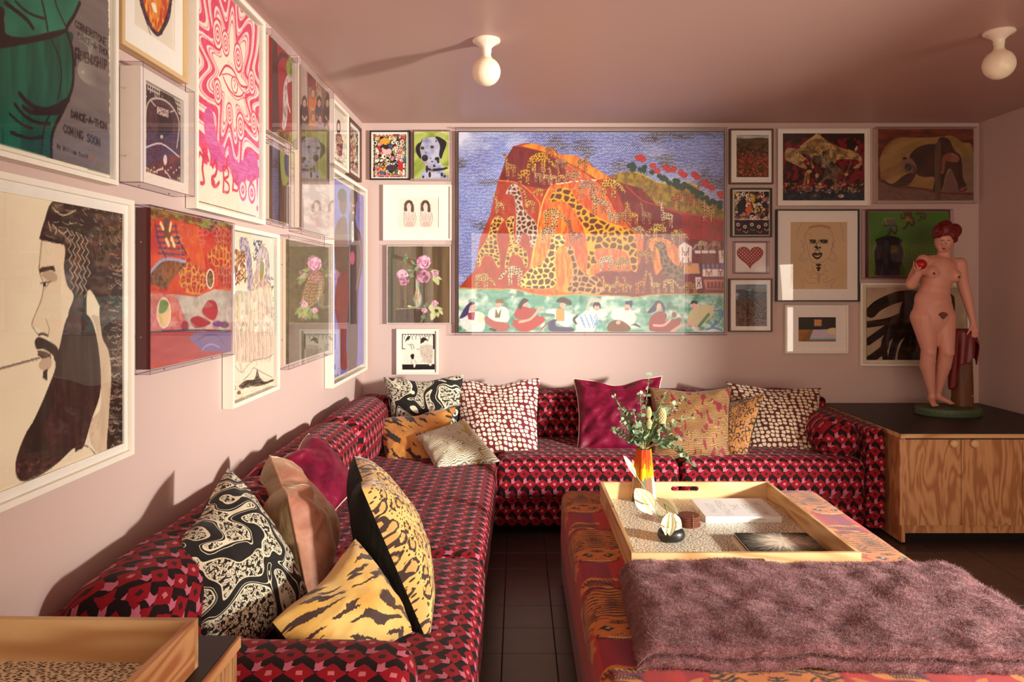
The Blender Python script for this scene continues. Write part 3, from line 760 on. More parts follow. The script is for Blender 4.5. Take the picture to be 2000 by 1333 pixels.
    # rounded back and near edges: pull the first rows down, and soften corners
    e = np.minimum(OY1-ys, ys-OY0); k = np.clip(e/r, 0, 1); drop = r*(1-np.sqrt(np.clip(1-(1-k)**2, 0, 1)))
    top = np.clip((zs-.30)/.1, 0, 1); G[:, :, 2] -= drop[:, None]*top[None]
    G[:, :, 2] += ((fbm(G[:, :, 0]*3, G[:, :, 1]*3, 8)-.5)*.006)*top[None]
    cr = np.clip(1-e/.05, 0, 1)**2*.02; side = np.clip(np.abs(xs-(OX0+OX1)/2)/((OX1-OX0)/2)-.9, 0, 1)*10
    G[:, :, 0] -= np.sign(xs-(OX0+OX1)/2)[None]*cr[:, None]*np.clip(side, 0, 1)[None]
    o = empty('ottoman', ((OX0+OX1)/2, (OY0+OY1)/2, 0), 'large low ottoman in red and magenta striped velvet woven with orange tigers', 'ottoman')
    link('tiger_velvet_cover', gridmesh(G, cols, flip=True), M_cloth, o)
    m_ = plain('red_velvet_sides', (172, 42, 36), .85)
    B().box(OX0+.012, OX1-.012, OY1-.012, OY1-.001, .03, OZ-.03, b=.004).build('back_panel', m_, o)
    B().box(OX0+.012, OX1-.012, OY0+.001, OY0+.012, .03, OZ-.03, b=.004).build('near_panel', m_, o)
    B().box(OX0+.05, OX1-.05, OY0+.05, OY1-.05, 0, .04).build('plinth', M_dark, o)
ottoman()

# ------------------------------------------------------------------ throw pillows
def pillow(name, label, corners, thick, front, back, n=44, chop=0, pull=.07, piping=None, group=None, seed=0, wr=.004, sag=0, size=(.5, .5), cat='pillow', chw=.30, fb=1.0, bb=1.0):
    """corners: TL, TR, BR, BL of the front view in world space"""
    TL, TR, BR, BL = [np.array(c, float) for c in corners]
    u = np.linspace(-1, 1, n); U, V = np.meshgrid(u, u)          # V=-1 bottom .. 1 top
    pu = 1-pull*(1-V**2)*1.0; pv = 1-pull*(1-U**2)
    a = (U*pu*.5+.5)[..., None]; b = (V*pv*.5+.5)
    ch = chop*np.exp(-(U/chw)**2)*np.clip((V+.2)/1.2, 0, 1)**1.5; b = (b-ch-sag*(1-U**2)*np.clip(V, 0, 1))[..., None]
    P = (BL*(1-a)+BR*a)*(1-b)+(TL*(1-a)+TR*a)*b
    nrm = np.cross((BR+TR)-(BL+TL), (TL+TR)-(BL+BR)); nrm = nrm/np.linalg.norm(nrm)     # away from the viewer side?
    prof = (np.clip(1-U**2, 0, 1)*np.clip(1-V**2, 0, 1))**.42
    prof = prof*(1+.12*(1-V)*.5)
    prof = prof*(1-.35*(chop > 0)*np.exp(-(U/(chw*.8))**2)*np.clip(V, 0, 1))
    rr = np.hypot(U, V); th = np.arctan2(V, U)
    wn = (fbm(U*2.2+seed*3, V*2.2+seed, seed, 3)-.5)*2*wr*3
    crn = np.clip(rr-.75, 0, .5)*np.sin(th*14+seed)*wr*3
    edge = np.clip((1-np.maximum(np.abs(U), np.abs(V)))*6, 0, 1)
    Pf = P+nrm*((thick*fb*prof+(wn+crn)*edge)[..., None]); Pb = P-nrm*((thick*bb*prof)[..., None])
    uv = np.stack([(U+1)/2*size[0]+seed*.37, (V+1)/2*size[1]+seed*.21], -1)
    c0 = P.mean((0, 1)); e = empty(name, tuple(c0), label, cat, group)
    link('front_cover', gridmesh(Pf, uv=uv), front, e); link('back_cover', gridmesh(Pb, uv=uv, flip=True), back, e)
    if piping:
        per = [P[0, i] for i in range(n)]+[P[i, -1] for i in range(1, n)]+[P[-1, i] for i in range(n-2, -1, -1)]+[P[i, 0] for i in range(n-2, -1, -1)]
        b_ = B().tube([Vector(p) for p in per], .0032, 6); b_.build('piping', piping, e, True)
    return e
def C4(*c): return [PX(*q) for q in c]
# back run, left group
pillow('throw_pillow', 'black pillow with white squiggle pattern against the back wall under the small framed print',
       C4((748, 737, 4.44), (905, 732, 4.42), (905, 862, 4.30), (768, 866, 4.30)), .085, M_sq, M_bvel, chop=.06, pull=.06, seed=1, chw=.5, size=(.46, .46))
pillow('throw_pillow', 'cream-spotted burgundy pillow at the left of the back sofa, beside the black one',
       C4((889, 741, 4.46), (1055, 738, 4.44), (1052, 895, 4.12), (895, 893, 4.20)), .085, M_dots, M_dots, chop=.06, pull=.06, seed=2, chw=.5, size=(.5, .5))
pillow('throw_pillow', 'amber tiger-striped pillow leaning in the sofa corner in front of the black one',
       C4((733, 820, 4.12), (890, 795, 4.16), (868, 913, 3.93), (758, 925, 3.90)), .07, M_tiger2, M_bvel, chop=.03, pull=.06, seed=3, size=(.48, .42))
pillow('throw_pillow', 'small cream pillow with fine grey and gold woven lines lying in the sofa corner',
       C4((811, 853, 3.92), (908, 820, 4.05), (978, 902, 3.84), (852, 922, 3.72)), .062, M_creamt, M_creamt, pull=.07, seed=4, size=(.44, .34))
# back run, right group
pillow('throw_pillow', 'magenta velvet pillow with pale piping in the middle of the back sofa',
       C4((1120, 740, 4.44), (1293, 735, 4.44), (1288, 888, 4.16), (1126, 888, 4.16)), .085, M_mag, M_beige, chop=.07, pull=.10, piping=M_linen, seed=5, wr=.016, chw=.4)
pillow('throw_pillow', 'cream-spotted dark burgundy pillow against the right arm of the sofa',
       C4((1418, 746, 4.46), (1604, 758, 4.40), (1606, 893, 4.14), (1440, 893, 4.24)), .085, M_dots2, M_dots2, pull=.07, chop=.04, seed=6, chw=.5)
pillow('throw_pillow', 'tan leopard pillow with black back, between the brown and the spotted pillow at right',
       C4((1362, 800, 4.42), (1494, 768, 4.22), (1456, 906, 4.02), (1352, 906, 4.20)), .07, M_leo2, M_bvel, pull=.07, seed=7, size=(.44, .44))
pillow('throw_pillow', 'brown and gold woven pillow with dark red patches right of the flowers',
       C4((1268, 757, 4.30), (1429, 757, 4.26), (1427, 908, 4.02), (1272, 900, 4.06)), .085, M_brownt, M_brownb, pull=.07, chop=.03, seed=8, piping=M_brownb, chw=.5)
# left run; each stands on edge, seen from its side: near top, far top, far bottom, near bottom
pillow('throw_pillow', 'magenta velvet pillow on the left sofa, behind the rose one',
       C4((545, 902, 2.62), (603, 848, 3.02), (684, 965, 2.90), (604, 1060, 2.48)), .10, M_mag, M_beige, pull=.04, chop=.05, seed=9, piping=M_linen, wr=.007)
pillow('throw_pillow', 'rose velvet pillow with beige back and a chopped top on the left sofa',
       C4((563, 970, 2.13), (527, 890, 2.52), (612, 1075, 2.42), (606, 1188, 2.06)), .115, M_rose, M_beige, pull=.03, chop=.10, seed=10, wr=.007, chw=.38, piping=M_rose)
pillow('throw_pillow', 'gold leopard velvet pillow with black back standing on edge on the left sofa',
       C4((707, 955, 2.10), (692, 890, 2.50), (800, 1095, 2.32), (836, 1258, 1.93)), .10, M_leo, M_bvel, pull=.03, chop=.07, seed=12, size=(.5, .55), chw=.38)
pillow('throw_pillow', 'large black pillow with white squiggle-drawn animals at the near end of the left sofa',
       C4((314, 1105, 1.76), (446, 914, 2.12), (604, 1180, 2.02), (415, 1335, 1.70)), .115, M_sq, M_bvel, pull=.02, chop=.03, seed=13, size=(.52, .52))
pillow('throw_pillow', 'gold tiger-striped velvet pillow lowest and nearest on the left sofa',
       C4((531, 1215, 1.68), (694, 1053, 2.04), (806, 1235, 1.93), (618, 1340, 1.66)), .085, M_tiger, M_bvel, pull=.03, chop=.06, seed=14, size=(.5, .5), chw=.5)

# ------------------------------------------------------------------ mohair blanket
def blanket():
    e = empty('mohair_blanket', (.95, 2.05, OZ), 'folded dusty mauve mohair blanket lying across the ottoman in the foreground', 'blanket')
    m_ = Mt('mauve_mohair', (150, 108, 112), .95, Sheen_Weight=.5, Specular_IOR_Level=.1); v = m_.coord('Object')
    n_ = m_.noise(v, 26, 4, .65, .6); m_.p.inputs['Sheen Tint'].default_value = rgb((230, 190, 190))
    m_.base(m_.mix(n_.step(.3, .7), (104, 64, 66), (142, 96, 98))).bump(n_, .8, .01)
    mf = Mt('mohair_fibres', rough=.9, Sheen_Weight=.4, Specular_IOR_Level=.1); v = mf.coord('Object')
    mf.base(mf.mix(mf.noise(v, 26, 4, .65, .6).step(.3, .7), (116, 74, 76), (158, 110, 110)))
    def surf(s, t, layer):
        """s 0..1 along X, t 0..1 near->far, layer height"""
        x0 = .315+.03*(t-.5)+.075*(t < .12)*0; x = x0+s*1.62
        yn = 1.795-.03*s; yf = 2.335-.05*max(0, s-.72)*4*0+.012*math.sin(s*9)
        y = yn+(yf-yn)*t
        z = OZ+layer
        fall = max(0, x-(OX1-.03))
        if fall > 0: z -= min(fall*1.05, .36); x = x-fall*.32
        if layer > 0:
            z += .012*mnoise.noise(Vector((x*5, y*6, 0)))+.01*mnoise.noise(Vector((x*13, y*13, 3)))
            if s > .70: z += .030*max(0, mnoise.noise(Vector((x*9+4, y*7, 7))))+.010
        return Vector((x, y, z))
    P = []; n1, n2 = 120, 64
    def prof(t01):                                       # closed folded cross-section t: up the near fold, over the top, down the far edge
        return t01
    G = np.zeros((n2, n1, 3))
    for i in range(n1):
        s = i/(n1-1)
        for j in range(n2):
            q = j/(n2-1)                                 # 0 near bottom .. 1 far bottom
            if q < .12: t, l = 0-.012*math.sin(q/.12*PI), .004+.030*(q/.12)
            elif q < .24: k = (q-.12)/.12; t, l = 0-.016*math.sin(k*PI)+.012*math.exp(-((k-.0)/.12)**2), .034+.032*k
            elif q < .92: k = (q-.24)/.68; t, l = k, .066+.010*math.sin(k*PI)
            else: k = (q-.92)/.08; t, l = 1+.02*math.sin(k*PI), .066*(1-k)+.004
            p = surf(s, t, l)
            if .10 < q < .15: p.y += .014*(1-abs(q-.125)/.025)     # crease between the two folded layers
            ed = min(s, 1-s)
            if ed < .03: c = (1-ed/.03); p.z = max(p.z-(l)*.7*c*c, OZ+.003 if p.x < OX1 else p.z-(l)*.7*c*c)
            G[j, i] = p
    me = gridmesh(G, smooth=True); o = link('folded_wool', me, m_, e)
    # the long pile as thin tapering fibres
    rs = np.random.RandomState(5); N = 150000
    a = G[:-1, :-1].reshape(-1, 3); bx = (G[:-1, 1:]-G[:-1, :-1]).reshape(-1, 3); by = (G[1:, :-1]-G[:-1, :-1]).reshape(-1, 3)
    nr = np.cross(bx, by); ar = np.linalg.norm(nr, axis=1)+1e-12; nr /= ar[:, None]
    idx = rs.choice(len(a), N, p=ar/ar.sum()); r1 = rs.rand(N, 1); r2 = rs.rand(N, 1)
    root = a[idx]+bx[idx]*r1+by[idx]*r2; nn = nr[idx]
    fx = fbm(root[:, 0]*9, root[:, 1]*9, 3)*12; fd = np.stack([np.cos(fx), np.sin(fx), fx*0], 1)+rs.randn(N, 3)*.9
    ln = (.006+.009*rs.rand(N, 1))*(.7+.6*fbm(root[:, 0]*14, root[:, 1]*14, 6))[:, None]
    d1 = nn*.75+fd*.5; d2 = nn*.25+fd*.85; d1 /= np.linalg.norm(d1, axis=1)[:, None]; d2 /= np.linalg.norm(d2, axis=1)[:, None]
    p1 = root+d1*ln*.5; p2 = p1+d2*ln*.5+rs.randn(N, 3)*.0024
    sd = np.cross(d1, rs.randn(N, 3)); sd /= np.linalg.norm(sd, axis=1)[:, None]+1e-9; wd = .00032
    V = np.stack([root-sd*wd, root+sd*wd, p1-sd*wd*.8, p1+sd*wd*.8, p2], 1).reshape(-1, 3); k = np.arange(N)[:, None]*5
    me = bpy.data.meshes.new('pile'); me.vertices.add(len(V)); me.vertices.foreach_set('co', V.astype(np.float32).ravel())
    lp = np.concatenate([k+np.array([[0, 1, 3, 2]]), k+np.array([[2, 3, 4]])], 1).astype(np.int32).ravel()
    me.loops.add(len(lp)); me.loops.foreach_set('vertex_index', lp); me.polygons.add(N*2)
    st = np.stack([np.arange(N)*7, np.arange(N)*7+4], 1).astype(np.int32).ravel(); me.polygons.foreach_set('loop_start', st); me.update(calc_edges=True)
    q = link('mohair_pile', me, mf, e); q['kind'] = 'stuff'
blanket()
# ------------------------------------------------------------------ things on the tray
TZ = OZ+.003+.012
def text_mesh(txt, size, align='LEFT', ext=.0003, sx=1.0):
    cu = bpy.data.curves.new('txt', 'FONT'); cu.body = txt; cu.size = size; cu.extrude = ext; cu.align_x = align; cu.resolution_u = 2
    o = bpy.data.objects.new('txt', cu); COL.objects.link(o); dg = bpy.context.evaluated_depsgraph_get()
    me = bpy.data.meshes.new_from_object(o.evaluated_get(dg)); bpy.data.objects.remove(o); bpy.data.curves.remove(cu)
    if sx != 1: me.transform(Matrix.Scale(sx, 4, (1, 0, 0)))
    return me
# vase: faceted, tapering, with running glazes
def vase():
    c = PZ(1257, 978, TZ); h = .232; r0, r1 = .058, .036; n = 6
    e = empty('faceted_vase', (c.x, c.y, TZ), 'tall faceted vase glazed orange, yellow, grey and white, holding eucalyptus', 'vase')
    ns, nh = 96, 90; rot = math.radians(8)
    V = []; cols = []; rs = np.random.RandomState(3)
    def rad(th):
        a = (th-rot) % (2*PI/n)-PI/n; return math.cos(PI/n)/math.cos(a)
    A = np.linspace(0, 2*PI, ns+1); Z = np.linspace(0, 1, nh); P = np.zeros((nh, ns+1, 3)); Cc = np.zeros((nh, ns+1, 3))
    drip = fbm(A*9+3, A*0, 4, 2)*.9; dr2 = fbm(A*14+9, A*0+2, 6, 2); dr3 = fbm(A*20+1, A*0+5, 8, 2)
    for j, z in enumerate(Z):
        for i, th in enumerate(A):
            R = (r0+(r1-r0)*z)*rad(th); P[j, i] = (c.x+R*math.cos(th), c.y+R*math.sin(th), TZ+z*h)
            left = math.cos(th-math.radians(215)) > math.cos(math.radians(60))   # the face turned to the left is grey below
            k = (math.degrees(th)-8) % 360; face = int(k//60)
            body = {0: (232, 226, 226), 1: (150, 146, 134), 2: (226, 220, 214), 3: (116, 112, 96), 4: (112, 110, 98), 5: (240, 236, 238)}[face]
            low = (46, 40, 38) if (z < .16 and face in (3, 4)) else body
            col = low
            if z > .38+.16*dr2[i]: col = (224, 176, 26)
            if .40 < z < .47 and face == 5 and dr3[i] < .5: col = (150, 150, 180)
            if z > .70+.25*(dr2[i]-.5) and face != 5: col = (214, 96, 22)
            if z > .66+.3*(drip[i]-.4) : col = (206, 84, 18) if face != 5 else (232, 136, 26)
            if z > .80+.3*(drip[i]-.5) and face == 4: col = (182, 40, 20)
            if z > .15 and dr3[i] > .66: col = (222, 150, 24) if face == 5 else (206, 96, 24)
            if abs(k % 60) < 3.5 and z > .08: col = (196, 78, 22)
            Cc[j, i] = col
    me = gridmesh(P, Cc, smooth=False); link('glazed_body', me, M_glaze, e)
    B().lathe([(0, .004), (r0*.9, .004), (r0*.9, 0), (0, 0)][::-1], (c.x, c.y, TZ), 12).build('foot', M_pebble, e)
    B().lathe([(r1*.80, h-.001), (r1*.78, h-.05), (0, h-.05)], (c.x, c.y, TZ), 24).build('inner_wall', M_pebble, e)
    return Vector((c.x, c.y, TZ+h))
vt = vase()
leafm = [B().add([(0, 0, 0), (.35, .10, .05), (.62, .5, .0), (.35, .9, .05), (0, 1, .0), (-.35, .9, .05), (-.62, .5, 0), (-.35, .10, .05), (0, .5, -.04)],
                 [(8, i, (i+1) % 8) for i in range(8)]).me(True) for _ in range(2)]
leafm[0].materials.append(M_leaf.m); leafm[1].materials.append(M_leafd.m)
def stem_branch(tip, ctl, label, seed, nl=11, group='eucalyptus branches in the faceted vase', lz=.021, fork=None):
    rs = random.Random(seed); p0 = vt+Vector((rs.uniform(-.012, .012), rs.uniform(-.012, .012), -.06)); p0b = vt+Vector(((tip.x-vt.x)*.06, (tip.y-vt.y)*.06, .0))
    pts = [p0, p0b]
    for k in range(1, 13):
        t = k/12; pts.append(p0b*(1-t)**2+ctl*2*t*(1-t)+tip*t*t)
    e = empty('eucalyptus_branch', tuple(p0b), label, 'plant', group)
    b = B().tube(pts, [.0022]*2+[.0022-.0013*k/12 for k in range(12)], 6); b.build('stem', M_twig, e, True)
    for k in range(nl):
        t = .22+.78*k/(nl-1); i = 1+t*12; i0 = min(int(i), 12); f = i-i0; p = pts[i0].lerp(pts[min(i0+1, 13)], f)
        d = (pts[min(i0+1, 13)]-pts[i0-1]).normalized(); a = d.orthogonal().normalized(); a.rotate(Matrix.Rotation(k*1.4+rs.random()*.6, 3, d))
        s_ = lz*(1.1-.55*t)*rs.uniform(.8, 1.2)
        for sg in (1, -1):
            dirv = (a*sg+d*.45+Vector((0, 0, .1))).normalized(); nz = dirv.cross(Vector((rs.uniform(-1, 1), rs.uniform(-1, 1), rs.uniform(-.3, 1)))).normalized()
            yx = dirv; zz = nz; xx = yx.cross(zz).normalized()
            o = bpy.data.objects.new('leaf', leafm[(k+(sg > 0)) % 2 if rs.random() < .5 else 0]); COL.objects.link(o); o.parent = e
            M4 = Matrix((xx, yx, zz)).transposed().to_4x4(); M4.translation = p+dirv*.002-Vector(e.location)
            o.matrix_local = M4 @ Matrix.Scale(s_, 4)
    return e
EL = ['tallest eucalyptus sprig, straight up from the vase', 'eucalyptus sprig leaning left, its tip level with the top of the magenta pillow', 'short upright eucalyptus sprig beside the tallest one, on its left', 'eucalyptus sprig reaching furthest left, low across the magenta pillow',
      'eucalyptus sprig leaning left between the high and the low left sprigs', 'eucalyptus sprig rising right, behind the big cone bud', 'eucalyptus sprig reaching right over the brown woven pillow, upper of two', 'eucalyptus sprig arching high to the right of the vase',
      'long drooping eucalyptus sprig hanging furthest right and lowest', 'eucalyptus sprig standing just right of the tallest one', 'short bushy eucalyptus sprig at the left of the vase rim', 'eucalyptus sprig reaching right, level with the vase rim, below the cone buds',
      'eucalyptus sprig in front of the magenta pillow, left of the small cone buds', 'short eucalyptus sprig between the small and the big cone bud', 'eucalyptus sprig leaning left just above the lowest left one']
tips = [((1268, 733), .03, (-.0, .09)), ((1200, 775), .04, (-.05, .1)), ((1250, 770), -.06, (-.01, .1)), ((1195, 838), .0, (-.07, .06)), ((1222, 800), .07, (-.05, .08)), ((1318, 800), .05, (.02, .10)),
        ((1352, 815), -.02, (.05, .10)), ((1335, 780), .06, (.03, .12)), ((1352, 910), -.08, (.13, .07)), ((1300, 770), -.03, (.02, .1)), ((1240, 842), -.05, (-.03, .05)), ((1328, 855), -.09, (.08, .06)), ((1238, 805), -.07, (-.03, .07)), ((1284, 812), .02, (.01, .07)), ((1215, 822), -.05, (-.05, .06))]
for k, (q, dy, cc) in enumerate(tips):
    tip = PX(q[0], q[1], vt.y+dy); ctl = vt+Vector((cc[0], dy*.4, cc[1]))
    stem_branch(tip, ctl, EL[k], k, 12 if k != 8 else 17, 'eucalyptus branches in the faceted vase', .0265)
for (px, py, r, lab) in ((1267, 806, .013, 'cream cone-shaped bud highest in the vase'), (1268, 828, .0125, 'cream cone-shaped bud just above the vase rim'), (1293, 812, .019, 'large cream cone-shaped bud at the right of the bouquet')):
    p = PX(px, py, vt.y-.02); e = empty('cone_flower', tuple(p), lab, 'flower')
    B().tube([vt+Vector((0, 0, -.03)), vt.lerp(p, .5)+Vector((0, 0, .01)), p], .0022, 6).build('stem', M_stem, e, True)
    b = B(); rs = random.Random(px)
    for j in range(9):
        for i in range(9):
            a = 2*PI*(i+.5*(j % 2))/9; t = j/8; rr = r*math.sin(PI*(.18+.72*t))**.7; z = (t-.5)*r*3.2
            d = Vector((math.cos(a), math.sin(a), .35)).normalized(); b.ell(p+Vector((math.cos(a)*rr*.85, math.sin(a)*rr*.85, z)), (r*.22, r*.22, r*.3), 5, 4)
    b.build('bud_scales', M_bud, e, True)
    tb = B()
    for i in range(5): a = i*1.26; tb.tube([p+Vector((0, 0, r*1.5)), p+Vector((math.cos(a)*r*.5, math.sin(a)*r*.5, r*2.1))], [r*.16, r*.04], 5)
    tb.build('leafy_tuft', M_stem, e)
# pebble vase with anthuriums
pc = PZ(1311, 1056, TZ)
e = empty('pebble_vase', (pc.x, pc.y, TZ), 'low round black pebble-shaped vase with an opening on top, holding white anthuriums', 'vase')
R, hh = .052, .048; pr = []
for k in range(13): a = -PI/2+PI*k/12*.92; pr.append((R*(.55+.45*math.cos(a)) if True else 0, hh/2+hh/2*math.sin(a)))
pr = [(0, 0)]+pr; pr += [(R*.42, hh*.90), (R*.36, hh*.6), (0, hh*.5)]
B().lathe(pr, (pc.x, pc.y, TZ), 40, sx=1.0, sy=.86).build('body', M_pebble, e, True)
def anthurium(lab, base, tip, w, nrm, upv, seed, bend=0.03):
    """heart-shaped spathe centred at tip, facing nrm, its point towards upv"""
    e = empty('anthurium', tuple(tip), lab, 'flower'); nrm = Vector(nrm).normalized(); y = (Vector(upv)-nrm*Vector(upv).dot(nrm)).normalized(); x = y.cross(nrm)
    mid = base.lerp(tip, .5)+Vector((0, 0, bend)); pts = [base*(1-t)**2+mid*2*t*(1-t)+tip*t*t for t in [k/10 for k in range(11)]]
    B().tube(pts, .0024, 6).build('stem', M_stem, e, True)
    nu, nv = 22, 22; P = np.zeros((nv, nu, 3))
    for j in range(nv):
        t = j/(nv-1)
        for i in range(nu):
            s = -1+2*i/(nu-1); yy = -.42+1.5*t; ww = .64*math.sin(PI*min(1, (t*.93+.09)))**.62*(1-.28*t)
            lobe = -.16*abs(s)*(1-t)**4*0
            xx = s*ww; dy = -.20*(1-t)**3*math.sin(PI*abs(s))*1.0
            z = .16*(s*s)*ww+.05*math.sin(t*PI*1.0)*(-1)+.022*math.sin(abs(s)*13)*(1-abs(s))-.10*(t-.5)**2
            P[j, i] = tip+x*(xx*w)+y*((yy+dy)*w)+nrm*(z*w)
    me = gridmesh(P); link('spathe', me, M_wax, e)
    s0 = tip+nrm*.004; B().tube([s0, s0+(nrm*.5+y*.6).normalized()*w*.34, s0+(nrm*.55+y*1.0).normalized()*w*.62], [w*.05, w*.045, w*.018], 8).build('spadix', M_spadix, e, True)
vb = Vector((pc.x, pc.y, TZ+.03)); Yp = pc.y
anthurium('big heart-shaped white anthurium facing the viewer, left of the coasters', vb+Vector((-.006, 0, 0)), PX(1264, 985, Yp-.01), .066, (-.15, -1, .45), (-.55, 0, .8), 1)
anthurium('white anthurium seen from behind, beside the foot of the faceted vase', vb, PX(1297, 985, Yp+.05), .058, (.5, .6, .5), (.9, 0, -.3), 2)
anthurium('narrow white anthurium seen edge-on, highest, in front of the faceted vase', vb+Vector((-.01, 0, 0)), PX(1234, 917, Yp+.02), .055, (.85, -.35, .55), (-.5, .1, .85), 3, .02)
anthurium('white anthurium drooping over the left of the pebble vase opening', vb+Vector((0, -.004, 0)), PX(1306, 1030, Yp-.035), .050, (-.35, -1, .3), (.1, 0, 1), 4, .0)
anthurium('white anthurium with green spadix standing out of the pebble vase', vb+Vector((.008, -.004, 0)), PX(1321, 1020, Yp-.015), .046, (.75, -.8, .25), (.25, 0, -1), 5, .0)
# coasters in a brass-pinned holder
cc = PZ(1344, 1026, TZ)
h_ = empty('coaster_holder', (cc.x, cc.y, TZ), 'round coaster holder with upright brass pins on the tray', 'coaster holder')
B().lathe([(0, 0), (.046, 0), (.048, .003), (.048, .006), (0, .006)], (cc.x, cc.y, TZ), 36).build('holder_base', M_coaster, h_)
for a in (-80, 12, 150): B().lathe([(.0018, .005), (.0018, .056), (0, .057)], (cc.x+.049*math.cos(math.radians(a)), cc.y+.049*math.sin(math.radians(a)), TZ), 10).build('pin', M_brass, h_)
cm = B().lathe([(0, 0), (.043, 0), (.0455, .0015), (.0455, .0045), (.043, .006), (.041, .0062), (0, .0055)], (0, 0, 0), 36).me(True); cm.materials.append(M_coaster.m)
for k in range(5):
    o = bpy.data.objects.new('coaster', cm); COL.objects.link(o); o.location = (cc.x+.0008*(-1)**k, cc.y, TZ+.0065+k*.0072)
    prop(o, ['round brown coaster, lowest of the stack on the tray', 'round brown coaster, second from the bottom of the stack', 'round brown coaster in the middle of the stack', 'round brown coaster, second from the top of the stack', 'round brown coaster on top of the stack'][k], 'coaster', 'stacked coasters')
def book(name, label, quad_c, w_, d_, t_, rot, mat_c, z=None, cover_art=None):
    e = empty(name, (quad_c.x, quad_c.y, z), label, 'book', rot=(0, 0, rot))
    def P(nm, b, mat): return link(nm, b.me(), mat, e, world=False)
    P('page_block', B().box(-w_/2+.003, w_/2-.003, -d_/2+.0035, d_/2-.003, .0025, t_-.0025), M_paper)
    P('cover', B().box(-w_/2, w_/2, -d_/2, d_/2, 0, .0025).box(-w_/2, w_/2, -d_/2, d_/2, t_-.0025, t_).box(-w_/2, w_/2, -d_/2, -d_/2+.003, .0026, t_-.0026), mat_c)
    return e
def letters(txt, h, r, mat, par, M, gap=1.5):
    b = B(); gw = h*.55; x = 0
    for ch in txt:
        for st in GL.get(ch, []): b.tube([M @ Vector((x+a/4*gw, (6-c)/6*h, 0)) for a, c in st], r, 4)
        x += gw*gap
    return link('lettering', b.me(), mat, par, world=False)
bw, bd = .308, .25; bc = Vector((.912, 3.0, 0))
bk = book('book', 'thick white book with thin spaced capital letters on its cover, on the tray', bc, bw, bd, .024, 0, M_cover, TZ+.0005)
for i, (t, y0_) in enumerate((('MANDY', -.07), ('SHUTTERO', -.105), ('THE', -.035), ('PAPER', -.075), ('MUSEUMS', -.09))):
    letters(t, .030, .0005, M_ink, bk, Matrix.Translation((-.085+i*.052, y0_, .0241)) @ Matrix.Rotation(PI/2, 4, 'Z'), 1.55)
letters('THE PAPER MUSEUMS', .006, .0003, M_ink, bk, Matrix.Translation((.0, -bd/2-.0002, .009)) @ Matrix.Rotation(PI/2, 4, 'X'), 1.6)
# dark book on two pale ones
bc = Vector((.951, 2.583, 0)); bd = .205; bw = .277
book('book', 'pale book lowest in the stack under the dark picture book', bc+Vector((-.010, .0, 0)), bw, bd-.004, .012, 0, M_paper, TZ+.0005)
b2 = book('book', 'book with black-and-white starburst cover on top of the pale one', bc, bw-.004, bd-.004, .013, .0, M_black, TZ+.0132)
cv = Cv(.268, .194, .0016, None, (52, 46, 40), 8)
x = cv.X-.150; y = cv.Y-.09; th = np.arctan2(y, x); r = np.hypot(x, y*1.2)
ray = fbm(th*9, r*14, 3); f = np.clip(1.05-r*8.5+ray*.5+.1*np.sin(th*40), 0, 1)*(.35+.9*fbm(th*22, r*30, 5)); f = f+np.clip(.12-np.abs(np.abs(x)-.0)*.3, 0, 1)*(fbm(cv.X*60, cv.Y*60, 2) > .6)*.8
cv.a[:] = cv.blend((44, 40, 36), (226, 208, 184), f*1.25)
me = cv.mesh((-.134, .097, .0134), (1, 0, 0), (0, 1, 0)); link('starburst_print', me, M_art, b2, world=False)
me = text_mesh('LAND  AND  LIGHT', .009, 'CENTER'); me.transform(Matrix.Translation((0, -bd/2+.0016, .003)) @ Matrix.Rotation(PI/2, 4, 'X')); link('lettering', me, M_paper, b2, world=False)

# ------------------------------------------------------------------ ceiling lamps
def lamp(px, py, lab):
    Y = F*(ZC-H)/(CY-py); x = (px-CX)*Y/F; e = empty('ceiling_lamp', (x, Y, ZC), lab, 'lamp')
    B().lathe([(.062, 0), (.0635, -.006), (.060, -.012), (.040, -.022), (.026, -.034), (.0225, -.042), (.0225, -.058), (0, -.058)], (x, Y, ZC), 40).build('porcelain_holder', M_ceram, e, True)
    pr = [(.0205, -.056), (.0205, -.072), (.026, -.082)]; R = .064; zc = -.143
    for k in range(19):
        a = math.radians(62-152*k/18); pr.append((R*math.cos(a) if k < 18 else 0, zc+R*math.sin(a)))
    B().lathe(pr, (x, Y, ZC), 44).build('globe_bulb', M_opal, e, True)
    for sg in (-1, 1): B().lathe([(0, 0), (.003, 0), (.003, -.002), (0, -.003)], (x+sg*.048, Y, ZC-.0165), 8).build('screw', M_brass, e)
lamp(950, 78, 'bare opal globe bulb in a white porcelain holder, nearer the middle of the ceiling')
lamp(1951, 62, 'bare opal globe bulb in a white porcelain holder at the right edge of the ceiling')
# ------------------------------------------------------------------ pictures on the walls
class Wall:
    def __init__(s, side):
        s.side = side
        if side == 'left': s.r, s.n = Vector((0, 1, 0)), Vector((1, 0, 0))
        else: s.r, s.n = Vector((1, 0, 0)), Vector((0, -1, 0))
    def P(s, u, z, d):                                  # u along the wall, z height, d distance off the wall
        return Vector((XL+d, u, z)) if s.side == 'left' else Vector((u, YB-d, z))
    def px(s, x, y, d):                                 # photo point on the plane at distance d -> (u, z)
        if s.side == 'left': Y = (-XL-d)*F/(CX-x); return Y, H-(y-CY)*Y/F
        Y = YB-d; return (x-CX)*Y/F, H-(y-CY)*Y/F
    def box(s, b, u0, u1, z0, z1, d0, d1, mi=0):
        p, q = s.P(u0, z0, d0), s.P(u1, z1, d1)
        b.box(min(p.x, q.x), max(p.x, q.x), min(p.y, q.y), max(p.y, q.y), z0, z1, mi)
WL, WB = Wall('left'), Wall('back')
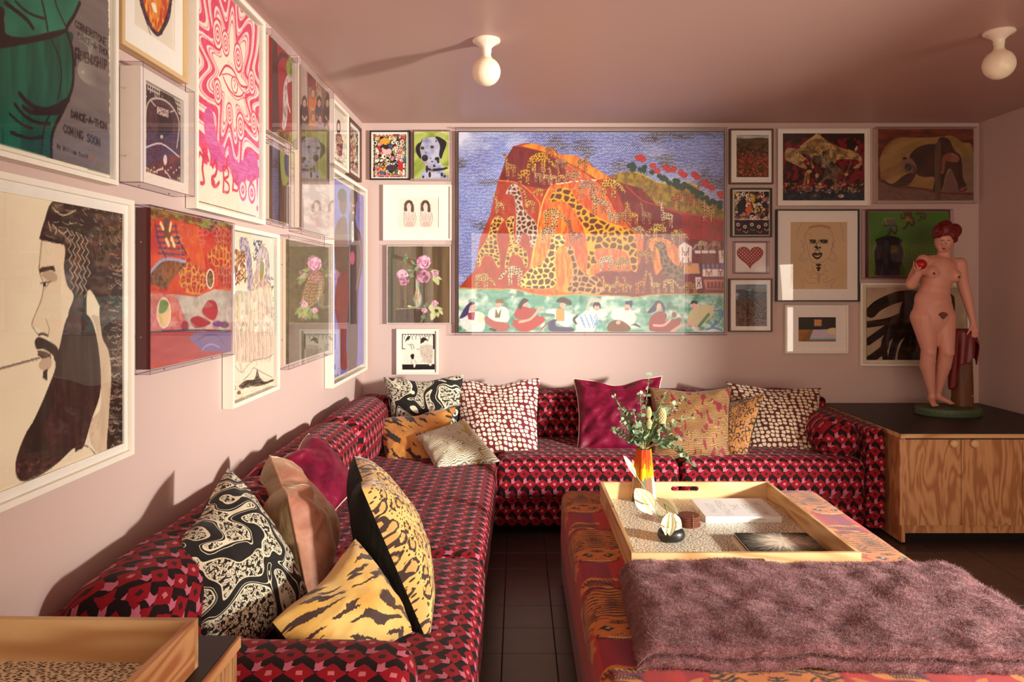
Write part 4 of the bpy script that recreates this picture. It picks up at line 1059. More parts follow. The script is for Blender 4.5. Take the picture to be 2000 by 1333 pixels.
def canvas_for(W, a, d, cell, crop, bg=(240, 230, 210), seed=1):
    """a = (u0,u1,z0,z1) art rectangle in metres; crop = (x0, y0, scale) of the drawing coordinates"""
    def tf(p):
        x = crop[0]+p[:, 0]/crop[2]; y = crop[1]+p[:, 1]/crop[2]
        if W.side == 'left': Y = (-XL-d)*F/(CX-x); u = Y
        else: Y = YB-d; u = (x-CX)*Y/F
        z = H-(y-CY)*Y/F; return np.stack([u-a[0], a[3]-z], 1)
    return Cv(a[1]-a[0], a[3]-a[2], cell, tf, bg, seed)
def hang(W, o4, d, label, kind, paint=None, art=None, fw=.02, fm=None, cell=.004, crop=(0, 0, 1), bg=(240, 230, 210), mat_in=.0, glassy=True, seed=1, cat='picture',
         canvas_side=None, margins=None, mb=None, mart=None, uv01=None, art_d=None):
    """o4 = (u0,u1,z0,z1) outline. kind 'frame' or 'case' (acrylic). art = art rectangle; paint(cv) draws it"""
    u0, u1, z0, z1 = o4; e = empty({'frame': 'framed_picture', 'case': 'boxed_picture'}[kind], tuple(W.P((u0+u1)/2, (z0+z1)/2, 0)), label, cat, None)
    a = art or (u0+fw, u1-fw, z0+fw, z1-fw)
    if kind == 'frame':
        b = B()
        W.box(b, u0, u1, z1-fw, z1, .003, d); W.box(b, u0, u1, z0, z0+fw, .003, d); W.box(b, u0, u0+fw, z0+fw, z1-fw, .003, d); W.box(b, u1-fw, u1, z0+fw, z1-fw, .003, d)
        b.build('frame', fm or M_white, e)
        b = B(); W.box(b, u0+fw*.6, u1-fw*.6, z0+fw*.6, z1-fw*.6, .003, .007); b.build('backing_board', M_linen if mb is None else mb, e)
        ad = art_d if art_d is not None else d-.014
        if mat_in and (a[0]-u0 > fw+.004):
            b = B(); g = .0
            W.box(b, u0+fw-.001, u1-fw+.001, a[3]-g, z1-fw+.001, ad-.002, ad+.003); W.box(b, u0+fw-.001, u1-fw+.001, z0+fw-.001, a[2]+g, ad-.002, ad+.003)
            W.box(b, u0+fw-.001, a[0]+g, a[2]+g, a[3]-g, ad-.002, ad+.003); W.box(b, a[1]-g, u1-fw+.001, a[2]+g, a[3]-g, ad-.002, ad+.003); b.build('mat_board', M_matb, e)
        if glassy:
            p = [W.P(u0+fw*.9, z0+fw*.9, d-.004), W.P(u1-fw*.9, z0+fw*.9, d-.004), W.P(u1-fw*.9, z1-fw*.9, d-.004), W.P(u0+fw*.9, z1-fw*.9, d-.004)]
            link('glazing', mesh(p, [(0, 1, 2, 3)]), M_glass, e)
        if art_d is None: ad = d-.0155 if mat_in else d-.016
    else:
        # clear acrylic case: front sheet, four side sheets with bright cut edges, small screws
        b = B(); g = [(u0, z0), (u1, z0), (u1, z1), (u0, z1)]
        fr_ = [W.P(u, z, d) for u, z in g]; bk_ = [W.P(u, z, .002) for u, z in g]
        V = fr_+bk_; me = mesh(V, [(0, 1, 2, 3)]+[(i, (i+1) % 4, 4+(i+1) % 4, 4+i) for i in range(4)]); link('acrylic_case', me, M_acryl, e)
        b = B(); t = .0022
        for i in range(4): b.tube([fr_[i], fr_[(i+1) % 4]], t/2, 4); b.tube([fr_[i], bk_[i]], t/2, 4); b.tube([bk_[i], bk_[(i+1) % 4]], t/2, 4)
        b.build('case_edges', M_acedge, e)
        sc = B()
        for k in (.22, .78):
            for zz in (z0, z1): sc.ell(W.P(u0+(u1-u0)*k, zz, .02), (.0026,)*3, 8, 6)
            for uu in (u0, u1): sc.ell(W.P(uu, z0+(z1-z0)*k, .02), (.0026,)*3, 8, 6)
        sc.build('case_screws', M_steel, e)
        ad = art_d if art_d is not None else d-.018
        b = B(); W.box(b, a[0]-.0015, a[1]+.0015, a[2]-.0015, a[3]+.0015, .004, ad-.0012); b.build('stretched_canvas', canvas_side or M_linen, e)
        if margins:                                        # inner tray frame round the canvas
            fm_, fwid, fd = margins; b = B(); v0, v1, y0, y1 = a[0]-fwid-.002, a[1]+fwid+.002, a[2]-fwid-.002, a[3]+fwid+.002
            W.box(b, v0, v1, y1-fwid, y1, .003, fd); W.box(b, v0, v1, y0, y0+fwid, .003, fd); W.box(b, v0, v0+fwid, y0+fwid, y1-fwid, .003, fd); W.box(b, v1-fwid, v1, y0+fwid, y1-fwid, .003, fd); b.build('frame', fm_, e)
    cv = canvas_for(W, a, ad, cell, crop, bg, seed)
    if paint: paint(cv)
    me = cv.mesh(W.P(a[0], a[3], ad), W.r, (0, 0, 1)); link('artwork', me, mart or (M_art if kind == 'frame' else M_oil), e); return e
def BQ(x0, y0, x1, y1, d):                              # rectangle on the back wall from photo px
    a = WB.px(x0, y1, d); b = WB.px(x1, y0, d); return (a[0], b[0], a[1], b[1])

# ---------------------------- the big giraffe mountain (drawing units: 3.1 per photo px from 880,240)
def p_giraffe(c):
    x, y = c.X, c.Y; row = np.floor(y/.0068); xx = x/.0155+row*.37+fbm(x*7, y*7, 2)*1.6; yy = y/.0068
    dash = (np.abs(yy-row-.5+(fbm(x*40, y*40, 4)-.5)*.5) < .25) & ((xx-np.floor(xx)) < .70)
    cl = fbm(x*2.6+1, y*4.6, 11, 4); blue = c.blend((52, 62, 140), (92, 116, 190), (fbm(x*3, y*3, 7)-.3)*2); dk = np.clip((fbm(x*4.6+5, y*9, 21, 5)-.58)*8, 0, .85)
    blue = c.blend(blue, (22, 20, 44), dk); wh = c.blend((214, 214, 224), (246, 244, 240), cl)
    c.a[:] = c.blend(blue, wh, dash*.92); c.a[:] = c.blend(c.a, (236, 238, 244), np.clip((cl-.60)*5, 0, 1)*.85*np.clip(1.3-x*.6, .35, 1))
    OR = c.streak((206, 92, 34), (160, 48, 26), .03, .06, 3, 2.4); RD = c.streak((150, 48, 34), (178, 62, 34), .02, .04, 5, 2); MR = c.streak((104, 26, 34), (128, 40, 40), .02, .05, 6, 2)
    YO = c.streak((232, 150, 46), (206, 96, 38), .012, .05, 8, 3); OL = c.streak((168, 136, 44), (118, 92, 28), .02, .03, 9, 3); RR = c.streak((176, 28, 24), (140, 36, 28), .012, .06, 12, 2.5)
    WS = c.streak((226, 130, 66), (196, 74, 44), .01, .04, 14, 3)
    D = {}
    c.poly([(40, 1010), (150, 890), (180, 700), (240, 560), (290, 350), (340, 220), (380, 145), (450, 125), (520, 130), (600, 155), (650, 190), (760, 200), (850, 260), (930, 310), (970, 330), (1020, 302), (1080, 295), (1150, 310), (1250, 360), (1350, 375), (1450, 365), (1500, 400), (1580, 470), (1660, 540), (1660, 1060), (1300, 1050), (500, 1060)], RD)
    c.poly([(380, 145), (560, 180), (700, 240), (880, 345), (700, 400), (560, 400), (470, 385), (300, 345), (335, 220)], MR)
    c.poly([(420, 140), (500, 125), (600, 155), (650, 190), (760, 200), (850, 260), (970, 335), (1120, 640), (1060, 620), (960, 440), (880, 345), (700, 250), (560, 175)], YO)
    c.poly([(880, 345), (980, 340), (1120, 640), (1020, 560), (940, 430)], RD)
    c.poly([(970, 338), (1020, 302), (1080, 295), (1150, 310), (1250, 360), (1350, 375), (1450, 365), (1500, 400), (1580, 470), (1660, 540), (1660, 590), (1560, 570), (1400, 540), (1250, 500), (1160, 470), (1060, 380)], OL)
    c.poly([(980, 350), (1160, 400), (1250, 500), (1400, 560), (1400, 720), (1160, 690), (1100, 640)], MR)
    c.poly([(1400, 540), (1560, 572), (1660, 600), (1660, 740), (1400, 700)], RR)
    c.poly([(1160, 690), (1400, 700), (1660, 720), (1660, 1060), (860, 1050), (860, 900), (1100, 900)], MR)
    c.poly([(240, 560), (290, 350), (420, 370), (520, 460), (540, 540), (480, 880), (420, 960), (150, 900), (180, 700)], RD)
    c.poly([(480, 885), (520, 650), (545, 520), (600, 390), (640, 370), (880, 348), (960, 450), (1020, 560), (1110, 660), (1170, 690), (1120, 880), (900, 905), (760, 1030), (440, 1010)], c.streak((222, 112, 44), (190, 70, 36), .012, .05, 17, 3), 1, True)
    c.poly([(700, 250), (880, 348), (950, 440), (1010, 540), (880, 470), (740, 400), (720, 360)], WS)
    c.poly([(490, 880), (520, 680), (570, 560), (640, 480), (700, 620), (610, 760), (560, 860)], YO, 1, True)
    c.poly([(622, 920), (632, 800), (664, 738), (700, 765), (735, 860), (740, 1020), (640, 1010)], YO, 1, True)
    c.poly([(1190, 710), (1300, 702), (1400, 790), (1390, 880), (1290, 880), (1240, 920), (1220, 800)], YO, 1, True)
    c.poly([(870, 770), (1040, 760), (1090, 840), (1120, 890), (900, 890), (850, 880)], WS)
    c.poly([(30, 1000), (300, 1002), (480, 1028), (640, 1040), (900, 1030), (900, 1050), (30, 1030)], YO)
    # cliff seams
    for pts, col, wd in (([(380, 145), (560, 180), (700, 240), (880, 345), (950, 440), (1020, 560), (1120, 660)], (120, 26, 26), .006), ([(290, 350), (420, 370), (520, 460), (540, 540), (480, 880)], (226, 140, 60), .006), ([(640, 372), (760, 356), (880, 348)], (240, 220, 190), .008),
                         ([(1080, 295), (1150, 310), (1250, 360), (1350, 375), (1450, 365), (1580, 470), (1660, 540)], (206, 170, 40), .006), ([(600, 392), (560, 480), (525, 640), (490, 880)], (238, 200, 90), .007), ([(1060, 380), (1160, 470), (1250, 500), (1400, 545), (1560, 572), (1660, 600)], (190, 60, 30), .007)):
        c.line(pts, wd, col)
    rs = c.rs
    def skin(k, net, spot=(92, 44, 26)):
        key = (k, net)
        if key not in D: D[key] = c.skin(net, spot, k, int(k*1e4) % 97, .24)
        return D[key]
    def gir(x, y, s, f=1, net=(224, 190, 96), pose=0, k=.020):
        """standing giraffe: s = body length, pose 0 upright neck, 1 grazing"""
        L = skin(k, net); X = lambda a: x+a*s*f; Yy = lambda b: y+b*s
        c.poly([(X(-.5), Yy(-.12)), (X(-.2), Yy(-.30)), (X(.25), Yy(-.38)), (X(.5), Yy(-.25)), (X(.45), Yy(.15)), (X(0), Yy(.22)), (X(-.45), Yy(.18))], L, 1, True)
        for lx in (-.42, -.25, .22, .40): c.poly([(X(lx-.07), Yy(0)), (X(lx+.07), Yy(0)), (X(lx+.05), Yy(.95)), (X(lx-.045), Yy(.95))], L)
        if pose == 0: c.poly([(X(.20), Yy(-.25)), (X(.48), Yy(-.15)), (X(.62), Yy(-1.15)), (X(.80), Yy(-1.05)), (X(.82), Yy(-1.2)), (X(.58), Yy(-1.42)), (X(.42), Yy(-1.3))], L)
        else: c.poly([(X(.20), Yy(-.34)), (X(.45), Yy(.05)), (X(.85), Yy(.45)), (X(1.05), Yy(.65)), (X(1.12), Yy(.52)), (X(.80), Yy(.05))], L)
    TA = (206, 172, 124); YE = (228, 186, 70); CR = (226, 206, 160)
    for (x_, y_, s_, f_, n_, p_, k_) in ((365, 270, 60, -1, (206, 150, 74), 0, .016), (445, 310, 70, 1, (228, 170, 40), 0, .022), (535, 215, 90, 1, (232, 180, 40), 1, .018), (530, 320, 46, -1, TA, 0, .014), (580, 330, 46, -1, (214, 176, 120), 0, .014), (625, 335, 46, -1, (220, 180, 110), 0, .014), (675, 330, 46, -1, (228, 184, 90), 0, .014), (720, 320, 46, -1, TA, 0, .014), (765, 320, 46, -1, TA, 0, .013),
            (660, 235, 50, 1, TA, 1, .012), (800, 240, 60, 1, (216, 160, 90), 1, .014), (600, 165, 50, 1, (220, 150, 80), 1, .011), (300, 500, 54, -1, (226, 180, 110), 0, .015), (480, 490, 60, -1, (220, 170, 90), 0, .015), (610, 550, 90, 1, (228, 180, 90), 1, .016), (540, 410, 40, -1, YE, 1, .012), (590, 660, 80, 1, (226, 200, 160), 0, .014),
            (760, 690, 80, -1, (190, 120, 96), 0, .014), (900, 480, 80, -1, TA, 0, .015), (820, 380, 90, 1, (220, 170, 130), 1, .012), (985, 570, 66, -1, CR, 0, .013), (960, 370, 90, 1, YE, 1, .018), (1040, 560, 56, 1, (190, 150, 90), 0, .014), (1105, 560, 60, -1, (226, 160, 60), 0, .016), (1185, 560, 56, -1, (176, 134, 90), 0, .014), (1310, 570, 70, -1, CR, 0, .017),
            (1130, 650, 70, 1, TA, 1, .014), (1265, 640, 80, -1, (226, 196, 96), 1, .016), (1370, 670, 70, 1, (206, 172, 80), 1, .014), (1365, 460, 60, 1, (206, 116, 50), 0, .016), (1440, 470, 56, -1, (180, 116, 60), 0, .013), (1470, 450, 60, 1, (190, 112, 56), 0, .014), (1560, 530, 74, -1, (222, 184, 100), 0, .016), (1230, 430, 40, 1, (186, 140, 60), 0, .011), (1180, 390, 36, -1, (190, 150, 70), 0, .010),
            (190, 940, 80, 1, (226, 190, 96), 1, .014), (390, 900, 90, -1, CR, 1, .017), (940, 830, 74, 1, CR, 1, .013), (1045, 840, 74, -1, (200, 170, 100), 1, .013), (1525, 735, 56, -1, CR, 1, .012), (1605, 735, 56, -1, TA, 1, .012), (1165, 790, 60, 1, (190, 140, 70), 0, .015), (1210, 800, 60, 1, (216, 140, 50), 0, .014), (1455, 990, 70, -1, (206, 150, 60), 1, .015),
            (945, 985, 42, -1, YE, 0, .013), (985, 990, 42, 1, TA, 0, .012), (1030, 985, 42, -1, (222, 160, 50), 0, .012), (1075, 990, 42, -1, (200, 160, 90), 0, .012), (1150, 975, 62, 1, (216, 130, 50), 0, .017), (1240, 985, 58, -1, (214, 180, 100), 0, .014), (1320, 965, 66, 1, (226, 196, 110), 1, .016),
            (1430, 620, 36, 1, (150, 60, 40), 0, .010), (1500, 630, 36, -1, (160, 60, 30), 0, .010), (1570, 630, 36, 1, (150, 50, 30), 0, .010), (1625, 640, 36, 1, (150, 60, 30), 0, .010)):
        gir(x_, y_, s_, f_, n_, p_, k_)
    BG = {'y': skin(.044, (226, 160, 34)), 'w': skin(.033, (206, 186, 164)), 'p': skin(.029, (226, 180, 84)), 'q': skin(.038, (232, 206, 104)), 't': skin(.040, (190, 146, 96)), 'd': skin(.040, (136, 96, 62), (70, 34, 24))}
    for k, pts in (('w', [(335, 430), (370, 375), (410, 385), (430, 450), (445, 530), (505, 590), (530, 660), (505, 745), (485, 745), (478, 690), (440, 665), (418, 725), (400, 720), (398, 600), (398, 520), (383, 440)]),
                   ('p', [(250, 600), (285, 565), (325, 590), (300, 620), (278, 690), (290, 760), (300, 870), (285, 870), (250, 810), (200, 810), (180, 865), (165, 860), (170, 790), (225, 700)]),
                   ('p', [(335, 600), (360, 570), (388, 575), (382, 640), (392, 715), (460, 780), (465, 870), (445, 860), (430, 815), (372, 800), (345, 872), (330, 868), (345, 780), (362, 700)]),
                   ('q', [(608, 700), (640, 675), (690, 690), (690, 735), (650, 760), (632, 850), (640, 960), (600, 1002), (440, 998), (428, 955), (480, 885), (556, 850), (598, 760)]),
                   ('t', [(700, 770), (735, 750), (762, 840), (800, 905), (880, 930), (918, 975), (905, 1030), (712, 1020), (730, 950), (738, 850)]),
                   ('y', [(605, 440), (650, 400), (700, 395), (735, 420), (760, 465), (850, 545), (960, 605), (1080, 645), (1120, 700), (1130, 885), (1100, 890), (1082, 815), (1030, 770), (890, 762), (872, 820), (888, 850), (850, 870), (842, 915), (822, 905), (832, 780), (808, 650), (745, 530), (680, 475), (600, 482)]),
                   ('d', [(1240, 740), (1270, 720), (1300, 740), (1315, 805), (1352, 855), (1400, 885), (1400, 955), (1300, 925), (1275, 860), (1262, 780)])):
        c.poly(pts, BG[k], 1, True)
        c.line(list(pts)+[pts[0]], .0028, {'y': (226, 170, 40), 'w': (214, 196, 180), 'd': (120, 84, 60)}.get(k, (230, 190, 100)))
    for (ex, ey) in ((640, 425), (662, 420), (648, 706), (668, 706), (1262, 752), (1278, 750), (372, 402), (302, 582), (352, 588), (700, 755), (715, 765)): c.ell(ex, ey, 6, 5, (240, 236, 226)); c.ell(ex, ey, 3, 4, (20, 16, 14))
    for a, b_ in (((735, 410), (760, 385)), ((600, 400), (622, 405)), ((690, 690), (705, 670)), ((605, 695), (590, 685)), ((1310, 735), (1330, 742)), ((410, 392), (432, 400))): c.line([a, b_], .012, (196, 130, 60), sm=False)
    # geraniums on the ridge
    for k in range(46):
        t = rs.rand(); gx = 1075+570*t; gy = 262+260*max(0, t-.05)**1.25+rs.uniform(-14, 26); c.ell(gx, gy, 17, 15, (36, 62, 44)); c.line([(gx, gy), (gx+3, gy+22)], .003, (30, 50, 36))
    for (gx, gy) in ((1135, 215), (1165, 222), (1150, 210), (1225, 262), (1250, 292), (1300, 272), (1318, 285), (1350, 282), (1395, 305), (1412, 318), (1475, 315), (1490, 330), (1535, 360), (1548, 375), (1580, 395), (1630, 432), (1640, 445)):
        for q in range(6): a = q*1.05; c.ell(gx+11*math.cos(a), gy+10*math.sin(a), 10, 9, (188, 34, 40))
        for q in range(5): a = q*1.3; c.ell(gx+9*math.cos(a), gy+8*math.sin(a), 2.2, 2.2, (232, 150, 60))
    # little decorated houses
    W_ = (232, 214, 196)
    def hut(p, col=W_): c.poly(p, col); c.line(list(p)+[p[0]], .003, (150, 140, 160), sm=False)
    hut([(1380, 745), (1415, 722), (1460, 750), (1458, 850), (1385, 850)]); hut([(1475, 772), (1600, 772), (1605, 790), (1480, 792)]); c.poly([(1500, 795), (1600, 795), (1600, 852), (1500, 850)], (116, 64, 44)); hut([(1622, 772), (1655, 772), (1655, 850), (1625, 850)])
    hut([(1412, 852), (1500, 852), (1508, 912), (1410, 915)], (214, 150, 90)); hut([(1525, 885), (1655, 885), (1655, 930), (1525, 930)]); hut([(1480, 935), (1515, 935), (1522, 1000), (1485, 1008)]); c.poly([(1530, 950), (1655, 950), (1655, 1008), (1545, 1008)], (196, 120, 96))
    for q in range(5): c.ell(1530+q*28, 868, 9, 16, (120, 116, 160)); c.poly([(1552+q*22, 962), (1566+q*22, 962), (1570+q*22, 1004), (1550+q*22, 1004)], (120, 36, 26))
    for (hx, hy, hs) in ((1402, 770, 1), (1440, 770, -1), (1405, 830, -1), (1438, 830, 1), (1545, 890, 1), (1580, 890, -1), (1620, 890, 1), (1645, 890, -1), (1495, 960, 1), (1508, 962, -1), (1640, 790, 1), (1515, 782, 1), (1560, 782, 1)):
        c.line([(hx, hy-14), (hx+2*hs, hy+6), (hx+12*hs, hy+14), (hx+14*hs, hy+34)], .006, (130, 50, 30)); c.line([(hx+2*hs, hy+6), (hx, hy+34)], .004, (130, 50, 30))
    # the sea and the seated people
    SE = c.blend((84, 156, 130), (222, 232, 212), (fbm(x*16+fbm(x*9, y*9, 3)*3, y*26, 31, 4)-.34)*2.4); SE = c.blend(SE, (44, 96, 76), np.clip((fbm(x*22, y*22+4, 17, 3)-.60)*5, 0, 1)*.7)
    c.poly([(30, 1000), (300, 1008), (350, 1004), (420, 1012), (520, 1040), (620, 1048), (760, 1038), (900, 1044), (1060, 1050), (1120, 1058), (1250, 1040), (1660, 1034), (1660, 1290), (30, 1290)], SE)
    c.line([(47, 1000), (300, 1008), (350, 1004), (420, 1012), (520, 1040), (620, 1048), (760, 1038), (900, 1044), (1060, 1050), (1120, 1058), (1250, 1040), (1655, 1034)], .008, (186, 150, 60))
    SK = (226, 170, 146); WH = c.streak((240, 236, 222), (222, 218, 206), .02, .02, 40); BK = (32, 24, 30)
    def face(fx, fy, r, f, hair=BK):
        c.ell(fx, fy, r, r*1.15, SK); c.poly([(fx+f*r*.8, fy-2), (fx+f*r*1.3, fy+5), (fx+f*r*.8, fy+7)], SK); c.ell(fx+f*r*.45, fy-3, 2, 2, (30, 20, 20)); c.ell(fx+f*r*.6, fy+r*.65, 4, 2, (170, 40, 40))
    c.poly([(60, 1160), (75, 1240), (190, 1262), (210, 1200), (190, 1150), (140, 1140), (95, 1145)], WH, 1, True); c.ell(185, 1180, 24, 34, (226, 214, 180)); c.poly([(100, 1150), (150, 1145), (145, 1195), (110, 1190)], (150, 60, 80)); face(135, 1122, 20, 1); c.poly([(130, 1082), (150, 1095), (120, 1110), (105, 1160), (65, 1185), (60, 1170), (95, 1110)], (60, 54, 100), 1, True)
    c.poly([(230, 1150), (260, 1120), (330, 1115), (355, 1150), (350, 1200), (300, 1215), (240, 1200)], WH, 1, True); c.poly([(215, 1170), (215, 1210), (300, 1265), (360, 1240), (340, 1210), (270, 1200)], (166, 76, 66), 1, True); c.poly([(275, 1120), (290, 1160), (310, 1120), (300, 1180), (270, 1180)], (96, 90, 50)); face(292, 1098, 18, -1); c.poly([(275, 1070), (320, 1062), (325, 1090), (275, 1092)], (116, 92, 50)); c.poly([(240, 1240), (280, 1250), (275, 1265), (230, 1250)], BK)
    c.poly([(385, 1160), (420, 1110), (470, 1120), (520, 1130), (490, 1180), (420, 1190)], (170, 36, 40), 1, True); c.poly([(380, 1195), (400, 1250), (470, 1262), (560, 1210), (570, 1180), (520, 1170), (450, 1195)], (176, 44, 44), 1, True); c.line([(420, 1205), (480, 1190), (520, 1150), (540, 1120)], .016, SK); face(450, 1090, 20, 1); c.poly([(425, 1080), (445, 1062), (475, 1075), (460, 1085), (440, 1100), (425, 1130), (408, 1110)], BK, 1, True); c.line([(470, 1170), (515, 1132)], .012, (130, 80, 50)); c.line([(590, 1210), (550, 1250)], .008, (170, 40, 50))
    c.poly([(590, 1130), (650, 1125), (720, 1150), (745, 1200), (700, 1235), (640, 1200), (630, 1160), (580, 1150)], WH, 1, True); c.poly([(640, 1120), (690, 1130), (690, 1200), (640, 1200)], (190, 150, 80)); c.poly([(600, 1200), (640, 1190), (640, 1230), (740, 1240), (735, 1265), (610, 1262), (592, 1230)], (58, 50, 92), 1, True); face(680, 1104, 18, -1); c.poly([(640, 1082), (665, 1056), (700, 1060), (735, 1085), (725, 1105), (690, 1092)], (56, 44, 36), 1, True); c.ell(560, 1120, 8, 8, SK)
    c.poly([(760, 1190), (800, 1150), (860, 1110), (900, 1130), (950, 1150), (930, 1180), (880, 1200), (870, 1262), (770, 1262)], (232, 226, 208), 1, True)
    for q in range(16): c.line([(775+q*9, 1160+(q % 4)*18), (800+q*6, 1185+(q % 4)*18)], .007, (96, 150, 206))
    c.line([(830, 1130), (838, 1090), (870, 1070), (905, 1075)], .020, (226, 180, 166)); face(885, 1115, 20, -.1); c.poly([(860, 1105), (870, 1086), (900, 1086), (910, 1105), (905, 1130), (898, 1108), (872, 1106), (866, 1130)], BK); c.line([(760, 1215), (745, 1190), (765, 1170)], .014, BK)
    c.poly([(970, 1170), (990, 1130), (1060, 1120), (1110, 1150), (1120, 1200), (1070, 1225), (990, 1190)], WH, 1, True); c.poly([(950, 1225), (990, 1195), (1040, 1200), (1090, 1240), (1060, 1266), (960, 1262)], (110, 66, 44), 1, True); c.poly([(1060, 1260), (1100, 1225), (1150, 1240), (1140, 1225), (1110, 1215)], (50, 40, 70), 1, True); face(1070, 1118, 18, -1); c.poly([(1055, 1080), (1100, 1075), (1102, 1095), (1090, 1125), (1085, 1102), (1058, 1098)], (46, 38, 76)); c.line([(1060, 1128), (1075, 1126)], .004, BK); c.ell(1015, 1208, 14, 12, SK)
    c.poly([(1200, 1230), (1215, 1170), (1270, 1140), (1310, 1165), (1300, 1205), (1380, 1180), (1395, 1200), (1340, 1262), (1220, 1262)], (150, 30, 38), 1, True); c.line([(1230, 1225), (1290, 1225), (1330, 1190)], .016, SK); face(1262, 1112, 18, 1); c.poly([(1245, 1078), (1275, 1080), (1300, 1120), (1290, 1145), (1270, 1095), (1250, 1100), (1240, 1140), (1190, 1150), (1225, 1105)], (44, 36, 66), 1, True); c.ell(1352, 1162, 15, 18, (120, 76, 44)); c.line([(1340, 1262), (1400, 1225), (1440, 1225)], .02, (216, 160, 140))
    c.poly([(1430, 1200), (1470, 1120), (1560, 1100), (1600, 1140), (1560, 1190), (1490, 1235)], (206, 190, 140), 1, True); c.line([(1560, 1160), (1500, 1235)], .020, (90, 126, 80)); face(1475, 1110, 18, -1); c.poly([(1448, 1100), (1460, 1076), (1490, 1078), (1498, 1098), (1470, 1092)], BK); c.line([(1440, 1200), (1500, 1245)], .016, SK)
    for q in range(5): c.line([(1610-q*4, 1120+q*4), (1640, 1140), (1625, 1200), (1590-q*3, 1230)], .010, (74, 130, 180)); 
    c.line([(1550, 1250), (1590, 1240), (1640, 1255)], .014, (84, 140, 190)); c.line([(1600, 1130), (1625, 1122)], .006, (230, 220, 190))
    c.grain(11)

def p_dog(c):                                            # 5.55 per px from 715,240
    x, y = c.X, c.Y; c.a[:] = c.blend((186, 200, 96), (136, 158, 50), (fbm(x*9, y*22+x*14, 3, 3)-.35)*2.6); c.a[:] = c.blend(c.a, (226, 226, 150), np.clip((fbm(x*10, y*16, 9)-.6)*4, 0, 1))
    G = c.blend((196, 200, 216), (134, 138, 172), (fbm(x*24, y*24, 5)-.3)*2)
    c.poly([(600, 600), (620, 520), (650, 480), (640, 440), (700, 420), (790, 420), (830, 470), (850, 540), (870, 602)], G, 1, True)
    c.poly([(595, 200), (650, 165), (750, 160), (800, 200), (810, 300), (800, 400), (750, 440), (690, 460), (620, 430), (600, 380), (595, 300)], G, 1, True)
    for p in ([(750, 155), (790, 155), (860, 200), (868, 240), (835, 330), (812, 390), (790, 350), (800, 260), (780, 200)], [(612, 175), (590, 210), (560, 230), (540, 270), (548, 330), (590, 390), (600, 360), (585, 280), (600, 230)]): c.poly(p, (26, 24, 34), 1, True)
    c.ell(638, 382, 34, 36, (20, 18, 24)); c.ell(630, 370, 8, 6, (90, 90, 110)); c.line([(605, 420), (640, 436), (690, 440)], .003, (190, 110, 100)); c.ell(652, 428, 16, 8, (206, 150, 130))
    for ex, ey in ((612, 275), (715, 262)): c.ell(ex, ey, 20, 16, (40, 30, 34)); c.ell(ex, ey, 10, 9, (110, 40, 34))
    for a in ((770, 390, 26, 20), (700, 385, 6, 8), (648, 322, 5, 6), (780, 420, 14, 20), (715, 420, 10, 8), (740, 470, 14, 10), (820, 560, 14, 22), (660, 500, 14, 40), (690, 560, 14, 34), (850, 580, 14, 14), (620, 585, 12, 14), (760, 200, 8, 10), (740, 460, 12, 8)): c.ell(*a, (34, 32, 46))
    c.poly([(660, 480), (700, 498), (830, 490), (870, 478), (890, 492), (840, 512), (720, 528), (665, 510)], (30, 24, 24)); c.line([(705, 500), (720, 500), (720, 528), (705, 528), (705, 500)], .003, (206, 150, 60), sm=False)
def p_collage(c, seed=0, pal=None):
    W_, H_ = c.W, c.H; rs = np.random.RandomState(seed); pal = pal or [(226, 206, 160), (30, 24, 28), (196, 50, 60), (230, 160, 60), (90, 130, 80), (220, 140, 150), (240, 226, 200), (70, 90, 150), (226, 130, 110), (40, 34, 36), (206, 196, 140)]
    old = c.tf; c.tf = lambda p: p
    f1, e, cid = voro2(c.X/.03+fbm(c.X*30, c.Y*30, 2), c.Y/.03+fbm(c.X*30, c.Y*30, 5), seed); P = np.array(pal, np.float32); c.a[:] = P[(cid*97).astype(int) % len(pal)]; c.a[e < .10] = (30, 24, 26)
    for k in range(150):
        x, y = rs.rand()*W_, rs.rand()*H_; r = rs.uniform(.004, .016); col = pal[rs.randint(len(pal))]; t = rs.randint(4)
        if t == 0: c.ell(x, y, r, r*rs.uniform(.5, 1.4), (28, 22, 24), rot=rs.rand()*3); c.ell(x, y, r*.8, r*.55, col, rot=rs.rand()*3)
        elif t == 1: c.line([(x, y), (x+rs.uniform(-.04, .04), y+rs.uniform(-.03, .03)), (x+rs.uniform(-.05, .05), y+rs.uniform(-.05, .05))], .0022, (26, 20, 22))
        elif t == 2: c.ell(x, y, r, r, (244, 232, 206)); c.ell(x+r*.3, y, r*.35, r*.5, (24, 20, 24)); c.line([(x-r, y+r), (x, y+r*1.6), (x+r, y+r)], .0016, (190, 40, 50))
        else: c.line([(x, y), (x+r*2, y+r), (x+r*.5, y+r*3)], .004, col)
    c.tf = old
def p_col1(c):
    p_collage(c, 3); old = c.tf; c.tf = lambda p: p; W_, H_ = c.W, c.H
    for k in range(34):
        t = k/33; c.ell(.010, H_*t, .004, .0045, (30, 22, 26)); c.ell(W_-.01, H_*t, .004, .0045, (60, 110, 70)); c.ell(W_*t, .012, .0045, .004, (206, 90, 80)); c.ell(W_*t, H_-.012, .005, .004, (226, 120, 110))
    c.ell(W_*.42, H_*.40, .032, .022, (240, 180, 170)); c.ell(W_*.40, H_*.30, .016, .016, (30, 26, 30)); c.ell(W_*.36, H_*.16, .035, .02, (226, 160, 50)); c.ell(W_*.55, H_*.78, .04, .02, (60, 50, 60)); c.poly([(W_*.75, H_*.6), (W_*.9, H_*.7), (W_*.88, H_*.88), (W_*.74, H_*.8)], (190, 40, 46)); c.tf = old
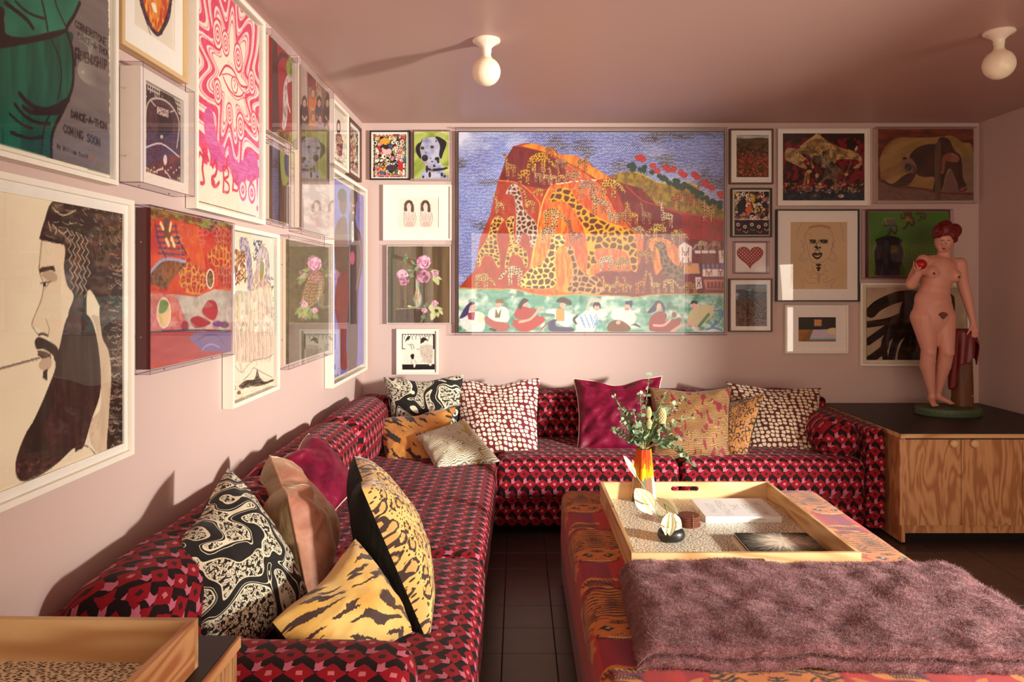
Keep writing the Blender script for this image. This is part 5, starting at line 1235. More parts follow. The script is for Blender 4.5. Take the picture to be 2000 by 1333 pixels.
def p_col2(c):
    p_collage(c, 8, [(226, 206, 160), (30, 24, 28), (196, 60, 60), (230, 180, 70), (90, 120, 70), (190, 130, 130), (236, 216, 180), (60, 66, 96), (206, 110, 90), (40, 34, 36)]); old = c.tf; c.tf = lambda p: p; W_, H_ = c.W, c.H
    c.line([(0, H_*.64), (W_, H_*.64)], .006, (226, 196, 190)); c.poly([(0, H_*.66), (W_, H_*.66), (W_, H_), (0, H_)], (34, 26, 40))
    for k in range(5): x = W_*(.1+.2*k); y = H_*(.76+.05*(k % 2)); c.ell(x, y, .012, .012, (236, 216, 190)); c.ell(x, y, .006, .007, (120, 50, 40)); c.line([(x-.01, y+.03), (x+.01, y+.04), (x+.02, y+.03)], .006, ((200, 90, 80), (206, 170, 50), (100, 140, 60))[k % 3])
    c.poly([(W_*.08, H_*.3), (W_*.3, H_*.12), (W_*.24, H_*.5), (W_*.1, H_*.55)], (40, 34, 40)); c.poly([(W_*.3, H_*.42), (W_*.48, H_*.25), (W_*.5, H_*.45), (W_*.36, H_*.52)], (220, 100, 60)); c.tf = old
def p_girls(c):                                          # 5.55 per px from 715,240
    c.a[:] = (238, 226, 208); BR = c.streak((70, 44, 32), (126, 92, 72), .002, .02, 3, 3)
    for ox, s in ((462, 1), (640, -1)):
        c.poly([(ox-45, 960), (ox-52, 1060), (ox-36, 1124), (ox+48, 1124), (ox+74, 1060), (ox+66, 960), (ox+30, 930), (ox-30, 930)], (236, 214, 200), 1, True)
        c.poly([(ox-26, 1070), (ox+50, 1070), (ox+48, 1124), (ox-34, 1124)], (226, 170, 150), .7)
        c.poly([(ox-30, 960), (ox-50, 950), (ox-44, 880), (ox-20, 845), (ox+18, 842), (ox+44, 870), (ox+58, 930), (ox+52, 968), (ox+24, 960), (ox+26, 905), (ox+4, 870), (ox-20, 900), (ox-14, 950)], BR, 1, True)
        c.ell(ox+4, 905, 22, 28, (238, 214, 196)); c.ell(ox-4, 895, 2.5, 2.5, (60, 40, 36)); c.ell(ox+12, 895, 2.5, 2.5, (60, 40, 36)); c.ell(ox+4, 915, 4, 2, (190, 90, 80))
        for k in range(9): c.line([(ox-44+k*14, 965+(k % 3)*16), (ox-40+k*13, 1010+(k % 4)*14), (ox-36+k*11, 1060)], .0012, (120, 96, 80))
        c.line([(ox-48, 965), (ox-56, 1040), (ox-40, 1122)], .0016, (90, 70, 60)); c.line([(ox+66, 965), (ox+80, 1040), (ox+54, 1122)], .0016, (90, 70, 60)); c.line([(ox-52, 878), (ox-44, 890)], .003, (90, 60, 50)); c.line([(ox+50, 900), (ox+62, 888)], .003, (90, 60, 50))
def rose(c, cx, cy, r, cols, seed=0):
    rs = np.random.RandomState(seed); c.ell(cx, cy, r, r*.92, cols[0])
    for k in range(46):
        t = 1-k/46; a = k*2.4; q = r*.86*t; c.ell(cx+q*math.cos(a), cy+q*math.sin(a)*.9, r*.30*(.5+t*.6), r*.16*(.6+t*.5), cols[1+rs.randint(len(cols)-1)], rot=a+PI/2+rs.uniform(-.4, .4))
PKS = [(170, 96, 128), (232, 178, 196), (206, 132, 160), (246, 210, 216), (150, 72, 106), (222, 160, 184)]
DKS = [(110, 40, 66), (160, 84, 112), (90, 30, 54), (206, 140, 160), (128, 56, 84)]
def leaf(c, a, b, w, col, vein=(226, 232, 190)):
    a = np.array(a, float); b = np.array(b, float); d = b-a; n = np.array([-d[1], d[0]])*w; c.poly([a, a+d*.3+n, a+d*.65+n*.8, b, a+d*.65-n*.8, a+d*.3-n], col, 1, True); c.line([a, b], .0012, vein, .6)
def p_peony(c):                                          # 4.935 per px from 735,470
    x, y = c.X, c.Y; c.a[:] = c.blend((74, 56, 30), (112, 88, 52), (fbm(x*40, y*2.5, 4, 2)-.3)*2.2); c.poly([(190, 660), (580, 655), (600, 800), (190, 800)], c.streak((58, 38, 28), (80, 52, 38), .02, .05)); c.poly([(100, 50), (190, 50), (185, 800), (100, 800)], c.streak((92, 92, 68), (66, 60, 40), .008, .3), .8)
    GR = c.streak((66, 96, 62), (150, 168, 110), .008, .01, 5, 3); LG = c.streak((176, 190, 120), (214, 216, 150), .01, .01)
    c.poly([(378, 370), (415, 380), (412, 470), (436, 540), (425, 630), (380, 640), (358, 560), (380, 480)], c.streak((120, 126, 96), (190, 190, 160), .004, .03, 7, 3), 1, True); c.poly([(372, 500), (395, 480), (398, 560), (388, 600)], (206, 150, 80), .8, True); c.line([(392, 520), (385, 570)], .004, (180, 60, 50))
    for p in ([(345, 290), (300, 220), (250, 205), (205, 250)], [(360, 330), (330, 270), (300, 265), (270, 280)], [(370, 360), (350, 320), (345, 290)], [(385, 380), (400, 340), (440, 280)], [(360, 350), (300, 335), (290, 330)], [(190, 665), (230, 655), (350, 652), (440, 655), (500, 690)]): c.line(p, .0035, (120, 116, 70))
    for a, b_, w in (((410, 250), (355, 300), .22), ((440, 300), (515, 360), .2), ((300, 380), (320, 400), .5), ((310, 330), (365, 345), .2), ((280, 210), (285, 130), .3), ((265, 200), (298, 160), .3), ((330, 300), (285, 290), .3), ((350, 300), (300, 280), .2), ((490, 600), (455, 650), .3), ((460, 700), (430, 790), .2), ((345, 640), (400, 640), .2), ((335, 195), (385, 240), .2), ((350, 310), (330, 360), .3)): leaf(c, a, b_, w, GR)
    for a, b_, w in (((525, 300), (605, 296), .2), ((555, 330), (600, 430), .28), ((580, 345), (630, 380), .2), ((530, 610), (545, 700), .35), ((560, 680), (530, 770), .3), ((600, 660), (640, 715), .25), ((590, 690), (595, 740), .3), ((550, 640), (640, 660), .15), ((300, 630), (350, 642), .2)): leaf(c, a, b_, w, LG)
    rose(c, 458, 210, 72, PKS, 1); rose(c, 455, 345, 74, DKS+[(214, 150, 176)], 2); rose(c, 250, 330, 56, PKS, 3); rose(c, 265, 395, 46, DKS+PKS[1:3], 4); rose(c, 570, 320, 34, PKS, 5); rose(c, 562, 607, 34, PKS, 6); rose(c, 463, 675, 28, PKS, 7)
    c.line([(410, 470), (412, 600), (400, 636)], .002, (226, 226, 210)); c.line([(190, 662), (440, 650)], .002, (200, 200, 190)); c.grain(6)
def p_cafe(c):                                           # 4.935 per px from 735,470
    c.a[:] = (238, 230, 212); K = (34, 26, 22); c.poly([(248, 902), (560, 902), (560, 1050), (540, 1045), (535, 925), (262, 920), (262, 1040), (290, 1048), (248, 1050)], K); c.poly([(250, 1195), (562, 1192), (562, 1243), (252, 1245)], K)
    for k in range(11): c.ell(262, 925+k*11, 6, 6, (240, 232, 214)); c.ell(540, 925+k*11, 6, 6, (240, 232, 214)); c.ell(270+k*26, 915, 12, 7, (240, 232, 214))
    for xx in (270, 345, 380, 422, 470, 505): c.line([(xx, 922), (xx+2, 955)], .003, K)
    c.poly([(425, 995), (430, 950), (455, 935), (485, 950), (500, 970), (480, 990), (450, 985)], K, 1, True); c.ell(478, 985, 22, 20, (236, 226, 206)); c.poly([(280, 975), (300, 930), (328, 925), (320, 950), (300, 975), (290, 980)], K, 1, True); c.ell(305, 985, 22, 22, (240, 230, 210))
    c.line([(330, 1000), (355, 1010), (365, 1045)], .003, K); c.line([(300, 1005), (330, 1010), (345, 1050)], .003, K); c.line([(395, 1048), (405, 1050)], .004, K); c.poly([(415, 1050), (450, 1010), (530, 1010), (545, 1050), (530, 1190), (490, 1180), (450, 1150)], (214, 198, 180), 1, True)
    rs = c.rs
    for k in range(90): xx, yy = rs.uniform(420, 540), rs.uniform(1010, 1180); c.line([(xx, yy), (xx+rs.uniform(-8, 8), yy+rs.uniform(2, 12))], .0008, (120, 100, 84))
    for k in range(40): xx, yy = rs.uniform(262, 540), rs.uniform(1060, 1190); c.ell(xx, yy, 1.5, 1.5, (190, 160, 130))
    c.poly([(330, 1110), (345, 1095), (365, 1100), (360, 1140), (345, 1145), (335, 1130)], K, 1, True); c.poly([(345, 1150), (370, 1150), (385, 1185), (345, 1190)], (236, 226, 206)); c.line([(345, 1150), (340, 1188), (385, 1188), (368, 1150)], .0015, K); c.poly([(355, 1190), (382, 1190), (372, 1225), (362, 1225)], (240, 230, 210)); c.poly([(505, 1185), (535, 1185), (530, 1205), (508, 1205)], (240, 230, 210))
def p_poppy(c):                                          # 2.7207 per px from 1410,230
    x, y = c.X, c.Y; c.a[:] = c.blend((44, 42, 22), (96, 70, 34), (fbm(x*50, y*60, 3, 3)-.35)*3); hor = .022+.004*np.sin(x*30)
    sky = c.blend((126, 140, 156), (206, 200, 190), (fbm(x*14, y*90, 6, 3)-.3)*2.4); c.a[:] = np.where((y < hor)[..., None], sky, c.a); m = (y > hor) & (y < hor+.03); c.a[m] = c.a[m]*.6+np.array((120, 76, 40))*.4; c.tf = lambda p: p; rs = c.rs
    for k in range(900):
        t = rs.rand()**.8; yy = hor.mean()+(c.H-.03)*t; r = .0008+.0042*t*rs.uniform(.5, 1.1); d = math.exp(-((t-.5)/.28)**2)
        if rs.rand() < .25+d*.75: c.ell(rs.rand()*c.W, yy, r*1.3, r, ((196, 60, 50), (176, 44, 40), (214, 92, 66), (150, 46, 34))[rs.randint(4)])
        else: c.line([(q := rs.rand()*c.W, yy), (q+.003, yy-.004-.006*t)], .001, ((70, 90, 40), (120, 110, 50))[rs.randint(2)])
def p_coast(c):
    x, y = c.X, c.Y; t = y/c.H; c.a[:] = c.blend((50, 50, 44), (110, 76, 60), (fbm(x*60, y*70, 3, 3)-.35)*3)
    f = fbm(x*22, y*40, 5, 4); sea = c.blend((64, 78, 92), (170, 172, 172), (f-.55)*5); sky = c.blend((84, 104, 122), (150, 156, 160), fbm(x*8, y*50, 8))
    c.a[:] = np.where((t < .36)[..., None], c.blend(sea, (84, 70, 58), (fbm(x*16, y*30, 12, 3) > .52)*(t > .16)*.9), c.a); c.a[:] = np.where((t < .12)[..., None], sky, c.a); c.tf = lambda p: p; rs = c.rs
    c.poly([(c.W*.55, c.H*.13), (c.W*.7, c.H*.10), (c.W, c.H*.12), (c.W, c.H*.17), (c.W*.6, c.H*.17)], (130, 112, 84))
    for k in range(520):
        q = rs.rand(); yy = c.H*(.36+.63*q); c.ell(rs.rand()*c.W, yy, .001+.0022*q, .001+.0016*q, ((184, 84, 56), (150, 70, 50), (96, 96, 70), (190, 120, 90))[rs.randint(4)])
def p_dino(c):                                           # 7.84 per px from 1510,240
    x, y = c.X, c.Y; c.a[:] = c.blend((132, 20, 30), (34, 22, 18), np.clip((fbm(x*40+y*12, y*34, 3, 3)-.42)*6, 0, 1)); c.poly([(140, 160), (1400, 160), (1400, 250), (1200, 230), (900, 260), (600, 230), (300, 260), (140, 330)], c.streak((30, 28, 22), (52, 26, 22), .01, .01), .9, True)
    c.poly([(150, 1010), (400, 1040), (900, 1010), (1400, 1020), (1400, 1200), (150, 1200)], c.streak((40, 56, 78), (26, 26, 26), .012, .008, 4, 4)); rs = c.rs
    for k in range(260):
        a = rs.rand()*PI*2; xx, yy = rs.uniform(160, 1390), rs.uniform(260, 950); l = rs.uniform(30, 80); c.line([(xx, yy), (xx+l*math.cos(a)*.5, yy-abs(l*math.sin(a))*.5), (xx+l*math.cos(a), yy-abs(l*math.sin(a)))], .0022, (38, 20, 18), taper=True)
    BE = c.blend((206, 164, 100), (110, 82, 50), (fbm(x*40, y*40, 8, 3)-.3)*2.4); GY = c.streak((96, 82, 70), (62, 52, 44), .01, .02)
    c.poly([(190, 430), (240, 385), (330, 395), (420, 380), (540, 300), (640, 190), (700, 180), (820, 290), (900, 340), (980, 390), (1150, 410), (1290, 470), (1360, 560), (1330, 680), (1240, 700), (1210, 690), (1310, 620), (1280, 570), (1150, 560), (980, 570), (930, 640), (830, 560), (760, 500), (640, 520), (600, 580), (630, 680), (590, 690), (560, 520), (480, 480), (430, 480), (520, 560), (550, 640), (470, 600), (520, 690), (480, 705), (340, 640), (230, 590), (180, 520)], BE, 1, True)
    c.poly([(600, 500), (760, 500), (740, 600), (660, 620)], GY); c.poly([(500, 560), (540, 600), (500, 640), (450, 600)], (110, 24, 28)); c.ell(356, 590, 16, 14, (214, 196, 150)); c.ell(356, 590, 6, 8, (20, 16, 14))
    for k in range(16): t = k/15; c.poly([(430+t*240-14, 370-t*180+16), (430+t*240-18, 370-t*180-22), (430+t*240+10, 370-t*180)], (206, 180, 130))
    for k in range(24): t = k/23; xx = 720+t*560; yy = 190+300*t**.6; c.poly([(xx-9, yy), (xx+12, yy-26), (xx+12, yy+4)], (196, 164, 110))
    for k in range(220): xx, yy = rs.uniform(200, 1280), rs.uniform(230, 560); m = abs(xx-690)/520; (200 < xx < 480 and yy > 400 or yy > 220+m*240) and c.ell(xx, yy, 5, 5, (44, 30, 22))
    for k in range(60): c.ell(rs.uniform(190, 400), rs.uniform(400, 520), 4, 4, (236, 214, 170))
    c.poly([(560, 720), (600, 740), (560, 800), (550, 920), (520, 930), (520, 800), (490, 940), (465, 930), (500, 760)], BE, 1, True)
    MN = c.blend((120, 96, 72), (46, 36, 30), (fbm(x*50, y*50, 12, 3)-.3)*2.4)
    c.poly([(740, 470), (780, 430), (830, 450), (870, 540), (960, 640), (1050, 720), (1130, 790), (1110, 820), (1000, 770), (990, 900), (1000, 1060), (930, 1060), (920, 900), (860, 860), (800, 870), (730, 960), (680, 1110), (580, 1160), (570, 1140), (650, 1060), (700, 930), (760, 850), (790, 720), (720, 700), (700, 860), (650, 870), (660, 780), (690, 680), (710, 600)], MN, 1, True)
    for k in range(40): c.line([(xx := rs.uniform(745, 860), yy := rs.uniform(450, 640)), (xx+rs.uniform(-12, 12), yy+30), (xx+rs.uniform(-16, 16), yy+60)], .0018, (200, 176, 130))
    c.ell(1120, 790, 30, 24, (196, 158, 110)); c.ell(670, 810, 26, 34, (190, 156, 110)); c.ell(720, 940, 26, 26, (190, 150, 104)); c.line([(1030, 1000), (1120, 780), (1260, 400)], .0028, (170, 140, 96), sm=False); c.poly([(1285, 345), (1290, 400), (1262, 440), (1248, 400)], (206, 190, 150))
    for k in range(130): xx = rs.uniform(170, 1390); yy = 960+rs.uniform(-40, 90)+20*math.sin(xx/60); a = rs.rand()*PI; c.line([(xx, yy), (xx+18*math.cos(a), yy+9*math.sin(a)), (xx+34*math.cos(a+.7), yy+30*math.sin(a+.7))], .0028, ((222, 196, 150), (170, 140, 104))[k % 2])
    c.ell(1040, 1120, 44, 26, (206, 180, 136)); c.ell(1025, 1115, 12, 9, (30, 24, 20)); c.grain(9)
def p_lineface(c):                                       # 6.665 per px from 1505,400
    c.a[:] = (206, 176, 134); c.a *= (.95+.1*fbm(c.X*6, c.Y*6, 3))[..., None]; LN = (130, 92, 70); PK = (164, 104, 92); GY = (140, 116, 104); K = (22, 18, 18)
    for p in ([(410, 232), (370, 320), (345, 380), (350, 420), (325, 440)], [(905, 232), (925, 320), (945, 400), (930, 440), (980, 490)], [(395, 970), (425, 1020), (415, 1095)], [(800, 1095), (790, 1040), (830, 1000), (825, 965), (760, 1000), (690, 1005), (685, 970), (730, 960), (720, 915), (650, 915), (700, 880)],
              [(440, 955), (480, 1010), (560, 1020), (605, 1000), (600, 965), (530, 950), (515, 915), (590, 905), (580, 880), (470, 875)], [(530, 790), (560, 820), (545, 860), (590, 870)], [(735, 770), (690, 800), (740, 870), (680, 850)]): c.line(p, .0016, LN)
    c.line([(450, 460), (448, 390), (500, 330), (520, 300), (640, 290), (760, 320), (810, 400), (815, 470), (800, 560), (760, 690), (690, 740), (610, 765), (540, 740), (500, 660), (485, 570), (450, 470)], .0028, PK)
    for k in range(24): t = k/23; xx = 500+270*t; yy = 312-26*math.sin(t*PI); c.line([(xx, yy), (xx+8, yy-22), (xx+16, yy+4)], .0022, PK)
    for k in range(26): a = k*.9; c.line([(480+40*math.cos(a)+(k % 2)*260, 410+26*math.sin(a)), (500+46*math.cos(a+.5)+(k % 2)*250, 412+30*math.sin(a+.5))], .0016, GY)
    for sx in (-1, 1):
        m = lambda v: 620+sx*(v-620)
        c.line([(m(760), 700), (m(800), 740), (m(860), 720), (m(850), 660), (m(800), 600)], .002, GY); c.line([(m(780), 700), (m(810), 720), (m(840), 705), (m(820), 650), (m(790), 600)], .0016, GY); c.line([(m(840), 470), (m(800), 520), (m(830), 540), (m(780), 590)], .003, (150, 100, 110))
    for ex, w in ((550, 40), (690, 52)):
        c.poly([(ex-w, 470), (ex-10, 455), (ex+w, 470), (ex+w*.8, 495), (ex, 500), (ex-w*.6, 490)], K, 1, True); c.ell(ex, 476, 12, 8, (190, 160, 120)); c.ell(ex+2, 476, 5, 6, K)
        for k in range(9): c.line([(ex-w+k*w/4, 470), (ex-w*1.1+k*w/3.6, 452)], .0022, K); c.line([(ex-w+k*w/4, 490), (ex-w*1.1+k*w/3.6, 512)], .0022, K)
    c.line([(625, 470), (600, 520), (615, 555)], .004, K); c.poly([(565, 545), (600, 540), (620, 560), (650, 545), (655, 570), (625, 572), (610, 580), (585, 565)], K, 1, True); c.line([(580, 600), (610, 585), (640, 605)], .004, K)
    c.poly([(540, 645), (585, 622), (610, 636), (640, 622), (675, 640), (650, 690), (605, 712), (565, 690)], K, 1, True); c.poly([(560, 648), (605, 655), (652, 645), (640, 675), (605, 685), (575, 672)], (206, 176, 134), 1, True); c.line([(550, 648), (605, 662), (665, 645)], .004, K)
    for yy, w in ((785, 38), (825, 32), (850, 18)): c.ell(625, yy, w, 14, K)
    c.line([(625, 780), (625, 860)], .008, K); c.poly([(600, 880), (640, 880), (650, 960), (635, 1050), (610, 970)], (176, 146, 126), .8)
def p_bedroom(c):                                        # 2.7207 per px from 1410,230
    x, y = c.X, c.Y; c.a[:] = (24, 26, 18); g = (np.abs((x/.012) % 1-.5) > .44) | (np.abs((y/.014) % 1-.5) > .44); c.a[g] = (58, 70, 34); c.poly([(400, 1128), (610, 1125), (610, 1195), (400, 1195)], c.blend((170, 90, 44), (70, 110, 60), ((x*1.0+y*.8)/.009 % 1 > .5)*1.0)); c.poly([(400, 1128), (470, 1126), (410, 1195), (400, 1195)], c.blend((206, 150, 60), (110, 50, 40), ((x-y)/.006 % 1 > .5)*1.0))
    c.poly([(485, 1128), (600, 1124), (606, 1172), (468, 1174)], (206, 186, 206), 1); c.poly([(468, 1174), (606, 1172), (606, 1180), (466, 1182)], (120, 180, 170)); c.poly([(560, 1126), (600, 1118), (606, 1150), (570, 1150)], (226, 206, 150), 1, True); c.poly([(484, 1068), (536, 1068), (536, 1114), (484, 1114)], (40, 34, 90)); c.poly([(491, 1074), (529, 1074), (529, 1108), (491, 1108)], c.streak((206, 90, 60), (226, 190, 90), .003, .003, 3, 5))
def p_monkey(c):                                         # 7.84 per px from 1690,240
    x, y = c.X, c.Y; c.a[:] = c.blend((134, 66, 40), (90, 38, 26), (fbm(x*12, y*34, 3)-.3)*2.4)
    c.poly([(230, 560), (280, 420), (400, 280), (560, 230), (900, 230), (1150, 215), (1320, 200), (1480, 300), (1640, 390), (1650, 1090), (1500, 1060), (900, 1000), (600, 960), (280, 900), (235, 750)], c.blend((172, 134, 76), (126, 94, 50), (fbm(x*9+y*14, y*9, 5, 3)-.3)*2.4), 1, True); c.poly([(1300, 230), (1480, 310), (1600, 500), (1560, 640), (1450, 420)], (126, 110, 50), .6, True); c.poly([(1480, 600), (1650, 560), (1650, 1060), (1560, 1060), (1480, 800)], (130, 100, 88), .7, True)
    c.poly([(200, 900), (500, 960), (1040, 1030), (1650, 1060), (1650, 1200), (190, 1200)], c.streak((130, 96, 84), (104, 76, 62), .03, .006)); c.line([(260, 880), (450, 980), (800, 1000), (1060, 1060), (1300, 1080), (1640, 1090)], .010, (104, 40, 28))
    BR = c.blend((70, 42, 28), (48, 30, 22), (fbm(x*14, y*14, 7)-.3)*2)
    c.poly([(1190, 1040), (1230, 860), (1300, 700), (1380, 900), (1440, 1050)], (122, 86, 84)); c.poly([(680, 510), (800, 380), (960, 330), (1090, 320), (1130, 240), (1200, 220), (1290, 270), (1360, 420), (1450, 500), (1480, 650), (1490, 830), (1550, 970), (1540, 1040), (1440, 1050), (1400, 920), (1300, 700), (1220, 820), (1180, 1010), (1080, 1040), (1030, 1040), (1060, 840), (900, 830), (780, 780), (740, 650)], BR, 1, True)
    c.poly([(600, 800), (770, 740), (740, 860), (640, 960), (480, 975), (360, 960), (250, 890), (290, 875), (400, 935), (500, 880)], c.streak((84, 58, 42), (56, 36, 26), .03, .01), 1, True)
    c.poly([(560, 560), (640, 530), (720, 560), (780, 650), (770, 740), (690, 770), (600, 750), (570, 660)], (134, 96, 76), 1, True); c.ell(660, 680, 58, 62, (66, 54, 56)); c.ell(605, 545, 34, 20, (36, 30, 36)); c.ell(640, 720, 20, 20, (86, 74, 76)); c.ell(645, 655, 18, 16, (50, 42, 46)); c.line([(730, 660), (755, 700), (740, 740)], .008, (44, 24, 20))
    c.poly([(1200, 500), (1300, 460), (1400, 490), (1440, 560), (1400, 605), (1290, 600), (1230, 590), (1210, 740), (1170, 740), (1170, 600)], (144, 78, 50), 1, True); c.ell(1375, 545, 60, 56, (150, 96, 80)); c.ell(1335, 485, 28, 16, (150, 110, 96), rot=-.6); c.ell(1350, 535, 7, 5, (60, 36, 34)); c.ell(1395, 575, 10, 6, (90, 50, 50))
    for k in range(4): c.line([(1200, 740), (1140+k*14, 760+k*6)], .006, (150, 96, 70))
    c.poly([(1075, 320), (1150, 280), (1160, 500), (1150, 800), (1160, 1190), (1075, 1190), (1060, 800), (1060, 500)], c.streak((112, 84, 66), (84, 60, 44), .006, .1)); c.poly([(1440, 1010), (1540, 970), (1550, 990), (1480, 1050)], (140, 80, 60), 1, True); c.grain(5)
def p_green(c):                                          # 4.0375 per px from 1670,400
    x, y = c.X, c.Y; c.a[:] = c.blend((70, 122, 26), (50, 98, 24), (fbm(x*5, y*5, 3)-.3)*1.6); YG = (126, 132, 50)
    for k in range(12):
        t = k/11; c.line([(100, 300+t*260), (140, 296+t*264), (190, 310+t*250)], .003, YG); c.line([(370, 305+t*250), (440, 325+t*230), (500, 320+t*240), (580, 318+t*240), (740, 300+t*260)], .003, YG)
    for k in range(26): xx = 104+k*25; (xx < 180 or xx > 360) and c.line([(xx, 305+10*math.sin(k)), (xx-12, 380), (xx+8, 460), (xx-14, 560)], .003, YG)
    c.poly([(170, 570), (160, 460), (148, 390), (165, 340), (178, 290), (210, 262), (250, 252), (310, 262), (355, 290), (380, 360), (375, 450), (350, 500), (348, 570)], c.blend((24, 22, 24), (56, 62, 74), (fbm(x*34, y*12, 8, 3)-.45)*3), 1, True); c.line([(170, 570), (150, 400), (180, 285), (250, 250), (345, 280), (382, 370), (372, 460), (348, 570)], .003, (130, 120, 90))
    for k in range(9): c.ell(180+k*22, 285-22*math.sin(k/8*PI), 17, 19, (26, 22, 26))
    c.poly([(278, 316), (342, 314), (344, 384), (276, 386)], (70, 34, 20)); c.poly([(286, 324), (334, 322), (336, 376), (284, 378)], (92, 82, 30))
    for (fx, fy, s, sh) in ((280, 190, 1, (56, 80, 100)), (415, 130, 1, (150, 110, 30)), (520, 90, .7, (80, 80, 50))):
        c.poly([(fx-18*s, fy-30*s), (fx+20*s, fy-32*s), (fx+18*s, fy+12*s), (fx-12*s, fy+14*s)], sh); c.line([(fx+18*s, fy-26*s), (fx+46*s, fy-20*s), (fx+44*s, fy+26*s)], .012*s, (72, 44, 26)); c.line([(fx-18*s, fy-24*s), (fx-46*s, fy-20*s), (fx-50*s, fy-50*s)], .012*s, (72, 44, 26))
        c.line([(fx, fy+10*s), (fx-10*s, fy+40*s), (fx-32*s, fy+60*s)], .014*s, (60, 36, 24)); c.line([(fx+8*s, fy+10*s), (fx+36*s, fy+36*s), (fx+50*s, fy+14*s)], .014*s, (60, 36, 24)); c.poly([(fx-30*s, fy-74*s), (fx+36*s, fy-76*s), (fx+34*s, fy-36*s), (fx-28*s, fy-34*s)], (78, 44, 28) if fx > 300 else (60, 40, 30))
    for k in range(9): c.line([(215+k*11, 155), (235+k*10, 105)], .002, (206, 190, 160), sm=False)
def p_braids(c):                                         # 4.0375 per px from 1670,400
    x, y = c.X, c.Y; c.a[:] = c.blend((196, 172, 142), (166, 140, 116), (fbm(x*10, y*10, 4, 4)-.3)*1.8); K = c.blend((36, 26, 22), (66, 46, 34), (fbm(x*12, y*34, 6, 3)-.45)*3)
    c.poly([(380, 760), (480, 700), (640, 700), (760, 712), (785, 760), (780, 900), (730, 1226), (530, 1226), (350, 1226), (400, 1000), (350, 900)], K, 1, True)
    for p, w in (([(560, 730), (400, 720), (280, 750), (180, 800), (128, 850)], .075), ([(500, 830), (360, 880), (260, 920), (105, 945)], .045), ([(480, 860), (330, 920), (220, 1000), (105, 1080)], .05), ([(470, 880), (340, 980), (250, 1060), (225, 1140), (110, 1226)], .055), ([(520, 900), (400, 1000), (320, 1080), (285, 1226)], .05), ([(470, 860), (360, 900), (280, 960), (235, 1120), (242, 1226)], .040), ([(560, 900), (440, 1040), (380, 1150), (370, 1226)], .06), ([(600, 900), (500, 1060), (470, 1226)], .09), ([(660, 800), (700, 1000), (640, 1226)], .14)): c.line(p, w, K)
    for p in ([(560, 760), (420, 900), (330, 1100), (310, 1226)], [(600, 800), (470, 980), (420, 1160)], [(640, 820), (560, 1000), (500, 1200)], [(700, 760), (700, 960), (640, 1200)]): c.line(p, .003, (120, 100, 84), .6)
    c.grain(7)
# ---------------------------- left wall paintings
def p_dance(c):                                          # 3.604 per px from 0,0
    x, y = c.X, c.Y; c.a[:] = c.streak((124, 110, 106), (108, 96, 94), .1, .02)
    GRN = c.blend((18, 98, 76), (12, 62, 50), (fbm(x*50, y*6, 4, 3)-.3)*2.4); GRL = c.blend((40, 124, 96), (22, 88, 68), (fbm(x*14, y*14+x*8, 8, 3)-.3)*2.4); K = (34, 22, 24)
    c.poly([(-300, 300), (0, 260), (470, 215), (505, 330), (516, 480), (505, 620), (450, 760), (380, 900), (360, 1000), (362, 1110), (300, 1300), (-300, 1200)], GRN, 1, True)
    c.poly([(-300, -400), (600, -400), (560, 20), (520, 110), (466, 205), (330, 232), (150, 255), (45, 235), (0, 60), (-300, 60)], GRL, 1, True)
    c.poly([(-300, 60), (0, 40), (30, 150), (48, 240), (180, 262), (330, 228), (470, 200), (462, 225), (380, 265), (200, 305), (0, 340), (-300, 360)], K, 1, True)
    for p, w in (([(560, 20), (520, 110), (468, 205), (505, 330), (516, 480), (505, 620), (450, 760), (380, 900), (360, 1000), (362, 1110)], .009), ([(375, -60), (400, 50), (465, 190)], .005), ([(280, -60), (320, 120), (335, 215)], .006), ([(360, 270), (420, 420), (430, 560), (405, 700)], .004), ([(140, 660), (220, 740), (340, 770), (480, 700)], .012), ([(165, 750), (230, 790), (360, 790), (440, 780)], .010),
                 ([(105, 730), (170, 810), (260, 860), (350, 870)], .008), ([(70, 800), (150, 870), (230, 900)], .006), ([(80, 930), (200, 970), (300, 960)], .008), ([(350, 800), (310, 900), (290, 1080)], .005), ([(40, 20), (180, 130), (230, 195)], .010), ([(110, 10), (200, 90), (310, 130)], .006)): c.line(p, w, K)
    c.poly([(200, 770), (340, 770), (470, 698), (505, 640), (480, 720), (420, 800), (300, 805)], K, 1, True)
    S = (44, 32, 34); write(c, 'CORNERSTONE', 528, 140, 16, 48, .62, .0034, S, 1.25); write(c, 'DANCE-A-THON', 548, 228, 15, 46, .60, .0034, S, 1.22); write(c, 'FRIENDSHIP', 530, 345, 18, 66, .36, .0044, S, 1.25); write(c, 'F', 530, 340, 24, 120, .2, .006, S)
    write(c, 'DANCE-A-THON', 500, 775, 17, 46, .36, .0042, S, 1.22); write(c, 'COMING SOON', 448, 872, 18, 56, .40, .0040, S, 1.3); write(c, 'By William Scott', 402, 1010, 9.5, 28, .36, .0024, S, 1.45)
    # deckled edge of the paper
    rs = c.rs; pts = [(762, -20)]
    for k in range(90): pts.append((762+14*k/90+rs.uniform(-5, 5), -10+1250*k/89))
    c.poly(pts+[(900, 1260), (900, -100)], (240, 226, 200)); c.poly([(-300, 920), (0, 1008), (150, 1052), (360, 1112), (560, 1170), (776, 1232), (900, 1300), (-300, 1500)], (240, 228, 204))
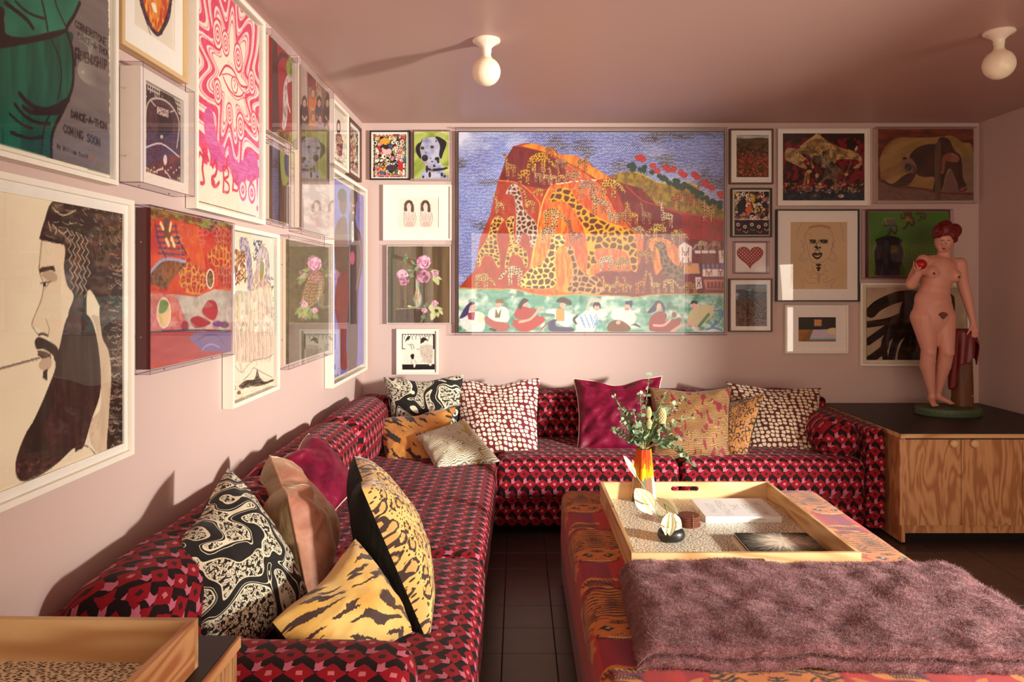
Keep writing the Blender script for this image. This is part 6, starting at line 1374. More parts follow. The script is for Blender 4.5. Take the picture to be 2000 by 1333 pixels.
def p_profile(c):                                        # 1.96 per px from 0,330
    x, y = c.X, c.Y; c.a[:] = c.blend((238, 222, 192), (226, 206, 174), (fbm(x*6, y*6, 3, 4)-.3)*1.4)
    HR = c.blend((48, 34, 28), (90, 68, 56), (fbm(x*26+y*9, y*60, 5, 3)-.5)*4); BD = c.blend((52, 36, 30), (66, 50, 40), (fbm(x*60, y*10-x*20, 7, 3)-.4)*3)
    c.poly([(160, 275), (245, 290), (255, 440), (282, 490), (262, 580), (225, 690), (180, 640), (128, 600), (124, 585), (152, 510), (165, 440), (150, 385), (152, 330)], (226, 204, 172), 1, True)
    c.poly([(350, 560), (372, 640), (385, 900), (350, 960), (345, 1040), (400, 1110), (480, 1075), (470, 700), (420, 600)], c.streak((222, 198, 168), (190, 164, 136), .03, .1), 1, True)
    c.poly([(222, 120), (300, 122), (380, 140), (465, 165), (466, 330), (470, 620), (420, 600), (350, 470), (330, 500), (330, 640), (262, 570), (282, 490), (256, 445), (244, 380), (243, 290), (158, 275), (155, 250), (170, 200), (190, 140)], HR, 1, True)
    c.poly([(385, 520), (470, 560), (474, 1075), (412, 1085), (415, 960), (425, 800), (415, 700), (390, 640)], HR, 1, True)
    c.poly([(262, 560), (335, 560), (372, 660), (385, 840), (350, 960), (320, 1060), (290, 1085), (280, 1070), (215, 1130), (140, 1180), (85, 1195), (62, 1170), (62, 1110), (95, 1020), (130, 960), (175, 860), (212, 760), (205, 720), (225, 690)], BD, 1, True)
    c.poly([(133, 660), (150, 645), (190, 662), (222, 690), (215, 740), (200, 712), (165, 690), (140, 690)], BD, 1, True)
    c.poly([(145, 695), (185, 705), (195, 728), (170, 735), (150, 715)], (96, 74, 62), 1, True); c.poly([(152, 740), (178, 715), (198, 735), (190, 765), (165, 772), (150, 760)], (196, 168, 140), 1, True); c.line([(145, 712), (170, 722), (192, 712)], .003, (60, 40, 34)); c.poly([(165, 775), (182, 765), (180, 812), (163, 800)], BD)
    c.line([(160, 275), (150, 385), (165, 440), (158, 500), (124, 585), (128, 610), (150, 640)], .0022, (120, 98, 80)); c.line([(150, 385), (150, 370)], .002, (80, 60, 50)); c.poly([(148, 388), (160, 378), (205, 372), (213, 396), (195, 388), (160, 398), (150, 398)], (56, 38, 32))
    c.poly([(160, 402), (195, 392), (218, 410), (215, 430), (190, 432), (165, 415)], (170, 140, 116), .7, True); c.line([(155, 440), (170, 436), (195, 434)], .0022, (60, 44, 36)); c.poly([(163, 440), (188, 436), (178, 460)], (226, 210, 190)); c.ell(170, 444, 5.5, 9, (44, 28, 24)); c.line([(188, 436), (170, 462)], .0015, (90, 60, 50))
    c.line([(150, 635), (165, 632), (182, 640)], .005, (70, 50, 42)); c.line([(182, 640), (188, 615), (175, 575)], .002, (150, 124, 100)); c.line([(-20, 772), (60, 750), (150, 725)], .0055, (110, 90, 80)); c.line([(-20, 775), (80, 748), (150, 727)], .002, (200, 180, 160))
    CRm = (214, 190, 160); rs = c.rs
    for k in range(60):                                  # braid strands in the hair
        xx, yy = rs.uniform(190, 460), rs.uniform(130, 300); a = rs.uniform(-.2, .9)+(xx-180)/400; l = rs.uniform(12, 34); c.line([(xx, yy), (xx+l*math.cos(a)*.5, yy+l*math.sin(a)*.5+3), (xx+l*math.cos(a), yy+l*math.sin(a))], .0013, CRm, .8)
    for row in range(6):
        for k in range(5):
            xx = 256+k*17+row*3; yy = 232+row*40+k*7
            if xx < 335: c.line([(xx, yy), (xx+13, yy+20)], .0024, CRm, .9); c.line([(xx+13, yy+20), (xx+1, yy+38)], .0022, CRm, .85)
    for k in range(150):
        xx = rs.uniform(418, 468); yy = rs.uniform(330, 1075); ph = (yy % 70)/70; c.line([(xx-9, yy-6), (xx, yy+5*math.cos(ph*PI)), (xx+10, yy-8*math.sin(ph*PI))], .0013, CRm, .75)
    for k in range(44):
        xx, yy = rs.uniform(335, 400), rs.uniform(210, 330); c.line([(xx, yy), (xx+3, yy+rs.uniform(12, 40))], .0012, (110, 88, 74), .8)
    for p in ([(160, 262), (172, 258), (205, 268), (240, 285)], [(185, 205), (195, 240)], [(200, 215), (215, 232), (212, 250)], [(222, 235), (240, 250), (255, 240)], [(200, 150), (240, 180), (290, 160)]): c.line(p, .0026, CRm)
    c.poly([(156, 256), (172, 256), (242, 280), (243, 292), (200, 284), (157, 272)], (44, 30, 26))
    for k in range(700):                                 # pencil grain in the beard
        xx, yy = rs.uniform(80, 380), rs.uniform(580, 1180); c.line([(xx, yy), (xx-4, yy+12)], .0009, (96, 76, 64), .30) if 62+(1180-yy)*.38 < xx else None
    c.line([(283, 1068), (330, 1060), (375, 1105)], .003, (80, 60, 50)); c.poly([(300, 1075), (340, 1065), (372, 1105), (300, 1130), (150, 1185)], (232, 214, 184), .9)
def p_taboo(c):
    W_, H_ = c.W, c.H; x, y = c.X, c.Y; c.tf = lambda p: p; c.a[:] = (240, 226, 202)
    ex, ey = W_*.50, H_*.375; dx = (x-ex)/(W_*.5); dy = (y-ey)/(H_*.40); th = np.arctan2(dy, dx); r = np.hypot(dx, dy)
    lob = .10*np.cos(th*9+1)*np.clip(r*2.2, 0, 1.2)+.06*np.cos(th*5-2)+.05*np.cos(th*13+.5)*np.clip(r, 0, 1); up = np.clip(-dy, 0, 1)
    f = r-lob*(.6+r)-.12*up; f = f+(fbm(x*3, y*3, 8)-.5)*.15
    edges = [(.43, .455), (.50, .535), (.57, .69), (.715, .74), (.80, .93), (.965, .985), (1.06, 1.22), (1.25, 1.27), (1.38, 1.6)]
    PK1 = c.streak((226, 84, 120), (214, 60, 98), .02, .02); PK2 = c.streak((232, 128, 156), (222, 104, 140), .02, .02)
    for k, (a, b_) in enumerate(edges): m = (f > a) & (f < b_) & (y < H_*.83); c.a[m] = (PK1 if k % 2 == 0 else PK2)[m]
    for (lx, ly, s) in ((.30, .22, .06), (.42, .23, .05), (.62, .25, .06), (.86, .32, .055), (.66, .58, .06), (.90, .52, .05), (.30, .48, .05), (.48, .55, .045)):
        X0, Y0 = W_*lx, H_*ly; c.ell(X0, Y0, s*W_*1.25, s*H_*1.25, (214, 60, 98)); c.ell(X0, Y0, s*W_*1.05, s*H_*1.05, (240, 226, 202)); c.ell(X0, Y0, s*W_*.78, s*H_*.78, (226, 84, 120)); c.ell(X0, Y0, s*W_*.56, s*H_*.56, (240, 226, 202)); c.ell(X0, Y0, s*W_*.36, s*H_*.34, (214, 60, 98)); c.ell(X0, Y0, s*W_*.16, s*H_*.16, (240, 226, 202))
    MG = c.streak((222, 110, 160), (206, 84, 140), .03, .004, 5, 3)
    for p in ([(.12, .60), (.22, .58), (.30, .70), (.40, .72), (.42, .80), (.34, .84), (.22, .80), (.12, .70)], [(.46, .70), (.60, .76), (.74, .72), (.86, .66), (.98, .72), (.96, .80), (.90, .78), (.84, .88), (.80, .80), (.72, .86), (.62, .88), (.52, .84)]): c.poly([(a*W_, b_*H_) for a, b_ in p], MG, 1, True)
    c.poly([(a*W_, b_*H_) for a, b_ in [(.36, .37), (.48, .33), (.60, .345), (.74, .39), (.66, .43), (.52, .435)]], (240, 226, 202), 1, True)
    R_ = (206, 40, 84)
    for p, w in (([(.33, .40), (.42, .335), (.54, .33), (.66, .375), (.78, .36)], .008), ([(.36, .39), (.46, .365), (.56, .365), (.68, .395), (.80, .40)], .004), ([(.38, .395), (.46, .43), (.56, .445), (.66, .43), (.72, .40)], .006), ([(.40, .41), (.50, .45), (.60, .46), (.70, .43), (.78, .415)], .003)): c.line([(a*W_, b_*H_) for a, b_ in p], w, R_)
    c.ell(.56*W_, .395*H_, .055*W_, .042*H_, R_); c.ell(.56*W_, .395*H_, .045*W_, .035*H_, (240, 226, 202)); c.line([(.545*W_, .38*H_), (.56*W_, .37*H_), (.575*W_, .385*H_), (.56*W_, .40*H_), (.56*W_, .41*H_)], .004, R_)
    for k in range(9): a = .46+k*.035; c.line([(a*W_, .335*H_), ((a+.01)*W_, .30*H_)], .002, R_); c.line([(a*W_, .47*H_), ((a+.015)*W_, .50*H_)], .0016, R_)
    R2 = (206, 70, 92); g = lambda pts, ox, oy, w, sx=1.0, sy=1.0: c.line([((ox+a*sx)*W_, (oy+b_*sy)*H_) for a, b_ in pts], w, R2)
    g([(0, .02), (.02, .0), (.06, .015), (.11, .0), (.13, .02)], .04, .79, .012); g([(.06, .01), (.05, .06), (.07, .11), (.03, .12)], .04, .80, .014)
    g([(.03, .03), (.06, .0), (.09, .02), (.07, .06), (.02, .08), (.03, .11), (.08, .11), (.12, .09)], .20, .80, .014); c.ell(.235*W_, .90*H_, .028*W_, .018*H_, R2)
    for ox, s in ((.38, 1.0), (.53, .8)): g([(.0, .0), (.01, .06), (.0, .115)], ox, .81, .012, 1, s); g([(0, .0), (.07, .0), (.08, .035), (.02, .055), (.09, .075), (.08, .11), (.0, .115)], ox, .81, .010, 1, s)
    for ox in (.70, .86):
        for q, rr in enumerate((.068, .048, .028, .010)): c.ell(ox*W_, .885*H_, rr*W_, rr*.82*H_, (218, 96, 140) if q % 2 == 0 else (240, 226, 202))
    c.poly([(.945*W_, .80*H_), (.985*W_, .80*H_), (.965*W_, .92*H_)], (218, 96, 150)); c.ell(.965*W_, .955*H_, .016*W_, .016*H_, (218, 96, 150))
def p_beads(c):                                          # 3.332 per px from 0,0
    x, y = c.X, c.Y; c.a[:] = (226, 212, 190); S_ = c.blend((178, 40, 34), (60, 20, 40), (fbm(x*90, y*30, 4, 3)-.35)*3)
    c.poly([(900, -80), (915, 20), (940, 110), (980, 190), (1030, 236), (1075, 180), (1105, 110), (1115, 30), (1115, -90)], c.streak((96, 70, 86), (40, 24, 36), .004, .004, 3, 4), 1, True)
    c.poly([(925, -80), (940, 30), (965, 110), (995, 175), (1030, 205), (1062, 150), (1085, 90), (1092, -80)], c.streak((190, 60, 40), (226, 160, 50), .008, .02, 7, 4), 1, True); c.poly([(965, -60), (975, 60), (1005, 120), (1040, 90), (1040, -60)], c.streak((226, 170, 60), (206, 80, 40), .004, .02), 1, True); c.poly([(985, 20), (1010, 25), (1020, 80), (1000, 70)], (240, 226, 200), 1, True); rs = c.rs
    for k in range(120): t = rs.rand(); s = rs.choice([-1, 1]); c.line([(1010+s*(100-70*t), 10+210*t), (1010+s*(104-70*t)+6, 22+210*t)], .0018, (36, 20, 34))
def p_king(c):                                           # 3.332 per px from 0,0
    x, y = c.X, c.Y; c.a[:] = c.streak((74, 58, 50), (40, 32, 32), .01, .01, 4, 3); g = ((x/.012) % 1 < .35) | ((y/.012) % 1 < .35); c.a[g & (fbm(x*14, y*14, 5) > .46)] = (196, 184, 168)
    c.poly([(945, 900), (950, 700), (985, 640), (1060, 640), (1130, 700), (1175, 800), (1170, 1150), (950, 1080)], c.streak((64, 40, 44), (92, 54, 60), .006, .006, 4, 3), 1, True); c.line([(950, 900), (952, 720), (985, 650), (1060, 650), (1125, 705), (1165, 800), (1150, 960)], .006, (190, 176, 160))
    for k in range(30): a = k/29; c.ell(985+150*a, 660+40*math.sin(a*PI)+a*60, 4, 6, ((150, 160, 180), (206, 190, 160))[k % 2])
    c.poly([(1010, 700), (1060, 690), (1110, 740), (1120, 860), (1030, 900), (1030, 790)], (46, 26, 28), 1, True); c.poly([(1020, 690), (1100, 720), (1095, 770), (1020, 740)], c.streak((206, 190, 170), (120, 80, 80), .003, .003, 4, 5))
    c.poly([(960, 950), (1060, 930), (1160, 1000), (1170, 1100), (1100, 1170), (1000, 1120)], c.streak((62, 40, 66), (96, 40, 60), .005, .02, 4, 4), 1, True); c.line([(950, 960), (1050, 935), (1165, 1020)], .005, (206, 196, 186)); c.line([(1000, 1120), (1060, 1100), (1110, 1160)], .005, (206, 196, 186)); c.ell(1075, 1040, 12, 34, (214, 206, 200)); c.ell(1052, 890, 10, 12, (200, 180, 150))
    for k in range(26): c.ell(950+k*9, 1090+(k % 3)*16, 5, 6, ((206, 190, 120), (60, 50, 46))[k % 2])
def p_palm(c):                                           # 2.776 per px from 350,0
    x, y = c.X, c.Y; c.a[:] = c.streak((160, 30, 36), (138, 34, 36), .02, .1); c.poly([(500, 150), (530, 200), (545, 700), (500, 720)], (52, 28, 26), .8)
    for p in ([(520, 340), (560, 300), (585, 310)], [(525, 380), (540, 320), (560, 290)], [(530, 400), (530, 600), (525, 700)]): c.line(p, .02, (66, 30, 30), .8)
    c.poly([(580, 380), (590, 320), (618, 300), (622, 420), (600, 430)], c.streak((150, 160, 70), (90, 100, 40), .01, .01, 3, 4), 1, True); c.poly([(565, 480), (580, 420), (600, 405), (612, 440), (585, 460), (590, 560), (578, 690), (558, 690), (562, 600)], c.streak((210, 196, 186), (150, 120, 116), .01, .02, 3, 4), 1, True); c.line([(585, 540), (600, 605)], .012, (220, 206, 190)); c.poly([(500, 715), (560, 700), (625, 730), (625, 790), (500, 760)], c.streak((160, 110, 50), (96, 70, 40), .01, .01, 4, 4))
def p_low(c):
    x, y = c.X, c.Y; c.a[:] = c.streak((70, 44, 40), (110, 80, 56), .01, .2, 3, 3); c.poly([(520, 780), (548, 800), (550, 1000), (545, 1200), (520, 1200)], c.streak((52, 34, 36), (84, 54, 44), .01, .1)); c.poly([(548, 800), (600, 815), (600, 960), (560, 1000)], (150, 156, 70), .9, True); c.poly([(570, 850), (595, 840), (600, 960), (575, 940)], (66, 70, 96), 1, True)
def p_group(c):                                          # 3.506 per px from 560,120
    x, y = c.X, c.Y; c.a[:] = c.streak((150, 120, 100), (104, 76, 62), .02, .3, 3, 3); c.poly([(100, 0), (142, 40), (142, 420), (100, 420)], c.streak((190, 166, 150), (150, 124, 110), .01, .2)); c.poly([(142, 60), (200, 100), (200, 200), (142, 170)], (110, 26, 26)); c.poly([(200, 110), (240, 150), (235, 270), (200, 240)], c.streak((190, 176, 150), (130, 60, 50), .01, .01, 3, 5)); c.poly([(268, 190), (312, 230), (312, 820), (262, 820)], c.streak((60, 40, 36), (150, 120, 90), .02, .3, 5, 3))
    SKn = (196, 150, 124)
    for (hx, hy, col, hr) in ((122, 290, (44, 38, 46), (30, 22, 24)), (180, 225, (196, 104, 44), (120, 60, 40)), (222, 290, (64, 58, 78), (30, 24, 30)), (278, 290, (40, 32, 36), (36, 26, 26)), (182, 390, (206, 120, 50), (140, 100, 60)), (228, 400, (150, 130, 150), (90, 60, 50)), (290, 430, (190, 150, 130), (80, 50, 40))):
        c.poly([(hx-26, hy+20), (hx, hy+10), (hx+24, hy+34), (hx+24, hy+170), (hx-24, hy+150)], col, 1, True); c.ell(hx, hy-10, 17, 44, hr); c.ell(hx, hy, 11, 26, SKn); c.ell(hx-4, hy-4, 2, 3, (40, 26, 26)); c.ell(hx+5, hy-2, 2, 3, (40, 26, 26)); c.ell(hx, hy+14, 4, 3, (160, 60, 56)); c.line([(hx-14, hy+90), (hx, hy+110), (hx+16, hy+92)], .014, SKn)
    c.poly([(104, 430), (312, 470), (312, 860), (104, 830)], c.streak((120, 112, 70), (86, 70, 60), .03, .2, 7, 3), .75)
    c.poly([(110, 840), (325, 840), (325, 1225), (115, 1165)], c.streak((214, 200, 190), (176, 156, 150), .1, .02, 7, 3)); rs = c.rs
    for k in range(14): xx = 120+k*14; c.line([(xx, 450), (xx+4, 620), (xx-2, 830)], .006, ((66, 44, 40), (150, 140, 80), (60, 66, 90))[k % 3], .7)
def p_girl(c):                                           # 3.506 per px from 560,120
    c.a[:] = (232, 218, 200); rs = c.rs; c.ell(355, 450, 14, 50, (40, 30, 30)); c.ell(355, 450, 9, 26, (226, 190, 170)); c.poly([(340, 500), (370, 500), (382, 560), (378, 640), (345, 630)], c.streak((170, 60, 60), (70, 60, 70), .006, .006, 3, 5), 1, True)
    for k in range(120): xx, yy = rs.uniform(334, 400), rs.uniform(500, 740); c.ell(xx, yy, 2.5, 4, ((190, 120, 100), (214, 150, 120), (120, 90, 90), (226, 200, 120))[rs.randint(4)])
def p_couple(c):                                         # 3.033 per px from 640,320
    x, y = c.X, c.Y; c.a[:] = c.streak((104, 108, 190), (124, 122, 196), .1, .05); BR = c.streak((110, 64, 46), (90, 50, 38), .02, .05); RD = c.streak((146, 36, 40), (118, 24, 30), .03, .05); K = (34, 28, 34)
    c.poly([(128, 310), (150, 290), (175, 380), (198, 430), (205, 600), (180, 780), (172, 1200), (120, 1230), (118, 800), (125, 600)], K, 1, True); c.ell(154, 200, 24, 54, (46, 28, 26)); c.ell(153, 262, 17, 62, BR); c.ell(148, 250, 3, 5, (240, 236, 226)); c.ell(158, 252, 3, 5, (240, 236, 226)); c.ell(152, 292, 6, 6, (240, 230, 220))
    c.poly([(142, 350), (152, 340), (156, 460), (142, 470)], (236, 230, 226)); c.line([(147, 360), (148, 430)], .012, K); c.ell(146, 560, 14, 40, (206, 90, 120))
    c.poly([(40, 420), (70, 330), (110, 330), (120, 520), (125, 700), (60, 700), (45, 560)], BR, 1, True); c.ell(92, 240, 22, 66, BR); c.ell(86, 190, 26, 40, (40, 26, 26)); c.poly([(58, 690), (110, 640), (128, 760), (118, 900), (110, 1100), (130, 1190), (80, 1210), (70, 1000), (44, 860)], RD, 1, True); c.line([(90, 980), (70, 1210)], .014, BR); c.line([(64, 1215), (60, 1250)], .02, (60, 20, 24)); c.line([(124, 1190), (134, 1215)], .02, (60, 20, 24))
    c.line([(100, 380), (128, 560), (120, 720)], .03, BR); c.line([(55, 650), (70, 700)], .03, BR); c.line([(180, 420), (200, 560), (168, 740)], .035, (116, 84, 76))
    S = (92, 92, 150); write(c, 'CLASS', 180, 200, 5, 30, 1.4, .006, S, 1.3); write(c, 'OF', 182, 262, 6, 26, 1.2, .005, S, 1.4); write(c, '1978', 178, 290, 6.5, 42, 1.2, .006, S, 1.3); write(c, 'CLUB', 184, 372, 5, 24, 1.0, .004, S, 1.4)
def p_beach(c):                                          # 3.028 per px from 240,380
    x, y = c.X, c.Y; c.a[:] = c.blend((178, 34, 28), (206, 74, 36), (fbm(x*14, y*20, 3, 3)-.35)*2.6); NET = c.skin((206, 138, 60), (170, 44, 32), .030, 5, .20); NT2 = c.skin((196, 90, 60), (150, 40, 36), .022, 8, .2)
    c.poly([(160, 80), (640, 180), (640, 260), (550, 230), (440, 190), (300, 150), (160, 140)], c.streak((96, 50, 30), (130, 130, 40), .03, .01, 4, 4), 1, True); c.poly([(330, 180), (440, 210), (470, 330), (490, 450), (440, 420), (340, 300)], c.streak((206, 84, 40), (190, 52, 30), .02, .02), 1, True)
    c.poly([(340, 400), (470, 440), (520, 500), (460, 590), (350, 560)], NET, 1, True); c.poly([(500, 350), (630, 270), (640, 420), (560, 440)], NET, 1, True); c.poly([(540, 190), (640, 220), (640, 300), (560, 300)], NT2, 1, True); c.poly([(560, 440), (640, 440), (640, 560), (580, 540)], NT2, 1, True)
    c.poly([(160, 470), (250, 390), (370, 400), (300, 500), (250, 560), (200, 540), (160, 520)], c.streak((80, 44, 30), (120, 76, 44), .01, .01, 4, 4), 1, True); c.line([(162, 462), (245, 385), (370, 398)], .010, (150, 150, 180)); c.ell(516, 500, 24, 60, (232, 214, 190)); c.ell(516, 500, 18, 50, (90, 60, 40))
    for k in range(6): c.line([(196+k*3, 190+k*32), (318+k*8, 190+k*34)], .006, (52, 48, 92))
    c.line([(192, 170), (210, 270), (255, 375)], .007, (46, 42, 84)); c.line([(312, 180), (325, 260), (375, 350)], .007, (46, 42, 84))
    c.ell(258, 165, 20, 26, (84, 60, 50)); c.poly([(235, 190), (285, 190), (282, 262), (255, 262)], (90, 60, 34), 1, True); c.line([(225, 175), (240, 205)], .012, (236, 206, 140)); c.line([(285, 175), (278, 215)], .012, (236, 206, 140)); c.line([(258, 270), (272, 300)], .014, (236, 206, 150)); c.line([(288, 262), (305, 305)], .014, (236, 206, 150))
    SEA = c.blend((150, 126, 112), (196, 176, 160), (fbm(x*22, y*26, 6, 4)-.3)*2.6); c.poly([(160, 590), (300, 590), (440, 605), (540, 560), (640, 575), (640, 800), (430, 800), (160, 815)], SEA, 1)
    c.poly([(170, 600), (300, 600), (340, 660), (360, 780), (170, 815)], c.streak((186, 60, 60), (206, 110, 100), .02, .02, 4, 3), .9, True); c.ell(244, 700, 42, 92, (226, 200, 180)); c.ell(244, 700, 36, 82, (216, 176, 110)); c.poly([(225, 625), (270, 640), (255, 690), (215, 700)], (110, 126, 50), 1, True); c.poly([(480, 660), (510, 625), (550, 640), (560, 700), (530, 745), (470, 700)], (166, 40, 50), 1, True); c.poly([(400, 740), (450, 720), (520, 760), (430, 790)], (150, 30, 44), 1, True); c.ell(368, 780, 22, 34, (150, 36, 44)); c.ell(600, 770, 26, 20, (110, 50, 90)); c.ell(560, 765, 30, 18, (96, 60, 120))
    c.poly([(160, 812), (430, 800), (640, 806), (640, 940), (160, 1000)], c.streak((156, 36, 40), (176, 60, 60), .1, .02)); c.line([(160, 812), (430, 802), (640, 808)], .006, (60, 36, 60))
    c.poly([(390, 850), (430, 815), (640, 812), (640, 930), (470, 925)], c.streak((96, 84, 130), (120, 90, 130), .05, .01), 1); c.line([(470, 920), (490, 895), (530, 885), (570, 905)], .004, (150, 150, 206)); c.line([(440, 860), (500, 830), (560, 835), (600, 890)], .004, (70, 56, 110))
def p_tree(c):                                           # 3.7 per px from 440,440
    c.a[:] = (236, 218, 190); rs = c.rs; SB = (214, 188, 160); x, y = c.X, c.Y; LN = (96, 76, 70); BUL = c.streak((196, 176, 170), (116, 112, 150), .008, .008, 4, 4)
    for k in range(130): a = rs.uniform(-2.4, -.6); xx, yy = rs.uniform(55, 150), rs.uniform(200, 430); l = rs.uniform(14, 32); c.line([(xx, yy), (xx+l*math.cos(a), yy+l*math.sin(a))], .006, ((120, 70, 30), (170, 120, 40), (90, 46, 30), (150, 90, 60))[rs.randint(4)], taper=True)
    for k in range(70): a = rs.uniform(-2.9, -.2); xx, yy = rs.uniform(205, 270), rs.uniform(120, 260); l = rs.uniform(12, 30); c.line([(xx, yy), (xx+l*math.cos(a), yy+l*math.sin(a))], .005, ((60, 60, 110), (96, 96, 140), (150, 140, 60), (30, 26, 30))[rs.randint(4)], taper=True)
    for k in range(40): a = rs.uniform(-2.9, -.2); xx, yy = rs.uniform(315, 345), rs.uniform(380, 700); l = rs.uniform(12, 26); c.line([(xx, yy), (xx+l*math.cos(a), yy+l*math.sin(a))], .004, (40, 32, 30), taper=True)
    c.line([(180, 480), (175, 300), (155, 160), (130, 105), (120, 140)], .055, BUL); c.line([(200, 440), (235, 340), (245, 240), (270, 200), (300, 230), (300, 380), (260, 440), (215, 490)], .05, c.streak((222, 200, 180), (150, 130, 120), .008, .01, 5, 3)); c.poly([(255, 270), (280, 280), (275, 370), (250, 400)], (150, 140, 50), 1, True)
    c.poly([(150, 480), (215, 470), (330, 450), (345, 780), (345, 920), (300, 960), (60, 960), (60, 520)], c.streak((226, 202, 176), (196, 168, 146), .02, .05, 6, 3), 1, True)
    for p in ([(120, 480), (130, 600), (120, 780)], [(90, 540), (100, 700)], [(200, 600), (210, 760)], [(70, 520), (75, 700)]): c.line(p, .012, ((196, 176, 60), (120, 150, 90), (206, 190, 110), (170, 190, 150))[len(p) % 4], .8)
    for k in range(9): xx = 78+k*30; c.line([(xx, 500+rs.uniform(0, 80)), (xx+6, 640), (xx-6, 760), (xx+4, 860), (xx-2, 980)], .014, (222, 196, 172)); c.line([(xx+6, 500+rs.uniform(0, 80)), (xx+13, 640), (xx+2, 760), (xx+10, 860), (xx+6, 980)], .002, LN)
    for k in range(16): a = rs.uniform(60, 330); c.ell(a, rs.uniform(560, 760), 13, 30, (232, 208, 184)); c.line([(a-10, 700), (a, 730), (a+10, 700)], .0018, LN)
    for k in range(150): xx, yy = rs.uniform(60, 340), rs.uniform(470, 1000); c.line([(xx, yy), (xx+rs.uniform(-8, 8), yy+rs.uniform(8, 28))], .0016, ((120, 96, 84), (150, 120, 104))[k % 2], .8)
    c.line([(60, 1000), (110, 1060), (140, 1040), (200, 980), (300, 960), (350, 930)], .002, LN); c.line([(120, 900), (110, 1000), (125, 1050)], .02, (226, 200, 176)); c.line([(105, 1000), (118, 1060), (140, 1055)], .002, LN)
    c.poly([(100, 1160), (150, 1120), (210, 1110), (230, 1040), (250, 1100), (290, 1130), (345, 1110), (340, 1130), (250, 1160), (180, 1165), (120, 1180)], c.streak((110, 88, 66), (60, 46, 38), .01, .006, 4, 3), 1, True); c.line([(130, 1120), (180, 1070), (205, 1030), (260, 1060), (340, 1100)], .0025, LN); c.line([(130, 1218), (230, 1185), (280, 1165)], .003, LN); c.ell(100, 1210, 14, 16, (120, 96, 70)); c.ell(70, 1172, 8, 14, LN); c.ell(70, 1172, 5, 10, (226, 206, 180))
def p_ocelot(c):                                         # 2.222 per px from 500,180
    x, y = c.X, c.Y; c.a[:] = c.streak((112, 100, 56), (84, 72, 40), .05, .012, 4, 3); SP = c.skin((196, 160, 110), (96, 60, 36), .016, 5, .3)
    c.poly([(232, 800), (262, 775), (290, 790), (296, 850), (270, 905), (232, 940), (205, 985), (192, 980), (198, 900), (215, 840)], SP, 1, True); c.line([(205, 930), (200, 990)], .016, SP); LG = c.streak((110, 130, 60), (170, 176, 100), .01, .01)
    for a, b_, w in (((225, 790), (190, 810), .3), ((235, 770), (205, 775), .3), ((215, 930), (235, 985), .3), ((235, 940), (270, 985), .3), ((200, 930), (185, 985), .2), ((300, 800), (320, 790), .3)): leaf(c, a, b_, w, LG)
    rose(c, 256, 748, 32, PKS, 1); rose(c, 210, 922, 15, PKS, 2); rose(c, 256, 948, 14, PKS, 3); rose(c, 330, 820, 16, PKS, 4)
    for k in range(40): xx, yy = c.rs.uniform(290, 335), c.rs.uniform(780, 980); c.line([(xx, yy), (xx-8, yy-14)], .004, (150, 128, 90), .8)
    c.poly([(110, 1010), (340, 1010), (340, 1150), (110, 1190)], c.streak((96, 84, 48), (70, 60, 36), .05, .01))
# ---------------------------- hang everything: left wall
C08 = (500, 180, 2.222)
hang(WL, (1.055, 1.820, 1.648, 2.36), .035, 'large poster of a green dress on grey with handwriting, top left corner', 'frame', p_dance, (1.07, 1.807, 1.665, 2.345), .012, cell=.0026, crop=(0, 0, 3.604), bg=(120, 108, 104), seed=2)
hang(WL, (.98, 1.876, .948, 1.616), .045, 'large white-framed pencil drawing of a bearded man in profile with braided hair', 'frame', p_profile, (1.01, 1.846, .983, 1.578), .014, cell=.0024, crop=(0, 330, 1.96), mat_in=1, seed=3)
hang(WL, (1.845, 2.213, 2.020, 2.47), .03, 'light wood framed jewelled oval on cream paper, cut off by the top of the picture', 'frame', p_beads, (1.925, 2.15, 2.10, 2.43), .014, M_lightf, cell=.002, crop=(0, 0, 3.332), mat_in=1)
hang(WL, (1.879, 2.176, 1.665, 1.985), .066, 'small dark patterned painting in white frame inside a deep acrylic box', 'case', p_king, (1.913, 2.125, 1.70, 1.943), cell=.002, crop=(0, 0, 3.332), margins=(M_white, .030, .057), art_d=.048)
hang(WL, (2.255, 2.873, 1.638, 2.455), .037, 'tall white-framed pink psychedelic eye drawing with bubble lettering', 'frame', p_taboo, (2.285, 2.842, 1.668, 2.425), .017, cell=.0032, crop=(0, 0, 1), seed=5)
hang(WL, (2.907, 3.244, 2.016, 2.444), .05, 'red painting with a pale standing figure in an acrylic box high on the left wall', 'case', p_palm, (2.925, 3.225, 2.035, 2.425), cell=.0035, crop=(350, 0, 2.776), canvas_side=M_linen)
hang(WL, (2.91, 3.20, 1.652, 1.992), .05, 'dark narrow boxed painting directly under the red one with a pale figure', 'case', p_low, (2.93, 3.18, 1.67, 1.975), cell=.0035, crop=(350, 0, 2.776))
hang(WL, (3.273, 3.846, 1.645, 2.442), .06, 'tall painting of a crowd of standing women, boxed, near the ceiling', 'case', p_group, (3.30, 3.825, 1.665, 2.425), cell=.004, crop=(560, 120, 3.506))
hang(WL, (3.942, 4.30, 2.075, 2.43), .035, 'white-framed drawing of a standing girl high near the far left corner', 'frame', p_girl, (3.99, 4.255, 2.12, 2.385), .016, cell=.0035, crop=(560, 120, 3.506))
hang(WL, (4.335, 4.67, 2.073, 2.425), .03, 'dark-wood-framed colourful print on the left wall closest to the corner', 'frame', lambda c: p_collage(c, 21), (4.38, 4.625, 2.115, 2.385), .018, M_brownf, cell=.0035, mat_in=1)
hang(WL, (3.874, 4.756, .835, 2.037), .05, 'tall blue poster of a man in black and woman in red dress, white frame', 'frame', p_couple, (3.925, 4.71, .88, 1.99), .02, cell=.0055, crop=(640, 320, 3.033))
